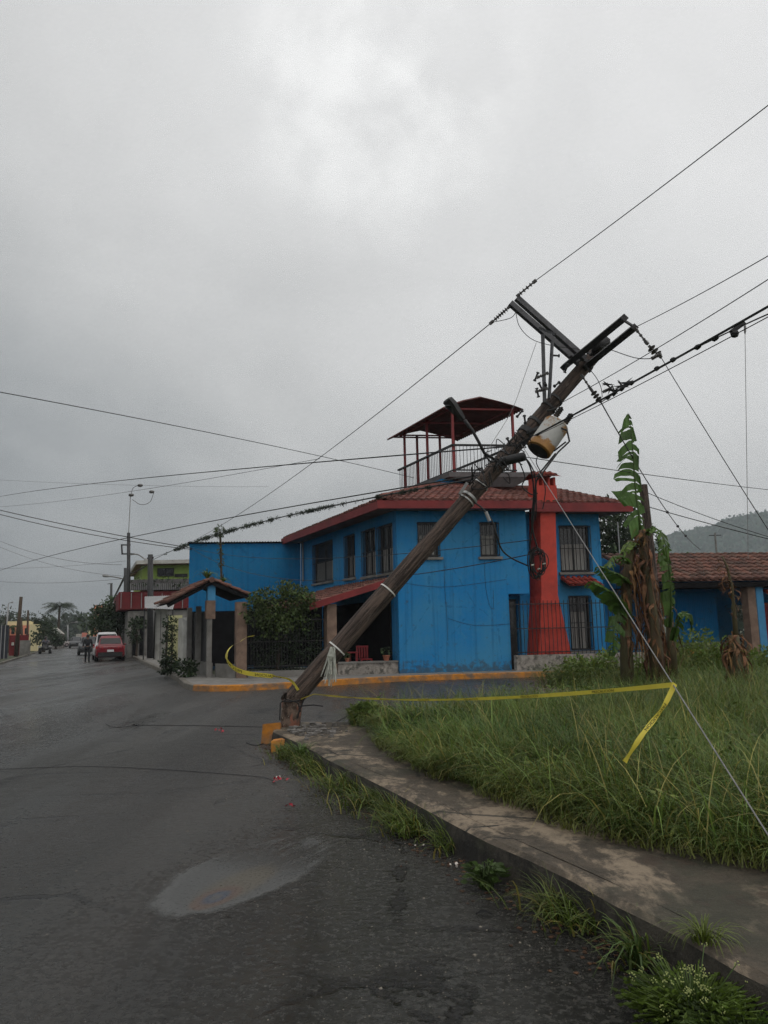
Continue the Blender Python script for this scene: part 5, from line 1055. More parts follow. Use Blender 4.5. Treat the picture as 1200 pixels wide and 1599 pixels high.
# ------------------------------------------------------------------ wires
def wire(name, label, p0, p1, sag=None, mid=None, r=.009, m='cable', n=36, cat='wire', group=None, knots=()):
    """a hanging wire from p0 to p1; mid: a photo point it passes"""
    if mid is not None:
        lo, hi = 0., 1.; x0, x1 = px(p0)[0], px(p1)[0]
        for _ in range(40):
            t_ = (lo + hi) / 2; lo, hi = (t_, hi) if (px(p0.lerp(p1, t_))[0] - mid[0]) * (x1 - x0) < 0 else (lo, t_)
        c = p0.lerp(p1, t_); sag = (c.z - at(mid[0], mid[1], c.y).z) / (4 * t_ * (1 - t_))
    sag = sag or 0; pts = [p0.lerp(p1, k / n) - Z3 * sag * 4 * (k / n) * (1 - k / n) for k in range(n + 1)]
    b = MB(); b.ring_tube(pts, r, 5)
    for f_ in knots: i = min(int(f_ * n), n - 1); c = pts[i].lerp(pts[i + 1], f_ * n - i); d = (pts[i + 1] - pts[i]).normalized(); b.ring_tube([c - d * .07, c - d * .03, c + d * .03, c + d * .07], [r, r * 4, r * 3.4, r], 6)
    o = b.build(name, M[m], label=label, cat=cat, group=group); return pts
def hang(name, label, pix, r=.010, m='cable', cat='cable', n=8):
    b = MB(); b.ring_tube(smooth_path([at(*q) for q in pix], n), r, 6); return b.build(name, M[m], label=label, cat=cat)
PT, PG = gr(235, 1028, .15), gr(201, 1022, .15)             # street poles
YT, YG = PT.y, PG.y
wire('power_line', 'topmost wire rising from the upper crossarm tip to the top right corner', I1, at(1330, 63, 7.2), .03, r=.007)
wire('power_line', 'long wire falling from the upper crossarm insulator down towards the far street poles', I2, at(238, 870, YT), mid=(500, 714), r=.009)
wire('power_line', 'single wire leaving the tip of the near crossarm up to the right', V2, at(1330, 322, 6.6), .04, r=.006)
wire('power_line', 'wire passing just above the black cable bundle, from mid pole to the right', on_pole(852, 642)[0], at(1330, 352, 6.6), mid=(1080, 511), r=.006)
wire('power_line', 'thick black cable crossing in front of the transformer up to the right edge', on_pole(800, 694)[0], at(1330, 404, 6.6), mid=(1080, 546), r=.0145)
wire('power_line', 'lower thin companion of the thick cable in front of the transformer', on_pole(806, 700)[0], at(1330, 424, 6.6), mid=(1048, 575), r=.006)
wire('power_line', 'knotted splice cable between the lower dead-end clamp and the right edge', I4, at(1330, 436, 6.8), mid=(1155, 511), r=.009, knots=(.05, .09, .14, .2, .34, .42, .53, .6))
wire('power_line', 'fallen wire slanting from the near crossarm insulator down to the right edge', I3, at(1420, 1160, 9), mid=(1118, 698), r=.006)
wire('service_drop', 'beaded drop wire running from the lower dead-end clamp down behind the banana leaf', I4, at(1094, 858, 30), mid=(1015, 760), r=.011, knots=(.45, .58, .7))
wire('hanging_wire', 'thin pale wire hanging straight down near the right edge', at(1164, 512, 8.6), at(1169, 872, 8.6), 0, r=.0035, m='guy', knots=(.005,))
wire('telephone_line', 'nearly level line crossing from the pole behind the banana leaf to the right edge', on_pole(790, 705)[0], at(1330, 777, 24), mid=(1010, 741), r=.008)
wire('guy_wire', 'pale steel guy wire slanting from the pole across the red chimney into the grass', on_pole(806, 686)[0], gr(1296, 1456, .2), 0, r=.0050, m='guy')
# black mess beside the pole
b = MB()
for (x, y) in ((954, 607), (972, 603), (960, 611), (948, 600), (978, 598)): 
    p = at(x, y, 12.1)
    for _ in range(9): b.ring_tube([p, p + rvec() * random.uniform(.05, .16)], [.02, .003], 4)
b.build('vine_tuft', M['cable'], label='spiky dark vine tufts perched on the cable right of the pole top', cat='vine tuft')
b = MB(); p = at(1155, 512, 8.5); b.beam(p - Vector((.1, 0, .05)), p + Vector((.06, 0, .06)), .06, .05); b.ball(at(1148, 521, 8.5), .05, 8); b.build('line_clamp', M['cable'], label='black clamp on the knotted cable close to the right edge', cat='clamp')
# loops about the pole top and middle
hang('jumper_wire', 'thin jumper loop under the upper crossarm', [(806, 488, 12.7), (812, 510, 12.65), (832, 530, 12.6), (866, 540, 12.6), (905, 545, 12.5)], .006)
hang('jumper_wire', 'wavy jumper between the near crossarm base and its hanging insulator', [(938, 540, 12.3), (960, 548, 11.8), (990, 558, 11.2), (1012, 560, 10.8), (1032, 556, 10.7)], .007)
hang('jumper_wire', 'short jumper curving down to the lower dead-end clamp', [(920, 575, 12.4), (932, 590, 12.4), (939, 605, 12.35), (941, 620, 12.3)], .006)
hang('jumper_wire', 'short jumper at the lower left insulator of the upper crossarm', [(768, 503, 12.9), (785, 500, 12.85), (800, 495, 12.8), (807, 485, 12.75)], .006)
hang('drop_wire', 'thin wire dangling from the braces past the terrace canopy', [(838, 535, 12.6), (822, 580, 12.6), (800, 640, 12.6), (770, 690, 12.5), (752, 720, 12.4)], .0045, 'guy')
hang('cable_loop', 'thick cable with metal clamps swinging from the pole across the upper window to the coil', [(742, 785, 12.2), (755, 795, 12.1), (768, 812, 12.1), (776, 835, 12.1), (784, 858, 12.2), (800, 872, 12.3), (826, 884, 12.4)], .013)
b = MB(); b.ring_tube([at(759, 799, 12.05), at(765, 814, 12.05)], .028, 8); b.build('cable_clamp', M['sheet'], label='pale metal clamp on the cable just above the upper window', cat='clamp')
hang('cable_bundle', 'black cable bundle dropping from the transformer past the chimney edge to the coil', [(848, 740, 12), (838, 752, 12), (836, 780, 12.1), (832, 820, 12.2), (828, 850, 12.3), (830, 880, 12.4)], .016)
hang('cable_bundle', 'second cable strand dropping left of the chimney mouth to the coil', [(822, 716, 12), (830, 735, 12), (834, 770, 12.1), (831, 815, 12.2), (838, 850, 12.3), (848, 868, 12.4)], .013)
hang('cable_loop', 'wire loop between the splice closure and the chimney top', [(812, 722, 12), (820, 745, 12), (816, 760, 12), (830, 772, 12), (840, 770, 12)], .010)
hang('cable_loop', 'arching wires from closure over the chimney mouth', [(818, 712, 11.9), (828, 724, 11.9), (836, 745, 11.9), (838, 790, 12.0), (836, 812, 12.1)], .010)
hang('cable_loop', 'wire arching from the transformer base to the chimney mouth', [(842, 708, 12), (838, 722, 12), (846, 740, 12), (852, 765, 12), (848, 795, 12.1)], .008)
b = MB(); cc = at(839, 872, 12.35)
for k in range(11):
    ph = random.uniform(0, 6.28); rx, rz_ = .125 + random.uniform(-.05, .03), .25 + random.uniform(-.10, .06); pts = [cc + Vector((math.cos(a + .12 * math.sin(ph)) * rx + .035 * math.sin(k * 2.1), .02 * (k - 5) * .5 + .03 * math.sin(a * 2 + ph), math.sin(a) * rz_ * (1 - .25 * math.sin(a)) - .02 * k * .3 + .015 * math.sin(a * 3 + ph))) for a in [6.283 * q / 24 for q in range(25)]]; b.ring_tube(pts, .0075, 6)
coil = b.build('cable_coil', M['cable'], label='black coil of spare cable hanging in front of the red chimney', cat='cable coil')
for (x, y) in ((832, 882), (842, 888), (850, 880)): p = at(x, y, 12.2); b = MB(); b.ring_tube([p - Vector((.022, 0, .01)), p + Vector((.022, 0, 0))], .012, 6); b.build('cable_tie', M['rag'], coil)
b = MB()                                                    # tangle of spacers and brackets about the middle of the pole
for k in range(26):
    x, y = random.choice(((770, 722), (785, 712), (800, 700), (760, 735), (778, 730), (812, 690), (750, 742))); c0 = at(x + random.gauss(0, 6), y + random.gauss(0, 6), 12.1 + random.uniform(-.15, .2)); b.ring_tube(smooth_path([c0, c0 + rvec() * .12, c0 + rvec() * .22 - Z3 * .05, c0 + rvec() * .15], 5), .008, 5)
b.build('wire_tangle', M['cable'], label='tangle of black wire ends about the middle of the leaning pole', cat='wire tangle')
# left bundle and lines
wire('vine_cable', 'slack cable overgrown with dark clumps from the pole down to the street pole', on_pole(745, 728)[0], at(236, 876, YT), mid=(500, 794), r=.017, m='cable')
b = MB()
p0, p1 = on_pole(745, 728)[0], at(236, 876, YT)
lo, hi = 0., 1.
for _ in range(40):
    t_ = (lo + hi) / 2; lo, hi = (t_, hi) if px(p0.lerp(p1, t_))[0] > 500 else (lo, t_)
c = p0.lerp(p1, t_); sg_ = (c.z - at(500, 794, c.y).z) / (4 * t_ * (1 - t_))
clc = [random.uniform(255, 672) for _ in range(46)]
for k in range(430):
    x = random.choice(clc) + random.gauss(0, 2.6) if random.random() > .08 else random.uniform(255, 672); lo, hi = 0., 1.
    for _ in range(22):
        t_ = (lo + hi) / 2; lo, hi = (t_, hi) if px(p0.lerp(p1, t_))[0] > x else (lo, t_)
    p = p0.lerp(p1, t_) - Z3 * sg_ * 4 * t_ * (1 - t_); s_ = p.y / 1202
    for _ in range(9): b.tc = (random.uniform(.3, .8),) * 3; d = rvec(); q = p + Vector((random.gauss(0, 1.4), random.gauss(0, 1.2), random.gauss(-.4, 1.3))) * s_; b.leafq(q, d, d.orthogonal().normalized(), 3.6 * s_, 1.1 * s_)
b.build('air_plants', M['leafdark'], label='dark air plants growing in clumps along the slack cable over the blue wing', cat='air plants', tint=True, kind='stuff')
wire('power_line', 'line from mid left edge sloping down to the house terrace', at(-60, 601, 16), at(646, 746, 31), mid=(300, 670), r=.011)
wire('power_line', 'dark line rising from lower left edge to the pole past the blue wing', at(-60, 913, 58), on_pole(748, 722)[0], mid=(400, 801), r=.013)
wire('power_line', 'line from the left edge over the bare mast to the middle of the leaning pole', at(-60, 788, 75), on_pole(795, 690)[0], mid=(400, 730), r=.014)
wire('power_line', 'thin second line just below the one over the bare mast', at(-60, 794, 75), at(500, 716, 30), mid=(300, 752), r=.010)
wire('power_line', 'upper of two parallel cables descending from left edge to the thick street pole', at(-60, 782, 36), at(300, 856, W(-5.1, 10.8, 0).y), mid=(150, 829), r=.018)
wire('power_line', 'lower of two parallel cables descending from left edge to the thick street pole', at(-60, 787, 36), at(300, 858, W(-5.1, 10.8, 0).y), mid=(150, 836), r=.016)
wire('power_line', 'slack wire across the blue front below the upper windows', at(300, 857, W(-5.1, 10.8, 0).y - .1), at(836, 864, 12.4), mid=(640, 898), r=.008)
wire('power_line', 'slack wire across the blue front at upper window height', at(300, 856, W(-5.1, 10.8, 0).y - .1), at(838, 842, 12.4), mid=(690, 859), r=.007)
wire('power_line', 'thin faint line across the sky at the far left, nearly level', at(-60, 746, 90), at(420, 760, 90), .3, r=.012)
wire('power_line', 'faint line sloping from the left edge to the street pole lamp', at(-60, 815, 70), at(190, 882, YG), mid=(90, 872), r=.013)
wire('power_line', 'faint lower line sloping from the left edge to the street pole', at(-60, 824, 70), at(198, 900, YG), mid=(90, 884), r=.011)
wire('power_line', 'nearly level faint line low at the left edge', at(-60, 900, 100), at(200, 903, YG), .6, r=.013)
wire('power_line', 'short level line from left edge low above the far trees', at(-60, 886, 110), at(196, 876, YG + 20), .4, r=.013)
# beyond the banana plant
post = MB(); pq = at(1005, 757, 17.5); post.ring_tube([Vector((pq.x + .15, 17.5, .1)), pq], [.12, .095], 10, jitter=.1); post.build('wooden_post', M['pole'], label='dark wooden service post behind the banana clump', cat='post')
wire('service_line', 'upper of the dark wires from the wooden post to the right edge', at(1008, 768, 17.5), at(1330, 872, 17), mid=(1120, 812), r=.008)
wire('service_line', 'lower of the dark wires from the wooden post to the right edge', at(1008, 790, 17.5), at(1330, 872, 16.5), mid=(1120, 821), r=.010)

# ------------------------------------------------------------------ things on the road
b = MB(); c = gr(394, 1358); e2 = gr(500, 1296) - gr(278, 1408); e2.z = 0; ax = e2.normalized(); ay = Vector((-ax.y, ax.x, 0)); Lx = e2.length / 2 * 1.05
Fo = Matrix((ax, ay, Z3)).transposed().to_4x4(); Fo.translation = Vector((c.x, c.y, .004)); Fo = Fo @ Matrix.Diagonal((Lx, Lx, 1, 1))
b.loft([[Fo @ Vector((x, y, 0)) for y in np.linspace(-.6, .6, 9)] for x in np.linspace(-1.25, 1.3, 13)]); o = b.build('oil_stain', M['oil'], label='pale oil stain with a bluish core on the wet asphalt', cat='oil stain', frame_m=Fo)
def scrap(name, label, x, y, n, s_, m, cat='litter'):
    p = gr(x, y, .012); b = MB()
    for k in range(n):
        q = p + Vector((random.gauss(0, s_), random.gauss(0, s_), random.uniform(0, s_ * .7))); d = rvec(); d.z *= .5; e = d.cross(rvec()).normalized() * s_ * .7; d = d * s_; b.loft([[q, q + e], [q + d * .5 + Z3 * s_ * .25, q + d * .5 + e + Z3 * s_ * .2], [q + d, q + d + e]])
    return b.build(name, M[m], label=label, cat=cat)
scrap('litter', 'crumpled red and white scrap on the asphalt nearest the kerb weeds', 437, 1220, 7, .045, 'litterred'); scrap('litter', 'pink-white paper scrap beside the red scrap', 441, 1214, 3, .03, 'litterwhite')
scrap('litter', 'small red scrap on the road left of the orange kerb block', 343, 1142, 6, .045, 'litterred'); scrap('litter', 'dark reddish scrap between the red scrap and the oil stain', 458, 1261, 4, .03, 'litterred'); scrap('litter', 'black lump on the road at the cable end', 213, 1134, 5, .05, 'black')
scrap('litter', 'white paper scrap among the kerb weeds', 655, 1320, 4, .02, 'litterwhite'); scrap('litter', 'pale crushed scrap in the gutter before the broad-leaved weed', 710, 1355, 5, .022, 'litterwhite'); scrap('litter', 'grey pebble-like scrap at the edge of the gutter grass near the pole', 458, 1194, 3, .022, 'litterwhite')
b = MB(); p = gr(756, 1431, .006); rows = []
for k in range(7):
    f_ = k / 6; w_ = .022 * math.sin(math.pi * min(.98, .06 + .9 * f_)) + .001; c = p + Vector((-.045 + .09 * f_, .012 * math.sin(f_ * 3), .006 + .012 * math.sin(f_ * 3.1))); rows.append([c + Vector((0, -w_, .004)), c, c + Vector((0, w_, .006))])
b.loft(rows); b.build('fallen_leaf', M['dead'], label='single curled grey-brown leaf lying on the asphalt', cat='leaf')
def ground_wire(label, pix, r=.007):
    b = MB(); b.ring_tube(smooth_path([gr(x, y, .008) for x, y in pix], 8), r, 5); b.build('fallen_wire', M['cable'], label=label, cat='wire')
ground_wire('thin fallen cable lying across the near road towards the kerb', [(-40, 1203), (60, 1199), (140, 1197), (240, 1201), (330, 1207), (410, 1214), (430, 1222)], .0032)
ground_wire('fallen cable looped on the road ahead of the pole stump', [(165, 1130), (180, 1136), (215, 1133), (280, 1133), (350, 1134), (430, 1136)], .005)
ground_wire('fallen wire on the side street behind the stump', [(560, 1108), (530, 1125), (500, 1140), (480, 1138)], .008)
ground_wire('short black wire end before the orange kerb block', [(385, 1160), (400, 1164), (420, 1160), (430, 1170)], .006)

# porch furniture
pt = thing('red_table', 'red plastic table under the porch behind the leaning pole', 'table', W(-1.55, 1.2, .15), HR)
b = MB(); b.box(W, -2.05, -1.05, .9, 1.6, .84, .88); b.build('table_top', M['redplastic'], pt)
for (u, v) in ((-2.0, .95), (-1.1, .95), (-2.0, 1.55), (-1.1, 1.55)): b = MB(); b.box(W, u - .03, u + .03, v - .03, v + .03, .15, .84); b.build('leg', M['redplastic'], pt)
ch = thing('red_chair', 'red plastic chair with a slatted back beside the red table', 'chair', W(-.85, 1.0, .15), HR)
b = MB(); b.box(W, -1.0, -.6, .8, 1.25, .60, .64); b.build('seat', M['redplastic'], ch); b = MB()
for k in range(5): b.box(W, -1.0 + .09 * k, -.95 + .09 * k, 1.22, 1.26, .66, 1.02)
b.box(W, -1.0, -.58, 1.215, 1.265, 1.02, 1.08); b.build('backrest', M['redplastic'], ch)
for (u, v) in ((-.97, .83), (-.63, .83), (-.97, 1.22), (-.63, 1.22)): b = MB(); b.box(W, u - .025, u + .025, v - .025, v + .025, .15, .60); b.build('leg', M['redplastic'], ch)
for (u, s_, lab) in ((-.38, .15, 'terracotta pot on the porch wall nearest the blue corner'), (-1.7, .1, 'small terracotta pot on the porch wall beside the tan pillar')):
    c = W(u, .17, .58); o = thing('flower_pot', lab, 'flower pot', c); b = MB(); b.lathe(c, c + Z3 * s_ * 1.2, [(0, s_ * .55), (.8, s_ * .8), (.82, s_ * .9), (1, s_ * .9)], 12); b.build('pot', M['terracotta'], o); b = MB(); leaves(b, [(c + Z3 * s_ * 2, s_ * 1.1)], 60, .08); b.build('plant', M['leaf'], o, tint=True)

# ------------------------------------------------------------------ plants round the house
o = thing('climbing_bush', 'leafy green climber mounded over the iron fence between tan pillar and porch', 'shrub', W(-4.0, .4, .15)); b = MB()
blobs = [(W(-4.3, .1, 2.55), (.8, .6, .5)), (W(-3.5, .2, 2.6), (.8, .6, .55)), (W(-4.0, .3, 2.05), (1.0, .5, .5)), (W(-3.2, .3, 2.1), (.6, .5, .5)), (W(-4.75, -.1, 2.3), (.55, .45, .45)), (W(-3.8, .3, 3.05), (.55, .4, .3))]
limbs(b, W(-3.9, .5, .15), W(-3.9, .5, 2.4), .06, blobs[:4]); b.build('stem', M['bark'], o); blobs += [(W(-4.6, -.25, 2.75), (.5, .35, .3)), (W(-3.7, -.2, 2.85), (.6, .35, .35)), (W(-3.2, -.1, 2.6), (.45, .3, .4)), (W(-4.2, -.2, 1.9), (.6, .3, .5))]; b = MB(); leaves(b, blobs, 6000, .11, hue=.14, lo=.6, hi=1.9); b.build('foliage', M['leaf'], o, tint=True)
o = thing('trailing_vine', 'dark trailing vines hanging through the black iron fence', 'vine', W(-3.7, .1, .15)); b = MB()
leaves(b, [(W(-4.4, .35, 1.3), (.5, .25, .95)), (W(-3.6, .35, 1.2), (.6, .25, 1.0)), (W(-2.9, .35, 1.3), (.4, .25, .95))], 2600, .10); b.build('foliage', M['leafdark'], o, tint=True)
# small air plants on the gateway ridge and on the blue wing
def rosette(name, label, c, n, l, m, tc=(1, 1, 1)):
    o = thing(name, label, 'plant', c); b = MB()
    for k in range(n): a = 6.28 * k / n * 2.4; d = Vector((math.cos(a), math.sin(a), 0)); t_ = random.uniform(.7, 1.3); blade(b, c, d, l * random.uniform(.7, 1.1), .028, random.uniform(.5, 1.5), 5, (tc[0] * t_, tc[1] * t_, tc[2] * t_), random.uniform(.1, .8))
    b.build('leaves', m, o, tint=True); return o
rosette('bromeliad', 'spiky yellow-green bromeliad sitting on the gateway roof ridge', W(-6.0, 1.9, 3.5), 34, .62, M['weed'], (1.5, 1.3, 1.0))
rosette('bromeliad', 'second smaller bromeliad right of the ridge on the gateway roof', W(-5.5, 1.7, 3.35), 20, .45, M['weed'], (1.0, 1.0, .9))
o = thing('fern_stalk', 'tall shaggy fern growing up a stalk against the blank blue wall', 'plant', W(-4.0, 6.5, 3.2)); b = MB(); c0 = at(346, 900, 32); c1 = at(344, 830, 32); b.ring_tube([c0 - Z3 * .6, c0, c0.lerp(c1, .5), c1], .05, 6); b.build('stem', M['bark'], o); b = MB()
leaves(b, [(c1, (.20, .18, .24)), (c0.lerp(c1, .62), (.12, .12, .25)), (c0.lerp(c1, .35), (.08, .08, .3))], 330, .14, .3, hue=.1); b.build('fronds', M['leaf'], o, tint=True)
for (x, y, Y, h, lab) in ((259, 1040, 30.8, 2.0, 'left of the two slim columnar shrubs before the cream wall'), (268, 1041, 30.4, 2.0, 'right of the two slim columnar shrubs before the cream wall')):
    p = at(x, y, Y); p.z = .15; o = thing('columnar_shrub', lab, 'shrub', p, 0, 'slim columnar shrubs on the far pavement'); b = MB(); b.ring_tube([p, p + Z3 * h * .9], [.05, .02], 6); b.build('stem', M['bark'], o); b = MB(); leaves(b, [(p + Z3 * (.3 + h * f_), (.17, .17, .28)) for f_ in (.12, .3, .5, .68, .82)], 600, .10); b.build('foliage', M['leafdark'], o, tint=True)
for (x, y, Y, r, lab) in ((290, 1060, 26.8, .40, 'round low bush on the far pavement corner'), (262, 1043, 29.5, .38, 'low leafy bush at the foot of the columnar shrubs')):
    p = at(x, y, Y); p.z = .15; o = thing('low_bush', lab, 'shrub', p); b = MB(); leaves(b, [(p + Z3 * r * .8, (r, r, r * .8))], 520, .12); b.build('foliage', M['leafdark'], o, tint=True)

# trees behind the house on the right
tree('dark_tree', 'dark tree with a tall irregular crown right behind the blue house', at(975, 1000, 46) * 1 - Z3 * at(975, 1000, 46).z, 9.4, 3.4, 11000, .26, M['leafdark'], nblob=20, trunk_h=.2)
tree('dark_tree', 'smaller dark tree showing between banana clump and bungalow roof', Vector((at(1058, 900, 52).x, 52, 0)), 6.2, 2.2, 4200, .26, M['leafdark'], nblob=12, trunk_h=.2)
for (x, y, Y, r, lab) in ((1085, 868, 62, 2.6, 'round green tree top behind the bungalow roof, left one'), (1165, 874, 58, 1.8, 'low green tree top behind the bungalow roof, right one')):
    tp = at(x, y, Y); tree('garden_tree', lab, Vector((tp.x, Y, 0)), tp.z + .4, r, 900, .34, M['leaf'], nblob=8)
tp = at(1117, 832, 90); sp = thing('far_pole', 'thin far utility pole standing before the hill at right', 'utility pole', Vector((tp.x, 90, 0))); b = MB(); b.cyl(Vector((tp.x, 90, 0)), tp, .16, .11, 8); b.build('shaft', M['conc'], sp); b = MB(); b.beam(tp - Vector((.7, 0, .3)), tp + Vector((.7, 0, -.3)), .1, .1); b.build('crossarm', M['dsteel'], sp)
for (x, y0, Y, lab) in ((965, 815, 40, 'thin bare metal mast before the dark tree'),):
    tp = at(x, y0, Y); b = MB(); b.cyl(Vector((tp.x, Y, 0)), tp, .03, n=6); b.build('mast', M['sheet'], label=lab, cat='mast')

# ------------------------------------------------------------------ far street, right-hand side
def sfr(x, y, Y):                                           # street-aligned frame at a photo point
    p = at(x, y, Y); q = st(p); return q
def sbox(b, xl, xr, ytop, Y, dep, ybot=None, zb=0.0):
    """block whose near face spans photo columns xl..xr at depth Y, running dep metres up the street"""
    p, q = at(xl, ytop, Y), at(xr, ytop, Y); z1 = (p.z + q.z) / 2; z0 = zb if ybot is None else at(xl, ybot, Y).z
    p0, q0 = Vector((p.x, p.y, 0)), Vector((q.x, q.y, 0)); n_ = SA * dep
    b.hexa([p0 + Z3 * z0, q0 + Z3 * z0, q0 + n_ + Z3 * z0, p0 + n_ + Z3 * z0, p0 + Z3 * z1, q0 + Z3 * z1, q0 + n_ + Z3 * z1, p0 + n_ + Z3 * z1]); return b
YL = 56.0
lh = thing('lime_house', 'yellow-green upper storey with dark balcony above a red wall, left of the blue wing', 'house', Vector((at(245, 1000, YL).x, YL, 0)), -TS)
b = MB(); sbox(b, 222, 330, 882, YL + 1.5, 11, 921); b.build('wall', M['lime'], lh)
b = MB(); sbox(b, 213, 334, 874, YL + .6, 13, 881); b.build('roof_slab', M['whitewall'], lh)
b = MB(); sbox(b, 246, 272, 887, YL + 1.4, .2, 900); wq = b.build('window', M['iron'], lh); b = MB(); sbox(b, 248, 258, 888, YL + 1.38, .1, 899); sbox(b, 260, 270, 888, YL + 1.38, .1, 899); b.build('pane', M['glass'], wq)
b = MB(); sbox(b, 273, 293, 896, YL + 1.4, .2, 901); b.build('awning', M['iron'], lh)
b = MB(); sbox(b, 204, 334, 904, YL, .15, 922)
b.build('balcony_front', M['slab'], lh)
b = MB()
for k in range(44): x = 204 + 130 * k / 43; sbox(b, x, x + 1.2, 911, YL - .1, .06, 921)
b.build('balcony_bars', M['sheet'], lh)
b = MB(); sbox(b, 186, 334, 923, YL + .1, 12, 952); b.build('red_wall', M['darkred'], lh)
b = MB()
for k in range(14): x = 189 + 16 * k; sbox(b, x, x + 1.0, 926, YL + .02, .06, 950)
b.build('pilasters', M['sheet'], lh)
b = MB(); sbox(b, 200, 330, 953, YL + .3, 10); b.build('ground_floor', M['conc'], lh); b = MB()
for x0, x1, y0 in ((208, 215, 968), (219, 226, 962), (247, 258, 966)): sbox(b, x0, x1, y0, YL + .2, .1)
b.build('doorway', M['dark'], lh)
b = MB(); bp = [at(x, 908 + random.uniform(-2, 3), YL - .1) for x in range(212, 300, 9)]; leaves(b, [(p, .35) for p in bp], 260, .2); b.build('balcony_plants', M['leafdark'], lh, tint=True)
# sheet canopy over the neighbour's gate and its walls
nw = thing('white_garden_wall', 'whitewashed garden wall with gate openings along the far pavement', 'wall', S(5.0, 44, .15), -TS)
for (x0, x1, y0, Y, dep, mname, pn) in ((287, 300, 964, 41, 2.6, 'whitewall', 'wall_panel'), (264, 285, 961, 43.5, .4, 'cream', 'cream_panel'), (243, 262, 951, 47, .4, 'whitewall', 'wall_panel'), (231, 241, 953, 52, .4, 'sheet', 'gate_leaf'), (206, 217, 975, 62, .4, 'whitewall', 'wall_panel'), (217, 230, 972, 58, .4, 'conc', 'gate_leaf'), (219, 224, 978, 57.8, .1, 'dark', 'doorway'), (226, 229, 968, 57.6, .1, 'navy', 'doorway'), (241.5, 243, 956, 46.9, .1, 'dark', 'doorway'), (251, 252, 956, 46.8, .1, 'conc', 'wall_rib'), (262.5, 264, 960, 46.6, .1, 'dark', 'doorway')):
    b = MB(); sbox(b, x0, x1, y0, Y, dep); b.build(pn, M[mname], nw)
b = MB()
for k in range(9): x = 286 + 1.7 * k; sbox(b, x, x + .7, 968, 40.7, .05)
sbox(b, 285, 302, 967, 40.6, .08, 970); b.build('wall_bars', M['whitewall'], nw)
cn = thing('sheet_canopy', 'pale corrugated sheet canopy over the white garden wall', 'canopy', Vector((at(245, 1000, 48).x, 48, .15)), -TS); b = MB(); p0, p1 = at(226, 932, 49), at(276, 930, 47); q0, q1 = at(226, 950, 46), at(270, 952, 44.5); rows = []
for k in range(31): f_ = k / 30; rows.append([p0.lerp(p1, f_) + Z3 * (.03 if k % 2 else 0), q0.lerp(q1, f_) + Z3 * (.03 if k % 2 else 0)])
b.loft(rows); b.build('sheet', M['sheet'], cn); b = MB()
for p in (q0, q1): b.cyl(Vector((p.x, p.y, .1)), p, .04, n=6)
b.build('posts', M['dsteel'], cn)
tree('street_tree', 'dense dark green tree over the parked cars on the far pavement', Vector((at(184, 1000, 62).x, 62, 0)), 4.2, 2.0, 5200, .22, M['leafdark'], nblob=13, trunk_h=.35)
tree('street_tree', 'mid green street tree just beyond the dense dark one', Vector((at(158, 1000, 84).x, 84, 0)), 5.0, 2.2, 2600, .26, M['leaf'], nblob=10, trunk_h=.35)
tree('street_tree', 'small dark garden tree before the white wall below the red wall', Vector((at(214, 1000, 54).x, 54, 0)), 3.0, .75, 900, .18, M['leafdark'], nblob=8, trunk_h=.3, r=.06)
tree('street_tree', 'small bright tree top beside the red wall corner', Vector((at(186, 1000, 70).x, 70, 0)), 5.4, 1.5, 1200, .24, M['leaf'], nblob=7, trunk_h=.5)
b = MB(); pk_ = thing('pink_house', 'salmon pink house block far up the street above the green trees', 'house', S(7, 120), -TS); sbox(b, 148, 161, 945, 118, 12); b.build('wall', M['peach'], pk_); b = MB(); sbox(b, 161, 176, 947, 118.5, 12); b.build('side_wall', M['whitewall'], pk_); b = MB(); sbox(b, 151, 155, 949, 117.9, .1, 953); b.build('window', M['glass'], pk_)
b = MB(); ph = thing('pale_house', 'small pink and cream house at the far end of the street', 'house', S(3, 190), -TS); sbox(b, 128, 137, 988, 190, 10); b.build('wall', M['pink'], ph); b = MB(); sbox(b, 137, 142, 985, 189, 10); b.build('side_wall', M['paleyellow'], ph); b = MB(); sbox(b, 119, 128, 990, 192, 10); b.build('annex', M['whitewall'], ph)

# street poles
def street_pole(name, label, base, top, r, mname, arms=(), lamp=None, cat='utility pole'):
    o = thing(name, label, cat, base); b = MB(); b.ring_tube([base, top], [r * 1.15, r * .85], 10); b.build('shaft', M[mname], o, smooth=True)
    if arms:
        b = MB()
        for (p, q) in arms: b.beam(p, q, .10, .10)
        b.build('crossarm', M['dsteel'], o)
    if lamp:
        b = MB(); b.ring_tube(smooth_path(lamp, 5), .05, 6); b.build('lamp_arm', M['conc'], o); e = lamp[-1]; f_ = lamp[-2]; d = (e - f_).normalized(); b = MB(); b.lathe(e - d * .1, e + d * .6, [(0, .05), (.4, .13), (.9, .13), (1, .04)], 8); b.build('lamp_head', M['sheet'], o)
    return o
street_pole('street_pole', 'thick dark pole on the far pavement before the white garden wall', PT, at(235, 866, YT), .19, 'dsteel', [(at(230, 872, YT), at(240, 871, YT))])
o = street_pole('street_pole', 'tall slim pole with brackets and a pale mast top beside the red wall', PG, at(201, 832, YG), .15, 'dsteel', [(at(190, 851, YG), at(204, 851, YG)), (at(190, 865, YG), at(210, 865, YG)), (at(190, 850, YG), at(191, 866, YG))], [at(203, 866, YG), at(215, 866, YG - 1), at(226, 873, YG - 2)])
b = MB(); b.cyl(at(201, 832, YG), at(204, 772, YG), .035, n=6); b.build('mast', M['sheet'], o); b = MB()
for (x, y) in ((205, 773), (219, 758), (237, 768)): b.ball(at(x, y, YG), .17, 8, (1.4, 1, .8))
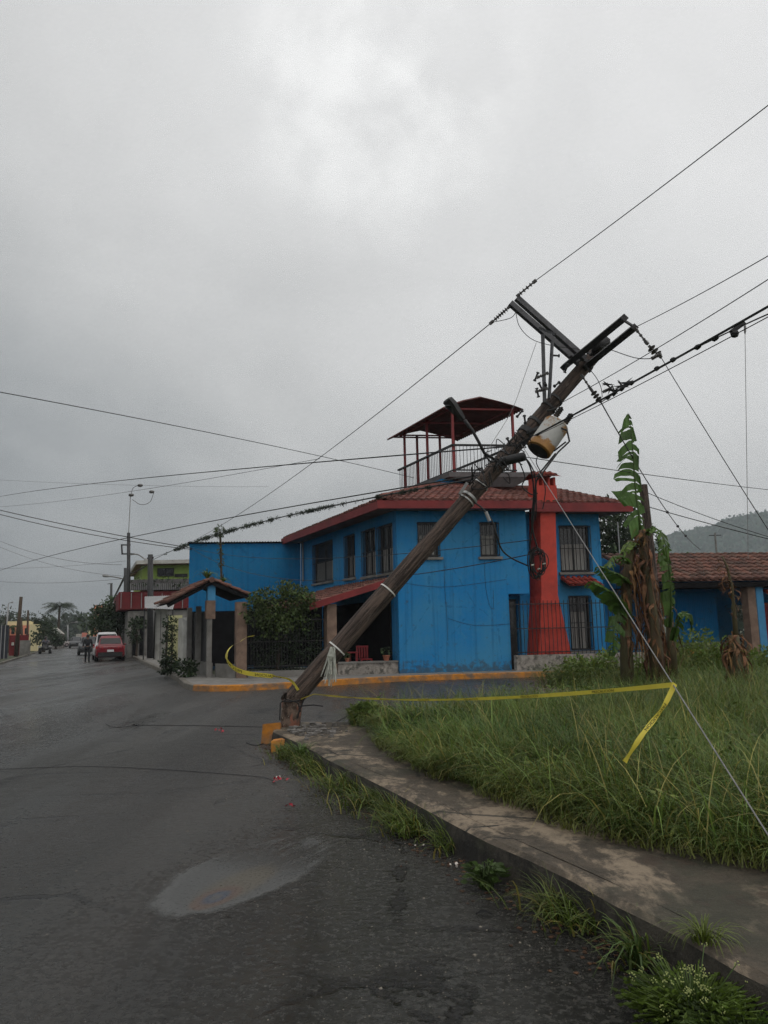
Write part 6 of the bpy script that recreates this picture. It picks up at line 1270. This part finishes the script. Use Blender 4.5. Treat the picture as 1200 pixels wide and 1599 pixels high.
b.build('insulator', M['porc'], o); b = MB(); b.ring_tube(smooth_path([at(205, 773, YG), at(208, 762, YG), at(219, 757, YG)], 5), .02, 5); b.ring_tube(smooth_path([at(207, 780, YG), at(220, 788, YG), at(234, 784, YG), at(240, 770, YG)], 5), .02, 5); b.build('jumper', M['cable'], o)
pf = gr(196, 1018, .15); street_pole('street_pole', 'shorter pole half hidden behind the tall slim pole', pf, at(196, 887, pf.y), .17, 'dsteel', [], [at(195, 905, pf.y), at(184, 902, pf.y), at(170, 900, pf.y)])
P3 = Vector((at(174, 960, 125).x, 125, 0)); street_pole('street_pole', 'far pole with a short crossarm rising beyond the pink house', P3, at(174, 911, 125), .22, 'dsteel', [(at(168, 912, 125), at(176, 911, 125))])
b = MB(); 
wire('vine_cable', 'sagging vine-covered cable between the thick street pole and the shorter pole', at(233, 880, YT), at(197, 897, pf.y), mid=(214, 892), r=.04); wire('vine_cable', 'vine-covered cable drooping from the shorter pole to the far pole', at(195, 900, pf.y), at(172, 945, 110), mid=(186, 918), r=.10)

# ------------------------------------------------------------------ left-hand side of the far street
ll = thing('orange_house', 'low orange-pink house with a cream parapet behind the red wall at far left', 'house', Vector((at(35, 1000, 92).x, 92, 0)), -TS)
b = MB(); sbox(b, 10, 46, 977, 92, 9); b.build('wall', M['peach'], ll); b = MB(); sbox(b, 12, 46, 970, 92.2, 8, 977); b.build('parapet', M['paleyellow'], ll); b = MB(); sbox(b, 46, 60, 975, 91.5, 9); b.build('side_wall', M['paleyellow'], ll); b = MB()
for x in (18, 29, 39): sbox(b, x, x + 5, 981, 91.9, .1, 990)
b.build('window', M['glass'], ll)
rw_ = thing('red_boundary_wall', 'dark red boundary wall with a pale lower patch at the left verge', 'wall', Vector((at(30, 1010, 70).x, 70, 0)), -TS); b = MB(); sbox(b, 15, 45, 992, 70, .3); b.build('wall', M['darkred'], rw_); b = MB(); sbox(b, 31, 48, 1000, 69.8, .15); b.build('panel', M['conc'], rw_); b = MB(); sbox(b, 18, 22, 1003, 69.85, .05, 1008); b.build('painted_mark', M['whitewall'], rw_)
fn = thing('dark_fence', 'dark slatted metal fence at the left edge of the photo', 'fence', Vector((at(5, 1010, 60).x, 60, 0)), -TS); b = MB(); sbox(b, -60, 14, 977, 60, .1); b.build('panel', M['navy'], fn); b = MB()
for k in range(12): sbox(b, -58 + 6 * k, -56.5 + 6 * k, 976, 59.9, .06)
b.build('posts', M['sheet'], fn)
for k, (x0, y0, x1, y1, Y, r, lab) in enumerate(((25, 1021, 33, 932, 66, .16, 'dark tilted wooden pole before the orange house, tallest at left'), (36, 1012, 33, 965, 80, .12, 'short slanted brace pole before the orange house'), (42, 1015, 44, 953, 74, .10, 'thin straight pole right of the tilted one'))):
    p, q = at(x0, y0, Y), at(x1, y1, Y); p.z = min(p.z, 0); street_pole('leaning_pole', lab, p, q, r, 'bark')
lw = at(12, 940, 120); street_pole('lamp_post', 'pale lamp post far left behind the trees', Vector((lw.x, 120, 0)), at(13, 945, 120), .12, 'sheet', [], [at(13, 945, 120), at(14, 942, 120), at(18, 941, 119)], 'street lamp')
lw = at(106, 1003, 150); street_pole('lamp_post', 'pale grey lamp post with a hooked arm near the street end', Vector((lw.x, 150, 0)), at(106, 976, 150), .14, 'sheet', [], [at(106, 976, 150), at(109, 973, 150), at(117, 972, 150)], 'street lamp')
palm('coconut_palm', 'grey-green coconut palm standing above the far trees at left', Vector((at(90, 1000, 140).x, 140, 0)), at(90, 948, 140).z, 3.4, 22, M['leaffar'], .22)
palm('coconut_palm', 'small reddish palm before the orange house', Vector((at(14, 1000, 84).x, 84, 0)), at(14, 982, 84).z, 1.5, 12, M['leaf'], .1)
for k, (x, ytop, Y, r, m_, lab) in enumerate(((60, 957, 100, 2.1, 'leaffar', 'brownish tree behind the quad bike at left'), (70, 974, 88, 1.7, 'leafdark', 'dark round tree right of the quad bike'), (88, 990, 105, 1.2, 'leafdark', 'low dark shrub tree by the white roof'), (10, 950, 130, 4.0, 'leaffar', 'grey-green tree behind the orange house at far left'), (40, 955, 150, 3.2, 'leaffar', 'hazy tree top over the orange house parapet'))):
    tp = at(x, ytop, Y); tree('verge_tree', lab, Vector((tp.x, Y, 0)), tp.z, r, 1300, .3, M[m_], nblob=9)
wr = thing('white_roofed_house', 'small house with a bright pale gable roof behind the left trees', 'house', Vector((at(85, 1000, 112).x, 112, 0)), -TS); b = MB(); sbox(b, 79, 98, 990, 112, 8); b.build('wall', M['conc'], wr); b = MB(); p0, p1, pk2 = at(77, 988, 111.8), at(99, 990, 111.8), at(86, 979, 111.8); b.prism([p0, p1, pk2], SA * 9); b.build('roof', M['whitewall'], wr)
# wooded mass closing the street: trees one cannot tell apart
b = MB(); bl = []
for k in range(120):
    x = random.uniform(-60, 320); Y = random.uniform(260, 600); yt = np.interp(x, [-60, 40, 95, 125, 160, 320], [952, 962, 962, 952, 948, 940]) + random.uniform(2, 16); tp = at(x, yt, Y)
    if tp.z > 1.5: bl.append((Vector((tp.x, Y, tp.z * .5)), (random.uniform(5, 10), 5, tp.z * .55)))
leaves(b, bl, 16000, 2.2, .8); b.build('far_wood', M['leaffar'], label='hazy mass of trees closing the end of the street', cat='woods', kind='stuff', tint=True)
b = MB(); bl = []
for k in range(60):
    x = random.uniform(1040, 1500); Y = random.uniform(75, 130); tp = at(x, random.uniform(885, 912), Y); bl.append((Vector((tp.x, Y, tp.z * .5)), (random.uniform(2, 4), 2.5, tp.z * .6)))
leaves(b, bl, 6000, .9, .8); b.build('far_wood', M['leaffar'], label='tree belt beyond the bungalow below the hill', cat='woods', kind='stuff', tint=True)

b = MB()
for k in range(11000):
    x = random.uniform(985, 1620); f_ = random.random() ** .5; yy = 1400 - 620 * (1 - f_); top = at(x, hy(x), 1400); z = top.z * (f_ ** 1.5); c = Vector((top.x * (yy / 1400) ** .3, yy - 3, z + random.uniform(-3, .8))); t_ = random.uniform(.55, 1.5); b.tc = (t_, t_, t_ * .95); d = rvec(); d.y *= .3; b.leafq(c, d.normalized(), d.cross(Vector((0, 1, .2))).normalized(), random.uniform(4, 8), random.uniform(4, 7))
b.build('hill_woods', M['hillleaf'], label='woods covering the slope of the far hill at right', cat='woods', kind='stuff', tint=True)
# ------------------------------------------------------------------ vehicles
def wheel(par, F, x, y, r, w_):
    o = MB(); o.ring_tube([F(x, y - w_ / 2, r), F(x, y - w_ / 2 + .02, r), F(x, y + w_ / 2 - .02, r), F(x, y + w_ / 2, r)], [r * .9, r, r, r * .9], 20); t_ = o.build('wheel', M['rubber'], par)
    s_ = 1 if y > 0 else -1; i = MB(); i.ring_tube([F(x, y + s_ * (w_ / 2 - .01), r), F(x, y + s_ * (w_ / 2 + .012), r)], [r * .62, r * .58], 16); i.build('rim', M['rim'], t_)
def car(label, pos, heading, paint, group=None, L=4.3, Wd=1.8, H=1.56, lights_on=False, name='parked_car'):
    """x forward, y left; heading is the direction of the nose"""
    hx = Vector((math.sin(heading), math.cos(heading), 0)); hy = Vector((-hx.y, hx.x, 0)); F = lambda x, y, z: pos + hx * x + hy * y + Z3 * z
    o = thing(name, label, 'car', pos, -heading, group); b = MB(); h = Wd / 2; st_ = [(-.5 * L, .42, .88, .80), (-.485 * L, .30, .98, .92), (-.40 * L, .24, 1.02, .985), (-.30 * L, .22, 1.03, 1), (0, .22, 1.0, 1), (.27 * L, .22, .97, 1), (.36 * L, .23, .94, .985), (.46 * L, .28, .82, .92), (.49 * L, .36, .72, .82), (.5 * L, .42, .62, .76)]; rows = []
    for x, z0, z1, k in st_:
        w_ = h * k; rows.append([F(x, y, z) for y, z in ((-w_ * .9, z0), (-w_, z0 + .12), (-w_ * 1.0, (z0 + z1) / 2 + .06), (-w_ * .94, z1 - .03), (-w_ * .84, z1), (0, z1 + .015), (w_ * .84, z1), (w_ * .94, z1 - .03), (w_, (z0 + z1) / 2 + .06), (w_, z0 + .12), (w_ * .9, z0))])
    b.loft(rows, True); b.face([b.av(p) for p in rows[0]][::-1]); b.face([b.av(p) for p in rows[-1]])
    gh = [(-.465 * L, 1.0, .80), (-.40 * L, H - .13, .70), (-.34 * L, H - .02, .66), (-.1 * L, H, .66), (.07 * L, H - .04, .66), (.235 * L, .98, .80)]; rows = []
    for x, z1, k in gh: w_ = h * k; rows.append([F(x, y, z) for y, z in ((-h * .84, .97), (-w_ - .02, z1 - .08 * (z1 > 1.1)), (-w_ * .9, z1), (0, z1 + .02), (w_ * .9, z1), (w_ + .02, z1 - .08 * (z1 > 1.1)), (h * .84, .97))])
    b.loft(rows); b.build('body', M[paint], o, smooth=False)
    b = MB(); a, c = gh[0], gh[1]; q = lambda t_, kk: F(a[0] + (c[0] - a[0]) * t_ - .02, kk * h * (a[2] + (c[2] - a[2]) * t_), a[1] + (c[1] - a[1]) * t_ + .01); b.poly([q(.2, -.9), q(.2, .9), q(.95, .92), q(.95, -.92)][::-1]); b.build('rear_window', M['carglass'], o)
    b = MB(); a, c = gh[5], gh[4]; b.poly([F(a[0] - .1, -h * .7, a[1] + .08), F(a[0] - .1, h * .7, a[1] + .08), F(c[0] + .03, h * .58, c[1] - .02), F(c[0] + .03, -h * .58, c[1] - .02)]); b.build('windscreen', M['carglass'], o)
    for s_ in (-1, 1):
        b = MB(); b.poly([F(-.38 * L, s_ * (h * .80 + .012), 1.06), F(.14 * L, s_ * (h * .80 + .012), 1.05), F(.05 * L, s_ * (h * .69 + .012), H - .14), F(-.33 * L, s_ * (h * .70 + .012), H - .15)]); b.build('side_window', M['carglass'], o)
        b = MB(); b.hexa([F(x, s_ * y, z) for x, y, z in ((-.505 * L, h * .5, .80), (-.47 * L, h * .97, .80), (-.455 * L, h * .90, .80), (-.46 * L, h * .5, .80), (-.50 * L, h * .5, .95), (-.465 * L, h * .95, .96), (-.45 * L, h * .88, .96), (-.45 * L, h * .5, .95))]); b.build('tail_light', M['tail'], o)
        b = MB(); b.hexa([F(x, s_ * y, z) for x, y, z in ((.495 * L, h * .45, .62), (.465 * L, h * .88, .62), (.44 * L, h * .86, .62), (.44 * L, h * .45, .62), (.48 * L, h * .45, .76), (.455 * L, h * .86, .77), (.44 * L, h * .84, .77), (.43 * L, h * .45, .77))]); b.build('headlight', M['lampon' if lights_on else 'rim'], o)
        b = MB(); b.ball(F(.2 * L, s_ * (h + .09), 1.02), .1, 8, (.8, 1.1, .7)); b.build('wing_mirror', M[paint], o, smooth=True)
        for x in (-.31 * L, .31 * L): wheel(o, F, x, s_ * (h - .1), .33, .22)
    b = MB(); b.box(F, -.512 * L, -.47 * L, -h * .82, h * .82, .30, .58); b.build('rear_bumper', M['cartrim'], o); b = MB(); b.box(F, .47 * L, .508 * L, -h * .7, h * .7, .30, .48); b.build('front_bumper', M['cartrim'], o)
    b = MB(); b.box(F, -.517 * L, -.5115 * L, -.2, .2, .60, .74); b.build('number_plate', M['plate'], o); return o
cpos = gr(172, 1033); cpos.z = 0
car('red hatchback parked facing away on the right side of the street', cpos + SA * 2.1, TS, 'carred', H=1.6)
c2 = st(cpos); car('white car parked just beyond the red hatchback', S(c2.x - .12, c2.y + 6.6), TS, 'carwhite', H=1.86)
car('grey car with lit headlights coming towards the viewer beside the parked cars', S(c2.x - 1.25, c2.y + 21), TS + math.pi, 'cardark', lights_on=True, name='oncoming_car')
fc = gr(126, 1007.5); fc.z = 0; car('far oncoming car with two bright headlights in mid street', S(st(fc).x - .3, 118), TS + math.pi, 'cardark', lights_on=True, name='oncoming_car')
car('pale car standing sideways by the left verge far up the street', S(-4.6, 132), TS + 1.2, 'carwhite', name='far_car')

# ------------------------------------------------------------------ people: continuous skinned bodies
def skin_obj(name, pts, edges, rad, m, parent, root=0):
    I = MW[parent.name].inverted(); me = bpy.data.meshes.new(name); me.from_pydata([tuple(I @ Vector(p)) for p in pts], edges, []); o = bpy.data.objects.new(name, me); COL.objects.link(o); o.parent = parent; MW[o.name] = MW[parent.name]
    md = o.modifiers.new('skin', 'SKIN'); md.use_smooth_shade = True; sv = me.skin_vertices[0].data if me.skin_vertices else None
    if sv is None:
        bm = bmesh.new(); bm.from_mesh(me); bm.verts.layers.skin.verify(); bm.to_mesh(me); bm.free(); sv = me.skin_vertices[0].data
    for k, r in enumerate(rad): sv[k].radius = (r, r) if not isinstance(r, tuple) else r; sv[k].use_root = (k == root)
    o.modifiers.new('sub', 'SUBSURF').levels = 1; o.modifiers['sub'].render_levels = 1; me.materials.append(m); return o
def person(label, pos, heading, seated=False, jacket='clothdark', trousers='clothdark', helmet=False, h=1.7, stride=.22):
    fx = Vector((math.sin(heading), math.cos(heading), 0)); fy = Vector((-fx.y, fx.x, 0)); s = h / 1.7; F = lambda f_, l, z: pos + (fx * f_ + fy * l) * s + Z3 * z * s
    o = thing('person', label, 'person', pos, -heading)
    if seated:
        J = dict(pel=(0, 0, .82), che=(.06, 0, 1.12), nek=(.08, 0, 1.34), hed=(.11, 0, 1.47), top=(.11, 0, 1.6), shl=(.07, .19, 1.27), shr=(.07, -.19, 1.27), ell=(.25, .3, 1.05), elr=(.25, -.3, 1.05), hal=(.5, .32, 1.08), har=(.5, -.32, 1.08), hil=(.02, .1, .8), hir=(.02, -.1, .8), knl=(.4, .24, .82), knr=(.4, -.24, .82), anl=(.35, .27, .42), anr=(.35, -.27, .42), tol=(.52, .28, .38), tor=(.52, -.28, .38))
    else:
        J = dict(pel=(0, 0, .9), che=(.02, 0, 1.22), nek=(.0, 0, 1.43), hed=(.03, 0, 1.55), top=(.02, 0, 1.68), shl=(0, .19, 1.37), shr=(0, -.19, 1.37), ell=(-.06, .25, 1.1), elr=(.05, -.25, 1.1), hal=(.08, .27, .86), har=(.2, -.25, .9), hil=(0, .09, .86), hir=(0, -.09, .86), knl=(stride * .6, .1, .48), knr=(-stride * .25, -.1, .48), anl=(stride, .1, .09), anr=(-stride, -.1, .12), tol=(stride + .16, .11, .04), tor=(-stride + .13, -.11, .04))
    K = list(J); pts = [F(*J[k]) for k in K]; ix = {k: i for i, k in enumerate(K)}; E = [('pel', 'che'), ('che', 'nek'), ('nek', 'hed'), ('hed', 'top'), ('che', 'shl'), ('che', 'shr'), ('shl', 'ell'), ('shr', 'elr'), ('ell', 'hal'), ('elr', 'har'), ('pel', 'hil'), ('pel', 'hir'), ('hil', 'knl'), ('hir', 'knr'), ('knl', 'anl'), ('knr', 'anr'), ('anl', 'tol'), ('anr', 'tor')]
    Rr = dict(pel=.08, che=.09, nek=.055, hed=.095, top=.06, sh=.06, el=.042, ha=.04, hi=.09, kn=.06, an=.04, to=.035); rad = [s * Rr.get(k, Rr.get(k[:2])) for k in K]
    skin_obj('body', pts, [(ix[a], ix[b_]) for a, b_ in E], rad, M['skin'], o)
    up = ['pel', 'che', 'shl', 'shr', 'ell', 'elr', 'hal', 'har']; P2_ = [F(*J[k]) if k[:2] != 'ha' else F(*J['el' + k[2]]).lerp(F(*J[k]), .9) for k in up]; iu = {k: i for i, k in enumerate(up)}
    skin_obj('jacket', P2_, [(iu[a], iu[b_]) for a, b_ in E if a in iu and b_ in iu], [s * (Rr.get(k, Rr.get(k[:2])) + (.08 if k in ('pel', 'che') else .022)) for k in up], M[jacket], o)
    dn = ['pel', 'hil', 'hir', 'knl', 'knr', 'anl', 'anr']; P3_ = [F(*J[k]) for k in dn]; idn = {k: i for i, k in enumerate(dn)}
    skin_obj('trousers', P3_, [(idn[a], idn[b_]) for a, b_ in E if a in idn and b_ in idn], [s * (Rr.get(k, Rr.get(k[:2])) + (.05 if k == 'pel' else .015)) for k in dn], M[trousers], o)
    for k in 'lr': a_, t_ = F(*J['an' + k]), F(*J['to' + k]); b = MB(); b.ring_tube([a_ - fx * .05 - Z3 * .03, a_ + Z3 * .0, t_, t_ + fx * .04], [.05, .06, .05, .03], 8); b.build('shoe', M['clothdark'], o, smooth=True)
    b = MB(); c = F(*J['hed']); b.ball(c + Z3 * .045 * s - fx * (.0 if helmet else .02), (.15 if helmet else .112) * s, 12, (1, 1, 1.02)); b.build('helmet' if helmet else 'hair', M['helmet' if helmet else 'hair'], o, smooth=True)
    b = MB(); b.ball(c + fx * .1 * s, .022 * s, 6); b.build('nose', M['skin'], o, smooth=True); return o
pp = gr(136, 1033.5); pp.z = 0; person('pedestrian in dark clothes walking beside the parked red hatchback', pp, TS + math.pi, h=1.72)
mp_ = gr(58, 1021); mp_.z = 0; MS = S(-3.9, st(mp_).y)
qh = TS + math.pi; qx = Vector((math.sin(qh), math.cos(qh), 0)); qy = Vector((-qx.y, qx.x, 0)); QF = lambda x, y, z: MS + qx * x + qy * y + Z3 * z
qd = thing('quad_bike', 'dark quad bike coming down the left side of the street', 'quad bike', MS, -qh)
for (x, y) in ((.6, .46), (.6, -.46), (-.6, .46), (-.6, -.46)): wheel(qd, QF, x, y, .29, .24)
b = MB(); rows = [[QF(x, -w_, z0), QF(x, -w_ * .8, z1), QF(x, w_ * .8, z1), QF(x, w_, z0)] for x, w_, z0, z1 in ((-.85, .2, .5, .62), (-.5, .24, .35, .78), (0, .2, .3, .78), (.3, .22, .35, .9), (.7, .3, .4, .78), (.95, .2, .45, .6))]; b.loft(rows, True); b.build('body', M['cartrim'], qd)
for (x, y) in ((.6, .46), (.6, -.46), (-.6, .46), (-.6, -.46)): b = MB(); b.loft([[QF(x - .32 + .64 * k / 6, y - .17, .62 + .1 * math.sin(math.pi * k / 6)), QF(x - .32 + .64 * k / 6, y + .17, .62 + .1 * math.sin(math.pi * k / 6))] for k in range(7)]); b.build('fender', M['cardark'], qd)
b = MB(); b.ring_tube([QF(.42, -.42, 1.06), QF(.5, -.2, 1.0), QF(.5, .2, 1.0), QF(.42, .42, 1.06)], .025, 6); b.cyl(QF(.45, 0, .8), QF(.48, 0, 1.0), .03, n=6); b.build('handlebar', M['iron'], qd); b = MB(); b.box(QF, -.5, .1, -.17, .17, .785, .86); b.build('seat', M['rubber'], qd)
person('helmeted rider in dark grey clothes sitting on the quad bike', MS + Z3 * .05 - qx * .1, qh, True, 'clothgrey', 'clothdark', True, h=1.68)

# ------------------------------------------------------------------ the damp air
b = MB(); b.hexa([Vector(p) for p in ((-1000, -40, -8), (2100, -40, -8), (2100, 1750, -8), (-1000, 1750, -8), (-1000, -40, 300), (2100, -40, 300), (2100, 1750, 300), (-1000, 1750, 300))])
hz = bpy.data.materials.new('damp_air'); hz.use_nodes = True; hn = hz.node_tree; hn.nodes.remove(hn.nodes['Principled BSDF']); pv = hn.nodes.new('ShaderNodeVolumePrincipled'); pv.inputs['Color'].default_value = (.82, .88, .93, 1); pv.inputs['Density'].default_value = .00038; hn.links.new(pv.outputs[0], hn.nodes['Material Output'].inputs['Volume'])
b.build('haze', hz, kind='stuff', label='thin damp haze hanging over the whole street', cat='haze')
